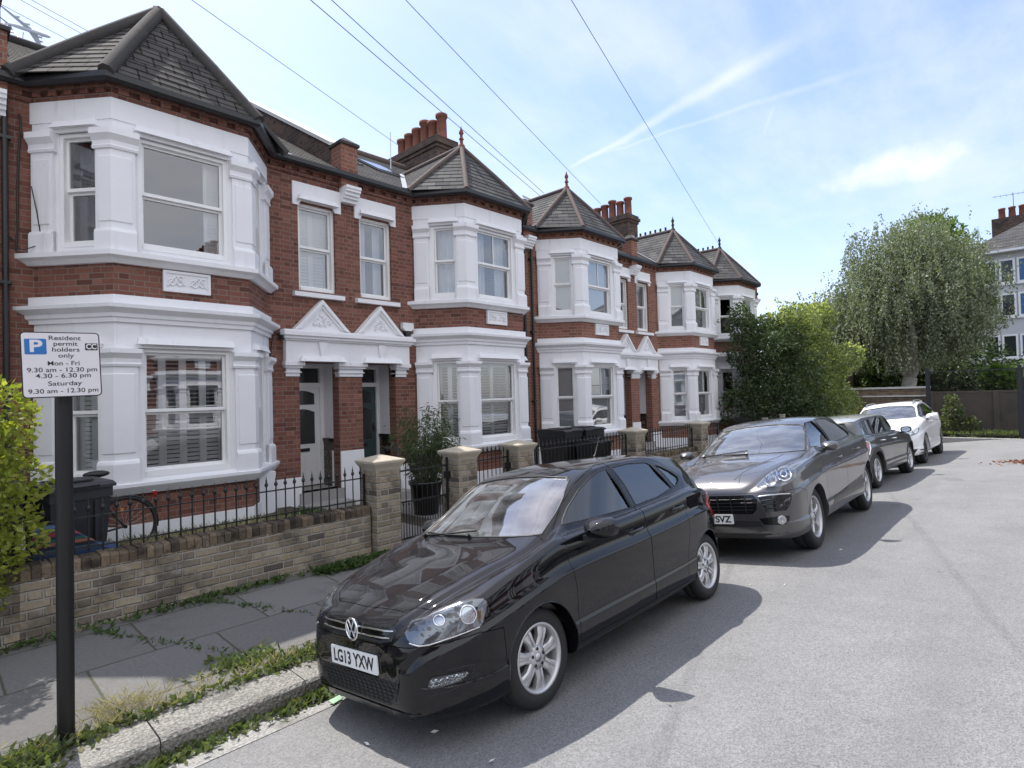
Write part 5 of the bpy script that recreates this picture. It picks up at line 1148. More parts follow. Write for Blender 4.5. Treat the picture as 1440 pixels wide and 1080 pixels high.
c=Car('parked_crossover',S_mini,(15.62,3.24,.0),(.11,0,math.pi-.045),'brown-grey compact crossover with a pale roof, its red tail light towards us','car',P_mini,2.595,.365,.335,(.4,3.05,.5,.045),None)
c.window([(.62,1.005),(.80,1.18),(.97,1.315),(1.15,1.342),(1.33,1.345),(1.36,1.01)],'side','f|window_glass'); c.window([(1.44,1.01),(1.42,1.345),(1.8,1.347),(2.22,1.335),(2.27,1.02)],'side','r|window_glass'); c.window([(2.35,1.025),(2.31,1.33),(2.6,1.315),(2.80,1.29),(2.90,1.11),(2.88,1.04)],'side','quarter_glass',mat=M['car_glass_dark'])
ws=[(-.66,1.01),(.66,1.01),(.60,1.29),(.55,1.325),(0,1.355),(-.55,1.325),(-.60,1.29)]; c.window(ws,'front','windscreen',0.,1.15,False)
c.window([(-.56,0.99),(.56,0.99),(.55,1.19),(.50,1.3),(-.50,1.3),(-.55,1.19)],'rear','rear_window',2.7,3.6,False)
rf=c.split([(.95,1.368),(1.3,1.372),(2.6,1.358),(2.95,1.315),(3.3,1.3),(3.4,1.69),(.5,1.69)],'y',-1,1)
dd=doors(c,[(.42,0.3915),(.40,0.89),(.50,0.96),(.75,1.19),(.95,1.36),(1.38,1.365),(1.40,0.99),(1.41,0.3915)],[(1.414,0.3915),(1.404,0.99),(1.384,1.365),(2.3,1.352),(2.32,0.99),(2.22,0.7238),(2.16,0.5577),(2.13,0.3915)],.60)
c.finish(c.me,'body'); c.finish(rf,'roof',mats=(P_roof,M['car_dark'])); D={k:c.finish(m,'door') for k,m in dd.items()}; c.glaze(D)
for sg in (1,-1): c.handle(1.22,.86,sg,D[('f',sg)],M['chrome']); c.handle(2.10,.88,sg,D[('r',sg)],M['chrome'])
for ax in (0,2.595):
    for sg in (1,-1): c.wheel(ax,sg,.34,.215,.222,'five',.335,.72,M['alloy'])
c.mirror(.62,.97,1.0,.9,M['black_gloss']); c.interior([(1.25,(-.38,.38)),(2.4,(0,))],.60,.68,1,.8,(.45,.7,.94))
c.pillar([(1.36,1.02),(1.335,1.345),(1.415,1.345),(1.44,1.02)]); c.pillar([(2.27,1.02),(2.225,1.335),(2.305,1.33),(2.35,1.025)])
arch(c,(0,2.595),.366,.43,.335,.26,M['black'])
zt_=(6.75,1160,540); tl=px(*zt_,[(334,556),(352,549),(374,553),(394,580),(406,625),(404,662),(390,676),(372,662),(352,615)])
for sg in (1,-1):
    P=[(2.93,0.8734),(2.98,0.91),(3.06,0.92),(3.12,0.8734),(3.15,0.7571),(3.12,0.674),(3.06,0.6491),(3.00,0.6823),(2.95,0.7737)]
    h=c.put(c.patch(P,'side',sg,.03,.006,.014,smooth=True),'tail_light',M['red_lamp']); c.put(c.line(smoothpoly(P),'side',sg,.014,.004,True),'lamp_trim',M['chrome'],h)
    c.put(c.patch([(.5,.28),(2.1,.28),(2.1,.38),(.5,.38)],'side',sg,.08,.004,.01),'side_trim',M['black'])
    c.put(c.line([(.45,0.965),(1.5,0.99),(2.9,1.015)],'side',sg,.008,.002),'chrome_strip',M['chrome_dull'])
g=MB(); c.line([(-.56,.50),(.56,.50)],'rear',1,.05,.0,mb=g,k=8); c.put(g,'rear_bumper_trim',M['black'])
g=MB(); g.box(-.4,2.9,-.65,.65,.22,.32); c.put(g,'underbody',M['car_dark'])
# ------------------------------------------------ white crossover
S_wh=CarShape(zt=[(-.90,.72),(-.88,.83),(-.8,.925),(-.6,.99),(-.2,1.05),(.25,1.10),(.38,1.135),(.75,1.36),(1.05,1.505),(1.4,1.575),(2.0,1.585),(2.6,1.54),(2.95,1.46),(3.1,1.35),(3.3,1.10),(3.42,.95),(3.48,.6)],
 hw=[(-.90,.55),(-.88,.65),(-.8,.75),(-.6,.86),(-.2,.905),(1.2,.90),(2.6,.91),(3.0,.87),(3.3,.79),(3.48,.62)],
 zs=[(-.90,.66),(-.75,.86),(-.3,1.0),(.3,1.07),(.7,1.10),(1.5,1.12),(2.4,1.16),(2.9,1.18),(3.2,1.06),(3.48,.55)],
 zb=[(-.90,.34),(-.7,.25),(0,.26),(2.4,.27),(3.0,.31),(3.48,.42)],
 wt=[(-.90,.4),(-.5,.60),(0,.68),(.4,.71),(.8,.69),(1.1,.66),(1.7,.65),(2.6,.62),(3.1,.62),(3.48,.45)],
 dr=[(-.90,.03),(0,.04),(.4,.05),(.7,.10),(1.1,.085),(1.5,.06),(2.6,.065),(3.1,.07),(3.48,.03)],crease=.018,ins=.11)
c=Car('parked_crossover',S_wh,(17.65,3.26,0.),(-.10,0,0),'white crossover with black arch trim and roof rails, farthest along the kerb','car',P_white,2.646,.37,.345,(.35,3.1,.5,.05),None)
c.window([(.60,1.14),(.80,1.30),(1.0,1.42),(1.2,1.475),(1.38,1.48),(1.46,1.15)],'side','f|window_glass'); c.window([(1.53,1.155),(1.46,1.485),(1.9,1.48),(2.3,1.43),(2.62,1.32),(2.72,1.235),(2.3,1.18)],'side','r|window_glass')
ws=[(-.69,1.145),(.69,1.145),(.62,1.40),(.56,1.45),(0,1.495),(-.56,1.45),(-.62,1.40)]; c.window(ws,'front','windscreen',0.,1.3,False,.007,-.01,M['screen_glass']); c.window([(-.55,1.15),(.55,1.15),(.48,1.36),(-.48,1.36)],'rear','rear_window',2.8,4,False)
dd=doors(c,[(.48,.45),(.45,1.0),(.50,1.10),(.75,1.31),(1.0,1.46),(1.42,1.52),(1.50,1.1),(1.50,.45)],[(1.504,.45),(1.504,1.1),(1.424,1.52),(2.0,1.52),(2.5,1.43),(2.8,1.22),(2.45,.9),(2.25,.62),(2.2,.45)],.58)
c.finish(c.me,'body'); D={k:c.finish(m,'door') for k,m in dd.items()}; c.glaze(D)
for ax in (0,2.646):
    for sg in (1,-1): c.wheel(ax,sg,.345,.22,.235,'five',.345,.735,M['alloy_dark'])
c.mirror(.64,.99,1.14,1.1); c.interior([(1.25,(-.38,.38)),(2.4,(0,))],.68,.68,1,.8,(.42,.7,1.07))
c.pillar([(1.465,1.155),(1.388,1.482),(1.455,1.485),(1.525,1.158)])
arch(c,(0,2.646),.371,.43,.345,.27,M['black'])
hl=px(*zt_,[(758,468),(800,446),(890,415),(888,450),(862,478),(805,496),(762,492)])
for sg in (1,-1):
    P=[(.46,.92),(.62,.97),(.84,.97),(.86,.90),(.80,.85),(.55,.83)]
    h=c.put(c.patch(hl,'pix',sg,5,.004,.012,smooth=True),'headlight',M['lamp_dark']); g=MB(); 
    for u,v in ((800,470),(850,450)): disc_on(c,1160+u/6.75,540+v/6.75,'pix',sg,.055,.008,g)
    c.put(g,'reflector',M['lamp_refl'],h)
    c.put(c.patch([(-.41,.30),(-.41,.40),(-.66,.40),(-.66,.30)],'side',sg,.06,.004,.01),'bumper_trim',M['black'])
    c.put(c.patch([(.42,.28),(2.2,.28),(2.2,.42),(.42,.40)],'side',sg,.08,.004,.01),'side_trim',M['black'])
    c.handle(1.25,1.0,sg,D[('f',sg)]); c.handle(2.25,1.02,sg,D[('r',sg)])
    g=MB(); h=c.hit('top',sg); P=[h(a,.56)[0] for a in (1.15,1.3,1.7,2.1,2.5,2.65)]; g.tube([P[0]]+[p+Vector((0,0,.05)) for p in P[1:-1]]+[P[-1]],.018,6); c.put(g,'roof_rail',M['chrome_dull'])
c.put(c.patch([(-.45,.80),(.45,.80),(.30,.62),(-.30,.62)],'front',1,.06,.004,.012),'grille',M['black_gloss']); g=MB(); c.line([(-.36,.80),(-.12,.64),(.12,.64),(.36,.80)],'front',1,.014,.006,mb=g); c.put(g,'grille_strip',M['chrome'])
c.put(c.patch([(-.80,.42),(.80,.42),(.72,.30),(-.72,.30)],'front',1,.06,.004,.012),'lower_grille',M['black'])
q=c.hit('front')(0,.52); plate(c,q[0].x-.02,0,.52,'')
g=MB(); g.box(-.5,3.0,-.65,.65,.24,.34); c.put(g,'underbody',M['car_dark'])
# ---------------------------------------------------------------- vegetation helpers
def quads_obj(name,V,mat,par=None,org=(0,0,0)):
    V=np.asarray(V,float)-np.array(org); n=len(V); me=bpy.data.meshes.new(name)
    me.vertices.add(n*4); me.vertices.foreach_set('co',V.reshape(-1)); me.loops.add(n*4); me.loops.foreach_set('vertex_index',np.arange(n*4,dtype=np.int32))
    me.polygons.add(n); me.polygons.foreach_set('loop_start',np.arange(0,n*4,4,dtype=np.int32)); me.polygons.foreach_set('loop_total',np.full(n,4,dtype=np.int32))
    me.materials.append(mat); me.update(calc_edges=True); me.validate()
    o=bpy.data.objects.new(name,me); COL.objects.link(o)
    if par is not None: o.parent=par
    return o
def leaf_quads(P,size,asp=.5,updown=.35,dirs=None,jit=.35):
    "leaf-shaped rhombic quads at points P"
    n=len(P); P=np.asarray(P,float)
    if dirs is None: d=nrg.normal(size=(n,3)); d[:,2]=d[:,2]*.6-updown
    else: d=np.asarray(dirs)+nrg.normal(size=(n,3))*jit
    d/=np.linalg.norm(d,axis=1)[:,None]; r=nrg.normal(size=(n,3)); s=np.cross(d,r); s/=np.linalg.norm(s,axis=1)[:,None]+1e-9
    L=(size*nrg.uniform(.65,1.35,n))[:,None]; W=L*asp
    return np.stack([P,P+d*L*.45+s*W*.5,P+d*L,P+d*L*.45-s*W*.5],1)
def clump_points(centres,radii,n,shell=.55,flat=1.):
    C=np.asarray(centres); Rr=np.asarray(radii); w=Rr**2; i=nrg.choice(len(C),n,p=w/w.sum()); d=nrg.normal(size=(n,3)); d/=np.linalg.norm(d,axis=1)[:,None]
    r=Rr[i]*(shell+(1-shell)*nrg.uniform(0,1,n)**.6)*nrg.uniform(.9,1.12,n); p=C[i]+d*r[:,None]*np.array([1,1,flat]); return p,d
def limb(mb,a,b,r0,r1,bend=.15,n=6,k=7):
    a,b=Vector(a),Vector(b); L=(b-a).length; off=Vector((rng.uniform(-1,1),rng.uniform(-1,1),rng.uniform(-.4,.4)))*L*bend
    pts=[a.lerp(b,i/n)+off*math.sin(math.pi*i/n) for i in range(n+1)]; mb.tube(pts,[r0+(r1-r0)*i/n for i in range(n+1)],k); return pts
M['bark']=simple('grey_brown_bark',(.12,.10,.08),.9,0,.3,5,.8,25); M['birch_bark']=simple('pale_birch_bark',(.42,.40,.36),.85,0,.15,3,.5,20,dirt=(7,(.06,.055,.05),.54,.8))
M['leaf_birch']=leafmat('birch_leaf',[(.15,.18,.115),(.20,.23,.15),(.26,.29,.20),(.12,.145,.09)],.28)
M['leaf_dark']=leafmat('dark_glossy_leaf',[(.035,.055,.025),(.055,.085,.035),(.095,.13,.06),(.04,.065,.028)],.3)
M['leaf_shrub']=leafmat('shrub_leaf',[(.15,.19,.08),(.21,.25,.11),(.28,.32,.15),(.105,.14,.055)],.48); M['leaf_lit_tip']=leafmat('sunlit_shoot',[(.42,.46,.18),(.50,.52,.26),(.36,.42,.13)],.5)
M['leaf_lime']=leafmat('yellow_green_leaf',[(.25,.28,.05),(.34,.36,.08),(.19,.24,.045),(.42,.42,.12)],.5)
M['leaf_green']=leafmat('fresh_green_leaf',[(.07,.13,.03),(.11,.18,.045),(.15,.22,.06),(.05,.09,.025)],.45)
M['leaf_mid']=leafmat('mid_green_leaf',[(.05,.085,.03),(.075,.12,.04),(.10,.15,.05)],.4)
M['leaf_bamboo']=leafmat('bamboo_leaf',[(.05,.085,.035),(.08,.12,.05),(.12,.15,.07)],.4)
M['weed']=leafmat('weed_leaf',[(.08,.115,.045),(.115,.15,.06),(.15,.185,.085),(.055,.08,.03),(.20,.19,.10)],.4)
M['grass']=leafmat('dry_grass',[(.34,.29,.19),(.42,.36,.25),(.24,.21,.12),(.46,.41,.30)],.4)
M['pale_tips']=leafmat('white_blossom',[(.62,.62,.52),(.5,.52,.40)],.3)
# ---------------------------------------------------------------- weeping birch behind the end wall
T=root('birch_tree',(31.,4.9,.2),'big weeping silver birch with grey-green hanging foliage behind the wall','tree','trees beyond the end of the road')
b=MB(); base=Vector((31,4.9,.2)); fork=Vector((31.0,4.75,2.4)); limb(b,base,fork,.34,.28,.04)
tips=[(31.2,6.6,4.6),(30.6,5.6,6.8),(31.3,4.4,7.6),(30.7,3.4,6.6),(31.6,2.9,5.4),(29.6,4.7,6.2),(32.6,5.2,6.9)]
for t in tips:
    p=limb(b,fork,t,.20,.06,.12)
    for _ in range(4): q=p[rng.randint(3,6)]; limb(b,q,q+Vector((rng.uniform(-1.4,1.4),rng.uniform(-1.6,1.6),rng.uniform(.3,1.4))),.05,.015,.15,4,5)
part(b,'trunk',M['birch_bark'],T)
cs=[((31,4.7,7.0),2.7),((31.2,6.4,6.1),2.0),((31,8.3,5.0),1.5),((31,9.2,4.7),1.15),((30.8,7.6,5.6),1.4),((31,9.0,4.4),1.0),((30.4,5.2,5.0),2.3),((30.6,3.6,4.9),1.6),((30.8,3.3,6.3),2.0),((31.2,2.3,5.8),1.0),((29.6,4.9,6.3),1.8),((32.4,4.5,7.2),2.2),((31,7.2,5.2),1.6),((30.9,5.4,8.3),1.5),((31.,3.8,8.0),1.6),((30.5,3.1,4.6),1.2)]
Q=[];Dd=[]
for _ in range(760):
    i=rng.choices(range(len(cs)),[c[1]**2 for c in cs])[0]; c,r=cs[i]; d=Vector((rng.gauss(0,1),rng.gauss(0,1),rng.gauss(.3,.8))).normalized(); p0=Vector(c)+d*r*rng.uniform(.5,1.06)
    out=Vector((d.x,d.y,0))*.35; L0=rng.uniform(.6,2.3)*(1.0 if p0.z>4 else .65); sw=Vector((rng.gauss(0,.14),rng.gauss(0,.14),0)); sp=rng.uniform(.14,.32)
    for _k in range(rng.randint(4,11)):
        p=p0+Vector((rng.gauss(0,sp),rng.gauss(0,sp),rng.gauss(0,.14))); L=L0*rng.uniform(.5,1.1); zmin=2.55+max(0,3.7-p.y)*.9
        if p.z-L<zmin: L=max(.3,p.z-zmin)
        n=int(L*19)
        for k in range(n):
            f=k/max(1,n); q=p+out*(1-(1-f)**2)*.8+Vector((0,0,.11*math.sin(min(1,f*3)*math.pi)-L*f))+sw*f
            Q.append(q+Vector((rng.gauss(0,.04),rng.gauss(0,.04),rng.gauss(0,.03)))); Dd.append((rng.gauss(0,.5),rng.gauss(0,.5),-.9))
print('birch leaves',len(Q))
part_=quads_obj('crown',leaf_quads([tuple(q) for q in Q],.108,.55,dirs=Dd),M['leaf_birch'],T,tuple(T.location))
def bush(name,loc,label,cat,mat,cs,n,size,shell=.5,trunk=None,group=None,asp=.55,mat2=None,flat=1.,inner=True,updown=.2):
    T=root(name,loc,label,cat,group); b=MB()
    for (c,r) in cs[:9]: limb(b,Vector(loc)+Vector((rng.uniform(-.1,.1),rng.uniform(-.1,.1),0)),Vector(c),trunk or .035,.012,.12,5,6)
    part(b,'trunk' if 'tree' in cat else 'stem',M['bark'],T)
    p,d=clump_points([c for c,_ in cs],[r for _,r in cs],n,shell,flat); g=p[:,2]>loc[2]+.02; p=p[g]; d=d[g]
    dirs=d*.8+np.array([0,0,-updown])
    if 'shrub' in name or 'tree' in name or 'bush' in name:   # ragged shoots standing out of the crown
        k=nrg.choice(len(p),110); ex=[];ed=[]; rr=max(r for _,r in cs)
        for i in k:
            v=d[i]*.7+nrg.normal(size=3)*.35+np.array([0,0,.35]); v/=np.linalg.norm(v); L=rr*nrg.uniform(.2,.65)
            for f in np.linspace(0,1,18): ex.append(p[i]+v*L*f+nrg.normal(size=3)*size*.3); ed.append(v+nrg.normal(size=3)*.6)
        p=np.vstack([p,ex]); d=np.vstack([d,np.repeat(d[k],18,0)]); dirs=np.vstack([dirs,ed])
    quads_obj('crown' if 'tree' in cat else 'foliage',leaf_quads(p,size,asp,dirs=dirs,jit=.6),mat,T,tuple(loc))
    if mat2:
        k=nrg.choice(len(p),len(p)//3); up=k[(d[k,2]>.15)&(p[k,2]>2.9)]; quads_obj('pale_tips',leaf_quads(p[up]+d[up]*.04,size*.95,.6,dirs=d[up],jit=.6),mat2,T,tuple(loc))  # paler leaves on the upward-facing top only: sunlight put into the leaf colour
    return T
def cluster(c,R_,n,r0,r1,sq=1.):
    out=[(c,R_*.75)]
    for _ in range(n):
        d=Vector((rng.gauss(0,1),rng.gauss(0,1),rng.gauss(0,1))).normalized(); out.append(((c[0]+d.x*R_*.75,c[1]+d.y*R_*.75,c[2]+d.z*R_*.75*sq),rng.uniform(r0,r1)))
    return out
P,_d=clump_points([(rng.uniform(58,75),y,rng.uniform(2.0,3.6)) for y in np.linspace(-12,30,26)],[rng.uniform(2.2,3.4) for _ in range(26)],16000,.5)
tag(quads_obj('distant_trees',leaf_quads(P[P[:,2]>.2],.5,.6),M['leaf_mid']),'far belt of trees beyond the flats and the birch','trees',None,'stuff')
# green maple behind the birch, shrubs beyond the wall
bush('round_tree',(39,5.4,.2),'taller bright green tree showing over the top of the birch','tree',M['leaf_green'],cluster((39,4.5,9.1),2.1,12,.8,1.2),9000,.20,.5,.22,'trees beyond the end of the road')
for i,(x,y,z,r,l,mt) in enumerate(((36,8.5,2.4,1.5,'light green bush under the left side of the birch','leaf_green'),(35,7.6,2.3,1.2,'darker green bush between the light bush and the birch trunk','leaf_mid'),(37,6.6,2.9,2.0,'dark bush directly behind the birch trunk','leaf_dark'),(38,3.2,2.8,2.3,'large dark bush right of the birch trunk','leaf_dark'),(33.5,1.9,2.1,.55,'low leafy shrub on top of the end wall by the flats','leaf_green'),(35,.6,2.0,.8,'broad low shrub in front of the ground floor of the flats','leaf_green'),(45,12.6,3.0,2.2,'distant pale green tree seen between the shrub and the birch','leaf_green'))):
    bush('garden_bush',(x,y,.2),l,'bush',M[mt],cluster((x,y,z),r,10,r*.4,r*.55),5200,.19,.45,.05,'bushes beyond the end wall')
# ---------------------------------------------------------------- tall shrub in the last front garden
cs=[((22.2,6.95,2.4),1.3),((23.0,6.75,2.3),1.15),((23.6,6.6,2.5),.8),((22.2,7.0,3.7),1.1),((22.9,6.85,3.7),.95),((23.5,6.7,3.3),.8),((22.8,6.3,1.2),1.05),((24.4,6.3,1.3),1.0),((22.7,7.0,4.4),.6),((23.2,6.85,4.15),.5),((21.6,7.2,4.1),.7)]
cs+= [((c[0]+rng.gauss(0,.55)*r,c[1]-.5*r+rng.gauss(0,.4)*r,c[2]+rng.uniform(.3,1.05)*r),rng.uniform(.28,.5)) for c,r in cs for _ in range(2)]
bush('spreading_shrub',(23.2,6.8,.11),'tall spreading shrub with pale yellow-green tips, right of the dark evergreen shrub','shrub',M['leaf_shrub'],cs,24000,.105,.74,.07,mat2=M['leaf_lit_tip'],asp=.62,group='tall shrubs in the last front garden')
cs=[((20.4,7.3,1.9),1.15),((21.2,7.0,2.2),1.2),((20.8,7.3,3.1),.95),((21.4,7.2,3.6),.85),((19.9,7.7,3.3),.65),((19.75,7.8,4.1),.36),((19.6,7.8,1.4),.8),((21.0,6.6,1.1),1.0),((19.6,7.9,4.5),.22),((20.3,7.5,3.9),.5),((21.8,6.6,1.0),.9)]
cs+= [((c[0]+rng.gauss(0,.55)*r,c[1]-.5*r+rng.gauss(0,.4)*r,c[2]+rng.uniform(.2,1.)*r),rng.uniform(.25,.45)) for c,r in cs for _ in range(2)]
bush('evergreen_shrub',(20.6,7.2,.11),'tall dark glossy evergreen shrub against the last house','shrub',M['leaf_dark'],cs,20000,.10,.74,.07,asp=.55,group='tall shrubs in the last front garden')
# ---------------------------------------------------------------- privet hedge at the left edge
cs=[]
for k in range(46):
    x=rng.uniform(-2.2,.44); z=rng.uniform(.55,2.25); cs.append(((x,rng.uniform(6.3,6.75),z*(1 if x<.2 else .93)),rng.uniform(.22,.36)))
cs+= [((.48,6.35,1.2),.26),((.52,6.3,1.75),.2),((.40,6.3,.85),.24),((.3,6.3,.6),.22),((.45,6.35,2.1),.22),((.2,6.4,2.35),.22),((.62,6.28,1.45),.2),((.60,6.3,1.0),.2),((.35,6.25,1.5),.3),((.56,6.32,2.0),.2)]
hd=bush('privet_hedge',(-.6,6.5,.11),'yellow-green privet hedge behind the parking sign, spilling over the low wall','hedge',M['leaf_lime'],cs,30000,.062,.70,.03,asp=.5,updown=-.1)
# ---------------------------------------------------------------- front garden walls, piers, railings
def copem():
    t=NT('sooty_coping_brick'); g=t.n('ShaderNodeNewGeometry'); o=t.obj(); c=t.ramp(g.outputs['Random Per Island'],[(0,(.045,.038,.032)),(.3,(.12,.09,.065)),(.55,(.20,.155,.105)),(.8,(.08,.065,.052)),(1,(.26,.20,.14))])
    c=t.mix(1.,c,t.math('MULTIPLY_ADD',t.noise(30,4,.7,o),.8,.6),'MULTIPLY'); c=t.mix(t.smooth(t.noise(8,5,.7,o),.50,.64,0,.75),c,(.025,.022,.02)); c=t.mix(t.smooth(t.noise(6.5,5,.7,o),.60,.72,0,.6),c,(.42,.40,.35))
    t.pbr(c,.9,0,t.bump(t.noise(40,4,.7,o),1.,.012),.25); return t.mat
M['cope']=copem()
def gwall(x0,x1,label,y0=6.30,y1=6.53,h=.62,mat='brick_yellow',cope=True,z0=.06):
    w=MB(); w.box(x0,x1,y0,y1,z0,h); o=root('garden_wall',((x0+x1)/2,(y0+y1)/2,z0),label,'wall','low walls along the front gardens'); part(w,'wall',M[mat],o)
    if cope:
        c=MB(); x=x0
        while x<x1-.03:
            d=min(rng.uniform(.066,.074),x1-x); jz=rng.uniform(-.008,.006); jy=rng.uniform(-.008,.01); e=.012
            c.prism([(x+.005,y0-.004+jy,h+.001),(x+.005,y0-.004+jy,h+.095+jz-e),(x+.005,y0+.008+jy,h+.105+jz),(x+.005,y1-.006,h+.105+jz),(x+.005,y1+.004,h+.09),(x+.005,y1+.004,h+.001)],(d-.008,0,0)); x+=d
        c.box(x0,x1,y0+.012,y1-.012,h,h+.093); part(c,'coping',M['cope'],o)
    return o
gwall(.62,3.98,'low stock brick wall under the spear-topped railing of the nearest house')
gwall(-6,.618,'low stock brick wall under the yellow-green hedge at the left edge')
gwall(7.0,10.1,'low stock brick wall in front of the house with the grey door')
gwall(10.55,13.05,'low stock brick wall below the railing beside the three wheelie bins')
gwall(15.5,25.0,'low stock brick wall in front of the tall shrub',h=.55)
def pier(x,label,h=1.16,w=.36,y=6.2):
    o=root('gate_pier',(x,y+w/2,.07),label,'gate pier','stock brick gate piers with stone caps'); m=MB(); m.box(x-w/2,x+w/2,y,y+w,.07,h); part(m,'shaft',M['brick_yellow'],o)
    c=MB(); cy=y+w/2; pr=[(w/2+.0,h),(w/2+.012,h+.03),(w/2+.03,h+.06),(w/2+.048,h+.09),(w/2+.052,h+.115),(w/2+.044,h+.125)]
    vs=[(x+sx*r,cy+sy*r,z) for r,z in pr for sx,sy in ((-1,-1),(1,-1),(1,1),(-1,1))]; fs=[(i*4+j,i*4+(j+1)%4,(i+1)*4+(j+1)%4,(i+1)*4+j) for i in range(len(pr)-1) for j in range(4)]
    n=len(vs); vs.append((x,cy,h+.19)); fs+=[(n-4+j,n-4+(j+1)%4,n) for j in range(4)]; c.add(vs,fs); part(c,'cap',M['stone'],o); return o
pier(4.19,'gate pier at the right end of the spear-topped railing, nearest the camera'); pier(5.55,'gate pier right of the bamboo pot, between the first two front paths'); pier(6.80,'gate pier left of the railing with the wheelie bins, behind the black car roof'); pier(10.28,'gate pier right of the three wheelie bins'); pier(13.22,'gate pier in front of the house with the spiked ridge, near the grey SUV')
def railing(x0,x1,label,zb=.74,zt=1.06,tip=1.19,y=6.42,pitch=.108,fancy=True,posts=True):
    m=MB(); m.box(x0,x1,y-.016,y+.016,zb+.045,zb+.057); m.box(x0,x1,y-.016,y+.016,zt,zt+.012); n=int((x1-x0)/pitch)
    for k in range(n+1):
        x=x0+.02+k*pitch
        if x>x1-.01: break
        m.tube([(x,y,zb),(x,y,zt+.07)],.0085,6)
        if fancy: m.lathe([(.004,0),(.018,.012),(.022,.03),(.014,.05),(.008,.062),(.011,.07),(.006,.09),(.001,.125)],(x,y,zt+.05),'z',6)
        else: m.lathe([(.009,0),(.009,.03),(.001,.09)],(x,y,zt+.06),'z',6)
    if posts:
        for x in (x1,): m.box(x-.012,x+.012,y-.012,y+.012,zb-.1,zt+.06)
    return thing(m,'railing',M['black_iron'],label,'railing','iron railings along the front gardens')
railing(.66,3.97,'black spear-topped iron railing on the low wall of the nearest house')
railing(7.02,10.08,'black iron railing in front of the three wheelie bins',y=6.42,zt=1.12); railing(10.5,13.0,'black iron railing right of the three wheelie bins',zt=1.12)
def gate(x0,x1,label,y=6.4,h=1.2):
    o=root('garden_gate',((x0+x1)/2,y,.1),label,'gate','iron front gates'); m=MB()
    for x in (x0+.02,x1-.02): m.box(x-.014,x+.014,y-.014,y+.014,.14,h)
    for z in (.17,.66,h-.12): m.box(x0+.034,x1-.034,y-.01,y+.01,z,z+.022)
    part(m,'gate_frame',M['black_iron'],o); m=MB(); n=int((x1-x0)/.09)
    for k in range(1,n):
        x=x0+.02+(x1-x0-.04)*k/n; m.tube([(x,y,.19),(x,y,h-.04+.05*math.sin(math.pi*k/n))],.007,6); m.lathe([(.007,0),(.016,.02),(.001,.09)],(x,y,h-.04+.05*math.sin(math.pi*k/n)),'z',6)
        if k<n: m.tube([(x+.045,y,.19),(x+.045,y,.62)],.006,5); m.lathe([(.006,0),(.013,.015),(.001,.07)],(x+.045,y,.62),'z',6)
    part(m,'gate_bar',M['black_iron'],o); m=MB(); m.box(x1-.06,x1+.02,y-.03,y+.03,.9,1.0); part(m,'latch',M['black_iron'],o)
gate(4.40,5.34,'black iron gate left of the bamboo pot, by the nearest black car'); gate(5.76,6.60,'black iron gate between two stone-capped piers behind the black car'); gate(13.45,14.45,'black iron gate hidden behind the grey SUV')
# handrail by the first door
m=MB(); m.tube([(4.72,6.75,.12),(4.72,6.75,1.42),(4.66,6.75,1.46),(4.6,6.75,1.38)],.014,6); m.tube([(4.86,7.3,.12),(4.86,7.3,1.36)],.012,6); m.tube([(4.72,6.75,1.34),(4.86,7.3,1.34)],.01,6); thing(m,'handrail',M['black_iron'],'thin black iron handrail by the front steps of the nearest house','handrail')
# end wall, mesh fence, outbuilding, flats
M['brick_dim']=brick('brown_wall_brick',[(.11,.075,.055),(.15,.10,.07),(.19,.135,.095),(.085,.06,.048)],(.20,.18,.15),bump=.8,wob=.008,stain=[(1.0,(.06,.05,.04),.5,.5)])
o=root('end_wall',(26.4,6.0,.15),'long brown brick wall with a stone coping across the end of the road','wall'); m=MB(); m.box(26.3,26.55,3.45,9.6,.15,1.62); m.box(26.36,26.55,3.45,9.6,1.62,1.93); part(m,'wall',M['brick_dim'],o); m=MB(); m.box(26.26,26.36,3.45,9.6,1.62,1.67); m.box(26.33,26.58,3.45,9.6,1.93,2.0); part(m,'coping',M['stone_pale'],o)
M['conc_panel']=simple('stained_concrete_panel',(.10,.08,.065),.9,0,.25,2.5,.5,25,dirt=(1.5,(.05,.045,.04),.5,.6))
o=root('panel_wall',(26.2,-1,.15),'brown concrete panel wall behind the mesh fence','wall','walls at the end of the road'); m=MB()
for k in range(6): m.box(26.1,26.2,3.4-1.85*(k+1)+.08,3.4-1.85*k-.08,.15,1.72)
part(m,'panel',M['conc_panel'],o); m=MB()
for k in range(7): m.box(26.04,26.22,3.4-1.85*k-.08,3.4-1.85*k+.08,.15,1.80)
part(m,'post',M['conc_panel'],o); m=MB(); m.box(26.08,26.24,-7.8,3.4,1.72,1.79); part(m,'coping',M['conc_panel'],o)
o=root('mesh_fence',(24.75,0,.2),'black wire mesh fence on steel posts at the end of the road','fence'); m=MB(); fx=24.72
for y in (3.30,.86,-1.6,-4.0): m.box(fx-.05,fx+.05,y-.05,y+.05,.2,2.62)
part(m,'fence_post',M['black_iron'],o); m=MB()
for (ya,yb) in ((3.25,.91),(.81,-1.55),(-1.65,-3.95)):
    for z in (.30,2.48): m.box(fx-.02,fx+.02,yb,ya,z,z+.035)
    m.box(fx-.02,fx+.02,ya-.03,ya,.3,2.5); m.box(fx-.02,fx+.02,yb,yb+.03,.3,2.5)
part(m,'fence_rail',M['black_iron'],o); m=MB()
for k in range(int((3.25+3.95)/.075)): y=-3.95+k*.075; m.box(fx-.002,fx+.002,y-.002,y+.002,.3,2.5)
for k in range(int(2.2/.075)): z=.3+k*.075; m.box(fx-.002,fx+.002,-3.95,3.25,z-.002,z+.002)
part(m,'wire_mesh',M['black_iron'],o)
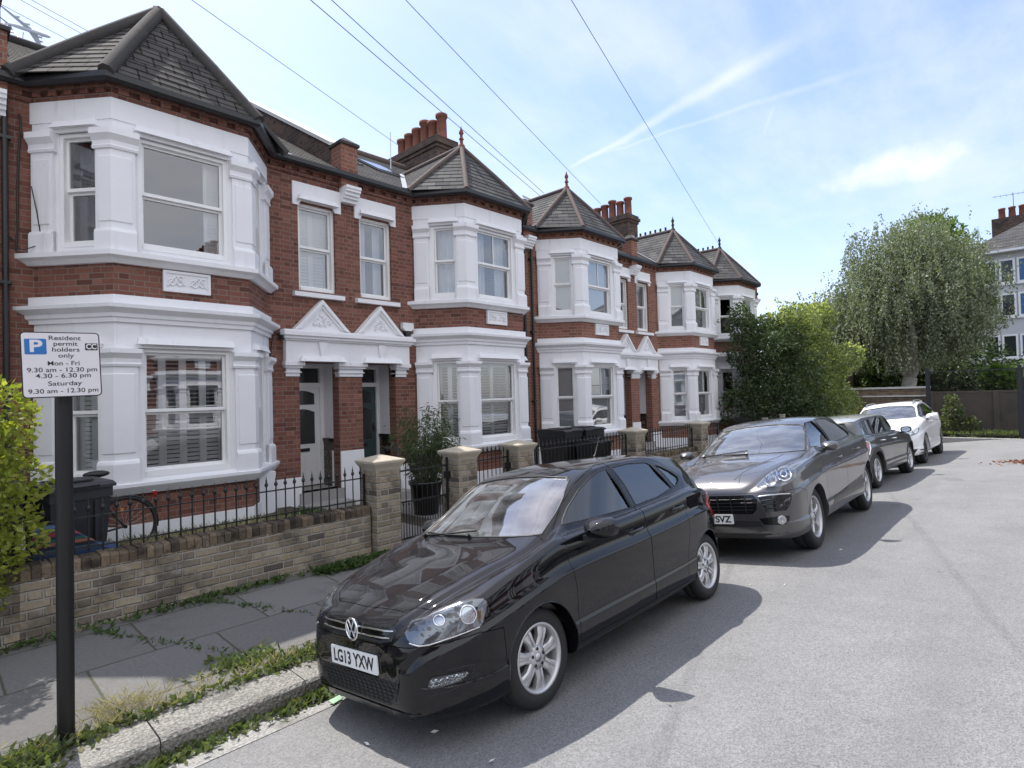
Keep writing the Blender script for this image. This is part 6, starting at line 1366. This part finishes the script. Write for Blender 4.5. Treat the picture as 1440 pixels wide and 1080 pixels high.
o=root('outbuilding',(33,8.9,.2),'dark gabled outbuilding with a brown door between the tall shrub and the birch','outbuilding'); m=MB(); m.prism([(32,7.6,.2),(32,10.3,.2),(32,10.3,3.0),(32,9.0,5.0),(32,7.6,3.0)],(4,0,0)); part(m,'wall',M['brick_grey'],o)
m=MB(); 
for (y0,z0,y1,z1) in ((7.4,2.75,9.0,5.12),(10.5,2.75,9.0,5.12)): courses(m,(31.8,y0,z0),(36.2,y0,z0),(31.8,y1,z1),(36.2,y1,z1),10)
part(m,'roof',M['slate'],o); m=MB(); m.box(31.95,31.995,7.75,8.35,1.9,2.95); part(m,'door',simple('brown_door',(.10,.045,.03),.6),o)
M['render_grey']=simple('pale_grey_render',(.52,.53,.55),.85,0,.08,1.5,.2,20,dirt=(1.2,(.35,.35,.35),.6,.3)); M['blue_panel']=simple('blue_panel',(.035,.12,.27),.3,0,.05,3); M['dark_pane']=simple('dark_window_pane',(.03,.035,.04),.08,0,.2,3)
o=root('block_of_flats',(49,-3,.2),'pale grey block of flats with blue window panels at the right edge','flats'); m=MB(); X0=45.; m.box(X0,X0+9,-14,3.95,.2,9.9); part(m,'wall',M['render_grey'],o)
m=MB(); m.box(X0-.35,X0+.1,3.95,4.7,.2,7.2); part(m,'brick_stack',M['brick_dim'],o)
m=MB(); E=[(X0-.5,-14.5,9.9),(X0-.5,4.3,9.9),(X0+9.5,4.3,9.9),(X0+9.5,-14.5,9.9)]; A=[(X0+4.5,-9,13.4),(X0+4.5,-1.2,13.4)]
courses(m,E[1],E[0],A[1],A[0],16); courses(m,E[2],E[1],A[1],A[1],16); courses(m,E[3],E[2],A[0],A[1],16); courses(m,E[0],E[3],A[0],A[0],16); rf=part(m,'roof',M['slate'],o)
m=MB(); m.box(X0-.55,X0+9.5,-14.5,4.0,9.78,9.9); part(m,'eaves',M['joinery'],o)
m=MB(); m.box(X0+3.2,X0+4.4,-.2,2.7,10.2,12.6); ch=m.build('chimney',M['brick_grey'],rf,org=tuple(o.location))
for k in range(5): t=MB(); t.lathe([(.2,0),(.17,.6),(.2,.62),(.2,.72),(.12,.72),(.12,.5)],(X0+3.8,2.2-k*.5,12.6),'z',10); t.build('chimney_pot',M['terracotta'],ch,org=tuple(o.location))
for fl_,(z0,z1) in enumerate(((1.3,2.45),(3.55,4.85),(6.0,7.3),(8.0,9.35))):
    y=3.82; k=0
    while y>-13:
        w=MB(); f=MB(); ww=.62; blue=(k%5>=3)
        w.box(X0-.02,X0+.05,y-ww,y,z0,z1); g=w.build('window',M['blue_panel' if blue else 'dark_pane'],o,org=tuple(o.location))
        for (a,b,c_,d) in ((y-.05,y+.05,z0-.06,z1+.06),(y-ww-.05,y-ww+.05,z0-.06,z1+.06)): f.box(X0-.06,X0-.021,a,b,c_,d)
        for (c_,d) in ((z0-.06,z0+.05),(z1-.05,z1+.06)): f.box(X0-.055,X0-.021,y-ww+.05,y-.05,c_,d)
        f.build('window_frame',M['joinery'],g,org=tuple(o.location)); y-=.80; k+=1
    m=MB(); m.box(X0-.1,X0-.01,-13,3.88,z0-.16,z0-.07); part(m,'window_sill',M['joinery'],o)
# ---------------------------------------------------------------- parking sign
P0=Vector((.64,4.40,.03)); o=root('parking_sign',tuple(P0),'white resident permit parking sign on a black post by the kerb','sign'); m=MB()
m.tube([P0,P0+Vector((.004,-.02,2.48))],.0445,20); m.tube([P0,P0+Vector((0,0,.05))],.06,16); part(m,'post',simple('black_post_paint',(.006,.006,.007),.45,0,.2,6,.1,70),o)
def tsub(par,origin,xd,zd,items,depth):
    pass
so_=Vector((.626,4.3035,2.317)); xd=Vector((1,-.08,.03)).normalized(); nd=Vector((-.08,-1,.03)).normalized(); zd=nd.cross(xd)*-1; zd=xd.cross(nd)*-1 if zd.z<0 else zd
if zd.z<0: zd=-zd
def S(u,v,d=0): return tuple(so_+xd*u+zd*v+nd*d)
def rrect(w,h,r,cx=0,cy=0):
    out=[]
    for (sx,sy,q0) in ((1,1,0),(-1,1,90),(-1,-1,180),(1,-1,270)):
        for k in range(5): q=R(q0+22.5*k); out.append((cx+sx*(w/2-r)+r*math.cos(q),cy+sy*(h/2-r)+r*math.sin(q)))
    return out
M['sign_white']=simple('sign_white',(.72,.70,.73),.35,0,.03,6); M['sign_blue']=simple('sign_blue',(.02,.16,.46),.35,0,.03,6); M['sign_black']=simple('sign_black',(.018,.018,.02),.4,0,.05,6)
W_,H_=.375,.388
m=MB(); m.prism([S(u,v,.0) for u,v in rrect(W_,H_,.022)],tuple(nd*.012)); bd=part(m,'sign_board',M['sign_black'],o)
m=MB(); m.poly([S(u,v,.0125) for u,v in rrect(W_-.012,H_-.012,.018)]); f=m.build('sign_face',M['sign_white'],bd,org=tuple(P0))
m=MB(); m.poly([S(u,v,.0131) for u,v in rrect(.100,.092,.006,-.119,.107)]); m.build('blue_square',M['sign_blue'],bd,org=tuple(P0))
m=MB(); m.poly([S(u,v,.0131) for u,v in rrect(.062,.043,.003,.145,.107)]); m.build('zone_box',M['sign_black'],bd,org=tuple(P0))
def wtext(s,cx,cy,width,hgt,mat,bold=.0,nm='sign_text'):
    vs,fs=text_mb(s,1.,bold); xs=[p[0] for p in vs]; k=width/(max(xs)-min(xs)); m=MB(); m.add([S(cx+p[0]*k,cy+(p[1]-.0)*hgt,.0138) for p in vs],fs); m.build(nm,mat,bd,org=tuple(P0))
B_=M['sign_black']; hh=.045
wtext('P',-.116,.107,.058,.098,M['sign_white'],.03); wtext('CC',.145,.107,.052,.044,M['sign_white'],.03)
for s,cx,cy,w in (('Resident',.019,.158,.152),('permit',.021,.124,.114),('holders',.021,.089,.130),('only',.021,.053,.074),('Mon - Fri',.008,.007,.150),('9.30 am - 12.30 pm',.003,-.032,.330),('4.30 - 6.30 pm',.005,-.067,.260),('Saturday',.010,-.113,.160),('9.30 am - 12.30 pm',.004,-.157,.330)): wtext(s,cx,cy,w,.037,B_,.006)
m=MB(); pc=Vector((.643,4.39,1.86)); st=[]
for k in range(7):
    q=R(-90-38+k*12.6); st.append((pc.x+.0462*math.cos(q),pc.y+.0462*math.sin(q)))
for a,b in zip(st,st[1:]): m.quad((a[0],a[1],1.835),(b[0],b[1],1.835),(b[0],b[1],1.885),(a[0],a[1],1.885))
stk=m.build('sticker',M['sign_white'],o,org=tuple(P0)); 
for s,zz,w in (('HW821',1.873,.042),('772',1.85,.032)):
    vs,fs=text_mb(s,1.,.015); xs=[p[0] for p in vs]; k=w/(max(xs)-min(xs)); m=MB(); m.add([(pc.x+.0468*math.sin(p[0]*k/.0462-.25),pc.y-.0468*math.cos(p[0]*k/.0462-.25),zz+p[1]*.018) for p in vs],fs); m.build('sticker_text',B_,stk,org=tuple(P0))
# ---------------------------------------------------------------- wheelie bins, bicycle, crate, pots, alarm
def bin_(x,y,rz,label,h=1.02,w=.55,d=.62,z0=.12,group='wheelie bins in the front gardens',mat='binplastic'):
    o=root('wheelie_bin',(x,y,z0),label,'wheelie bin',group,(0,0,rz)); m=MB(); wb,db=w*.8,d*.74; T=h-.06
    def ring(ww,dd,z,y0=0): return [(-ww/2,y0-dd/2,z),(ww/2,y0-dd/2,z),(ww/2,y0+dd/2,z),(-ww/2,y0+dd/2,z)]
    rs=[ring(wb,db,.03),ring(w*.96,d*.95,T-.1),ring(w,d,T-.1),ring(w,d,T)]; vs=sum(rs,[]); m.add(vs,[(i*4+j,i*4+(j+1)%4,(i+1)*4+(j+1)%4,(i+1)*4+j) for i in range(3) for j in range(4)]+[(3,2,1,0),(12,13,14,15)])
    for k in (-1,1): m.box(k*w*.22-.012,k*w*.22+.012,-d*.5,-d*.455,.25,T-.12)
    m.build('bin_body',M[mat],o)
    l=MB(); n=6; P=[(-d/2-.03,T+.002),(-d/2-.03,T+.03),(-d/2+.04,T+.055),(d*.1,T+.075),(d/2-.04,T+.07),(d/2+.02,T+.045),(d/2+.02,T+.002)]
    l.prism([(-w/2-.02,y_,z_) for y_,z_ in P],(w+.04,0,0)); l.tube([(-w*.22,-d/2-.05,T+.03),(-w*.2,-d/2-.075,T+.04),(w*.2,-d/2-.075,T+.04),(w*.22,-d/2-.05,T+.03)],.013,6); l.box(-w*.3,w*.3,-d*.28,d*.25,T+.07,T+.085); l.build('lid',M[mat],o)
    a=MB(); a.tube([(-w*.36,d/2,T-.03),(-w*.36,d/2+.08,T),(w*.36,d/2+.08,T),(w*.36,d/2,T-.03)],.017,8); a.build('handle',M[mat],o)
    for sx in (-1,1): t=MB(); t.lathe([(.001,-.03),(.10,-.03),(.105,-.02),(.105,.02),(.10,.03),(.001,.03)],(sx*w*.43,d*.42,.105),'x',18); t.build('wheel',M['black'],o)
    return o
bin_(1.10,7.35,.25,'charcoal wheelie bin behind the sign post, beside the bicycle',.96,z0=.34); bin_(.50,7.45,-.1,'charcoal wheelie bin partly behind the yellow-green hedge',.98,z0=.34)
bin_(9.30,7.5,.05,'tall black wheelie bin, left of the three by the railing',1.22,.62,.7,mat='black'); bin_(10.0,7.45,-.05,'tall black wheelie bin, right of the three by the railing',1.22,.62,.7,mat='black'); bin_(9.55,6.85,.1,'smaller black wheelie bin in front of the two tall ones',1.0,.5,.55,mat='black')
bin_(19.2,7.6,.1,'black wheelie bin at the foot of the tall shrub',1.0,.55,.6,mat='black')
# bicycle
o=root('bicycle',(1.3,7.75,.34),'black bicycle parked behind the railing beside the charcoal bin','bicycle'); rz=.12
def BW(x,z,y=0): return (1.70+(x)*math.cos(rz),7.85+x*math.sin(rz)*1.0+y,.34+z)
def bwheel(cx,nm):
    w=MB(); w.tube([BW(cx+.325*math.cos(k*math.pi/18),.335+.325*math.sin(k*math.pi/18)) for k in range(37)],.024,6,caps=False); wo=part(w,'wheel',M['tyre'],o); s=MB()
    pass
    for k in range(18): s.tube([BW(cx,.335),BW(cx+.3*math.cos(k*.349),.335+.3*math.sin(k*.349))],.0014,4)
    s.build('spoke',M['alloy'],wo,org=tuple(o.location)); s=MB(); s.tube([BW(cx,.335,-.05),BW(cx,.335,.05)],.02,8); s.build('hub',M['alloy_dark'],wo,org=tuple(o.location))
bwheel(0,'r'); bwheel(-1.05,'f')
m=MB(); bb=(-.43,.28); st=(-.60+.04+.0,.80); st=(-.52+.14,.82); hd=(-.93,.86)
for a,b,r in (((0,.335),bb,.012),((0,.335),(-.33,.78),.010),(bb,(-.30,.92),.016),(bb,(-.90,.62),.018),((-.34,.76),(-.91,.78),.016),((-.90,.60),(-.93,.98),.018),((-.905,.64),(-1.05,.335),.014)): m.tube([BW(*a),BW(*b)],r,7)
part(m,'bike_frame',M['black_gloss'],o); m=MB(); m.tube([BW(-.93,.98),BW(-.92,1.08)],.013,6); m.tube([BW(-.80,1.10,-.30),BW(-.90,1.11,-.22),BW(-.93,1.08,0),BW(-.90,1.11,.22),BW(-.80,1.10,.30)],.012,7); part(m,'handlebar',M['alloy_dark'],o)
m=MB(); m.ball(BW(-.27,.97),(.13,.075,.04),0,12,6); part(m,'saddle',M['black'],o); m=MB(); m.lathe([(.001,0),(.09,0),(.09,.006),(.001,.006)],BW(*bb,-.05),'y',18); m.tube([BW(bb[0],bb[1],-.06),BW(bb[0]+.12,bb[1]-.12,-.08)],.011,6); m.tube([BW(bb[0],bb[1],.06),BW(bb[0]-.12,bb[1]+.12,.08)],.011,6); part(m,'crank',M['alloy_dark'],o)
m=MB(); m.box(*[f for p in zip(BW(.30,.62,-.03),BW(.34,.70,.03)) for f in sorted(p)]); part(m,'rear_light',M['red_lamp'],o); m=MB(); m.box(*[f for p in zip(BW(-.05,.50,-.05),BW(-.02,.55,-.03)) for f in sorted(p)]); part(m,'reflector',M['amber'],o)
m=MB(); m.tube([BW(.33*math.cos(R(k))*1.07,.335+.35*math.sin(R(k))) for k in range(-10,150,10)],.02,6,flat=.4); part(m,'mudguard',M['black'],o)
# striped bag over a crate
def stripes():
    t=NT('striped_fabric'); sp=t.n('ShaderNodeSeparateXYZ'); t.L(t.obj(),sp.inputs[0]); v=t.math('FRACT',t.math('MULTIPLY',t.math('ADD',sp.outputs[2],t.math('MULTIPLY',sp.outputs[1],.2)),4.2))
    x=t.ramp(v,[(0,(.30,.05,.06)),(.16,(.025,.05,.13)),(.34,(.05,.10,.16)),(.5,(.015,.02,.035)),(.64,(.32,.12,.08)),(.76,(.03,.10,.10)),(.88,(.02,.03,.09))]); x.node.color_ramp.interpolation='CONSTANT'; t.pbr(x,.8); return t.mat
m=MB(); m.prism([(.80,6.62,.14),(1.40,6.62,.14),(1.42,6.62,.68),(1.28,6.62,.72),(1.02,6.62,.93),(.85,6.62,.96),(.78,6.62,.9)],(0,.42,0)); thing(m,'striped_bag',stripes(),'red, blue and black striped bag standing behind the railing by the sign post','bag')
# potted bamboo
o=root('potted_bamboo',(5.98,7.75,.12),'bushy bamboo in a black pot beside the grey front door','potted plant'); m=MB(); m.lathe([(.001,.0),(.20,.0),(.27,.50),(.29,.50),(.29,.56),(.25,.56),(.24,.48),(.001,.48)],(5.98,7.75,.12),'z',20); part(m,'pot',M['black_gloss'],o)
m=MB(); L_=[]; Dr=[]
for k in range(70):
    a=rng.uniform(0,6.28); sp=rng.uniform(.08,.44); hgt=rng.uniform(.6,1.35); b0=Vector((5.98+.14*math.cos(a),7.75+.14*math.sin(a),.6)); tp=b0+Vector((sp*math.cos(a),sp*math.sin(a),hgt)); pts=[b0.lerp(tp,i/6)+Vector((0,0,.12*math.sin(math.pi*i/6))) for i in range(7)]; m.tube(pts,[.006-.0006*i for i in range(7)],4,caps=False)
    for i in range(46):
        f=rng.uniform(.12,1.02) if hgt<1.1 else rng.uniform(.35,1.02); q=b0.lerp(tp,f)+Vector((rng.gauss(0,.05),rng.gauss(0,.05),.12*math.sin(math.pi*min(1,f))+rng.gauss(0,.03))); L_.append(tuple(q)); Dr.append((rng.gauss(0,.6)+math.cos(a)*.5,rng.gauss(0,.6)+math.sin(a)*.5,-.5))
part(m,'stem',M['bark'],o); quads_obj('foliage',leaf_quads(L_,.115,.16,dirs=Dr),M['leaf_bamboo'],o,tuple(o.location))
o=root('alarm_box',(6.80,9.25,3.28),'white burglar alarm box with a dark lower half on the brick wall','alarm box'); m=MB(); m.prism([(6.68,9.345,3.56),(6.93,9.345,3.56),(6.935,9.345,3.45),(6.88,9.345,3.40),(6.73,9.345,3.40),(6.675,9.345,3.45)],(0,-.09,0)); part(m,'cover',M['white_plastic'],o); m=MB(); m.prism([(6.73,9.345,3.40),(6.88,9.345,3.40),(6.85,9.345,3.30),(6.76,9.345,3.30)],(0,-.085,0)); part(m,'strobe',M['black'],o)
o=root('security_camera',(4.26,9.25,3.1),'small black security camera on the brick wall left of the porches','camera'); m=MB(); m.ball((4.26,9.26,3.14),.055,0,12,8); part(m,'camera_body',M['black'],o); m=MB(); m.box(4.22,4.30,9.29,9.35,3.12,3.22); part(m,'bracket',M['black'],o)
m=MB(); m.tube([(4.26,9.33,3.2),(4.12,9.32,3.22),(4.05,9.33,2.6),(4.10,9.33,1.9),(4.04,9.33,1.3),(4.08,9.33,.9)],.008,5); thing(m,'cable',M['black'],'thin black cable hanging down the brick wall below the security camera','cable')
m=MB(); m.hexa([(3.50,8.75,.14),(3.98,8.95,.14),(3.98,9.3,.14),(3.5,9.25,.14),(3.46,8.72,.93),(3.95,8.93,.98),(3.95,9.3,.98),(3.46,9.25,.93)]); thing(m,'utility_cupboard',M['stucco'],'white boxed cupboard under the right end of the nearest bay','cupboard')
for k,(x,y) in enumerate(((17.05,6.15),(18.35,6.1))):
    m=MB(); m.prism([(x-.06,y-.06,.1),(x+.06,y-.06,.1),(x+.06,y+.06,.1),(x-.06,y+.06,.1)],(0,0,1.12+.05*k)); m.box(x-.07,x+.07,y-.07,y+.07,1.2+.05*k,1.225+.05*k); thing(m,'wooden_post',M['wood_grey'],['weathered wooden gate post nearest the grey SUV roof','weathered wooden gate post in front of the tall shrub'][k],'post','wooden gate posts')
def onwall(pts,Y=9.32): return [Vector((0,0,CAMH))+ray(x,y)*(Y/ray(x,y).y) for x,y in pts]
m=MB(); m.tube(onwall([(3,136),(4,200),(3,270),(8,330),(20,338)]),.012,5); m.tube(onwall([(27,160),(29,172),(25,240),(24,330),(22,352)]),.012,5); thing(m,'cable',M['black'],'black cables running down the brick left of the nearest bay','cable')
m=MB(); m.tube(onwall([(44,262),(52,300),(57,330),(50,346),(34,351),(24,350)],9.2),.007,5); thing(m,'cable',M['black'],'thin looped cable hanging beside the upper window of the nearest bay','cable')
m=MB(); m.tube([at(8,44,10.9),at(20,46,10.8),at(30,58,10.7),at(38,80,10.6),at(42,100,10.6)],.012,5); m.tube([at(33,45,10.7),at(31,62,10.7),at(42,84,10.6)],.008,5); thing(m,'cable',M['white_plastic'],'loose white cables on the roof edge left of the nearest bay roof','cable')
# ---------------------------------------------------------------- overhead wires, aerials, aeroplane
def wire(pts,label,r=.0055):
    m=MB(); a,b=Vector(pts[0]),Vector(pts[1]); n=24; L=(b-a).length; m.tube([a.lerp(b,i/n)-Vector((0,0,.0))-Vector((0,0,pts[2]*4*(i/n)*(1-i/n))) for i in range(n+1)],r,5,smooth=True); return thing(m,'overhead_wire',M['wire_grey'],label,'wire','telephone wires fanning out over the street')
M['wire_grey']=simple('grey_wire_sheath',(.10,.10,.11),.6)
pole=Vector((-51,-13.1,7.5))
for (x,y,d),lb in (((561,205,16.),'overhead wire ending at the first tall chimney stack'),((765,272,15.3),'overhead wire passing the finial of the house with skylights'),((759,275,14.9),'lower wire of the close pair passing the finial of the house with skylights'),((845,287,19.5),'overhead wire ending at the second chimney stack'),((1010,342,26.),'longest overhead wire, ending at the last bay roof'),((133,49,13.),'upper wire of the three ending behind the nearest bay roof'),((123,52,13.3),'middle wire of the three ending behind the nearest bay roof'),((103,60,13.8),'lowest wire of the three ending behind the nearest bay roof')):
    wire((at(x,y,d*.9),pole+Vector((rng.uniform(-.4,.4),rng.uniform(-.6,.6),rng.uniform(-.2,.6))),.25),lb)
m=MB(); a=at(549,229,15.); m.tube([a-Vector((0,0,.6)),at(549,186,15.)],.014,6); thing(m,'mast',M['alloy'],'thin bare aerial mast standing on the roof by the first chimney','aerial')
m=MB(); a=Vector((44.5+3.8,1.6,12.6)); m.tube([a,a+Vector((0,0,1.5))],.018,6); m.tube([a+Vector((0,1.0,1.45)),a+Vector((0,-.9,1.35))],.012,5)
for k in range(7): m.tube([a+Vector((-.3,-.8+k*.28,1.4)),a+Vector((.3,-.8+k*.28,1.4))],.008,4)
thing(m,'tv_aerial',M['alloy_dark'],'TV aerial on the chimney of the flats at the right edge','aerial')
pl=root('aeroplane',tuple(at(40,40,800.)),'pale grey airliner flying above the nearest roof at the top left','aeroplane'); M['plane']=simple('aeroplane_paint',(.42,.45,.52),.6,0,.05,.2)
c_=at(40,42,800.); dx=Vector(CR); dy=Vector(CU); ax=(dx*1.0-dy*.33).normalized(); sd_=(dx*-.45+dy*.62-Vector(CF)*.5).normalized(); up_=ax.cross(sd_).normalized()
def PL(a,b,c): return c_+ax*a+sd_*b+up_*c
m=MB(); prof=[(-34,.3),(-28,1.5),(-15,2.8),(20,2.9),(29,2.2),(33,.4)]; m.tube([PL(a,0,(1.2 if a<-20 else 0)) for a,_ in prof],[r for _,r in prof],10); part(m,'fuselage',M['plane'],pl)
for sg in (1,-1):
    m=MB(); m.prism([tuple(PL(a,sg*b,-.8)) for a,b in ((10,2),(-3,2),(-13,29),(-9,30))],tuple(up_*.7)); part(m,'wing',M['plane'],pl)
    m=MB(); m.prism([tuple(PL(a,sg*b,1)) for a,b in ((-26,1),(-32,1),(-35,10),(-32,10))],tuple(up_*.5)); part(m,'tailplane',M['plane'],pl)
    for (a,b) in ((4,9),(-3,17)): m=MB(); m.tube([PL(a+4,sg*b,-2.6),PL(a-2,sg*b,-2.4)],[1.5,1.2],10); part(m,'engine',M['plane'],pl)
m=MB(); m.prism([tuple(PL(a,0,c)) for a,c in ((-25,2),(-33,2),(-36,11),(-31,11))],tuple(sd_*.6)); part(m,'tail_fin',M['plane'],pl)
# ---------------------------------------------------------------- weeds, grass, litter
def strip(n,fx,fy,fz,size,mat,name,label,up=True,asp=.5,spread=.03,tufts=None):
    P=[];D=[]
    for _ in range(n):
        t=rng.random(); x,y=fx(t),fy(t); k=rng.randint(3,9)
        for j in range(k): a=rng.uniform(0,6.28); P.append((x+rng.gauss(0,spread),y+rng.gauss(0,spread),fz(y)+rng.uniform(0,.03))); D.append((math.cos(a),math.sin(a),rng.uniform(.2,1.4) if up else rng.uniform(-.1,.5)))
    o=quads_obj(name,leaf_quads(P,size,asp,dirs=D,jit=.25),mat); return tag(o,label,name.replace('_',' '),None,'stuff')
zp=lambda y:.036+(y-4.29)*.03
lump=lambda x: .5+.5*math.sin(x*2.1+.6)*math.sin(x*.83+2)
def xs(lo,hi,pw=1.): 
    def f(t):
        while True:
            x=lo+(hi-lo)*rng.random()**pw
            if rng.random()<.25+.75*lump(x): return x
    return f
strip(300,xs(-.2,3.4),lambda t:3.96-abs(rng.gauss(0,.045)),lambda y:zroad(min(y,3.95)),.055,M['weed'],'weeds','green weeds growing in the gutter along the kerb',asp=.55,spread=.035)
strip(130,xs(-.5,3.2),lambda t:4.31+abs(rng.gauss(0,.04)),zp,.05,M['weed'],'weeds','green weeds along the back edge of the kerb',asp=.55,spread=.03)
strip(60,lambda t:rng.gauss(1.75,.14),lambda t:rng.gauss(4.62,.07),zp,.055,M['weed'],'weeds','clump of green weeds on the sunny pavement edge',asp=.5,spread=.05)
strip(80,lambda t:rng.gauss(2.15,.2),lambda t:rng.gauss(4.40,.05),zp,.05,M['weed'],'weeds','longer clump of green weeds near the front of the black car',asp=.5,spread=.05)
strip(120,lambda t:rng.gauss(.45,.1),lambda t:rng.gauss(4.30,.05),zp,.06,M['weed'],'weeds','green weeds round the foot of the sign post',asp=.5,spread=.05)
strip(150,xs(-1,4.0),lambda t:6.29-abs(rng.gauss(0,.06)),lambda y:.095,.06,M['leaf_mid'],'weeds','low weeds along the foot of the garden wall',asp=.4,spread=.04)
strip(200,lambda t:rng.uniform(3.2,4.2),lambda t:6.2-abs(rng.gauss(0,.08)),lambda y:.095,.07,M['leaf_mid'],'weeds','weeds at the foot of the nearest gate pier',asp=.4,spread=.04)
strip(80,lambda t:rng.gauss(.95,.17),lambda t:rng.gauss(4.55,.10),zp,.10,M['grass'],'grass','dry grass tuft right of the sign post',asp=.05,spread=.03)
strip(110,lambda t:rng.uniform(.2,3.2),lambda t:4.36+abs(rng.gauss(0,.06)),zp,.09,M['grass'],'grass','thin dry grass along the kerb',asp=.06,spread=.02)
for k,(x0,y0,x1,y1) in enumerate(((1.15,6.1,1.75,4.9),(2.05,6.2,2.6,5.1))):
    strip(110,lambda t:x0,lambda t:y0,lambda y:zp(y),.045,M['leaf_mid'],'weeds',['weeds in the first pavement joint from the sign','weeds in the second pavement joint from the sign'][k],spread=.01) if False else None
    P=[];D=[]
    for _ in range(140):
        t=rng.random()**2.2; x=x0+(x1-x0)*t+rng.gauss(0,.028); y=y0+(y1-y0)*t+rng.gauss(0,.028); a=rng.uniform(0,6.28); P.append((x,y,zp(y))); D.append((math.cos(a),math.sin(a),rng.uniform(.1,1.)))
    tag(quads_obj('weeds',leaf_quads(P,.045,.4,dirs=D),M['leaf_mid']),['weeds in the first pavement joint from the sign','weeds in the second pavement joint from the sign'][k],'weeds',None,'stuff')
strip(1500,lambda t:rng.uniform(1.5,4.3),lambda t:rng.uniform(6.6,8.4),lambda y:.35,.09,M['leaf_mid'],'weeds','straggling weeds in the nearest front garden',asp=.35,spread=.05)
strip(420,lambda t:rng.uniform(1.6,3.6),lambda t:rng.uniform(6.9,8.0),lambda y:.35,.22,M['grass'],'grass','tall dry grass in the nearest front garden',asp=.05,spread=.03)
strip(1300,lambda t:rng.uniform(25.0,26.0),lambda t:rng.uniform(-3,3.2),lambda y:.22,.22,M['weed'],'weeds','weeds growing behind the mesh fence',asp=.35,spread=.08)
bush('fence_weed',(25.5,2.75,.2),'tall leafy weed behind the mesh fence by its left post','weed',M['weed'],[((25.5,2.8,.6),.35),((25.5,2.7,1.1),.28),((25.5,2.75,1.5),.18),((25.5,2.3,.6),.3)],1500,.12,.4)
P=[];D=[]
for _ in range(260):
    x=rng.gauss(17.2,.28); y=rng.gauss(.50,.28); P.append((x,y,zroad(y)+.012)); a=rng.uniform(0,6.28); D.append((math.cos(a),math.sin(a),.1))
tag(quads_obj('litter',leaf_quads(P,.07,.6,dirs=D,jit=.15),leafmat('dead_leaf',[(.20,.07,.04),(.28,.11,.06),(.14,.06,.04)],.2)),'patch of reddish dead leaves lying on the road','litter',None,'stuff')
P=[];D=[]
for (u,v) in ((978,705),(985,720),(1085,826),(1100,818),(1245,843),(1250,700),(1060,812),(1105,735),(1180,770),(930,985),(700,1060),(520,1010),(612,1003),(1360,690),(880,920)):
    r=ray(u,v); k=.05
    for _ in range(60):
        t=(CAMH-.18)/-r.z; q=Vector((0,0,CAMH))+r*t; break
    for j in range(1): P.append((q.x+rng.gauss(0,.02),q.y+rng.gauss(0,.02),zroad(q.y)+.010)); a=rng.uniform(0,6.28); D.append((math.cos(a),math.sin(a),.06))
tag(quads_obj('litter',leaf_quads(P,.04,.35,dirs=D,jit=.08),simple('paper_scrap',(.62,.62,.60),.8)),'scraps of pale paper scattered on the road','litter',None,'stuff')
m=MB(); a=Vector((2.02,3.72,zroad(3.72)+.012)); m.prism([tuple(a+Vector(p)) for p in ((0,0,0),(.09,.02,0),(.08,.06,.01),(-.01,.05,.008))],(0,0,.004)); thing(m,'wrapper',simple('green_wrapper',(.35,.55,.36),.5),'pale green wrapper lying in the gutter by the black car','wrapper')
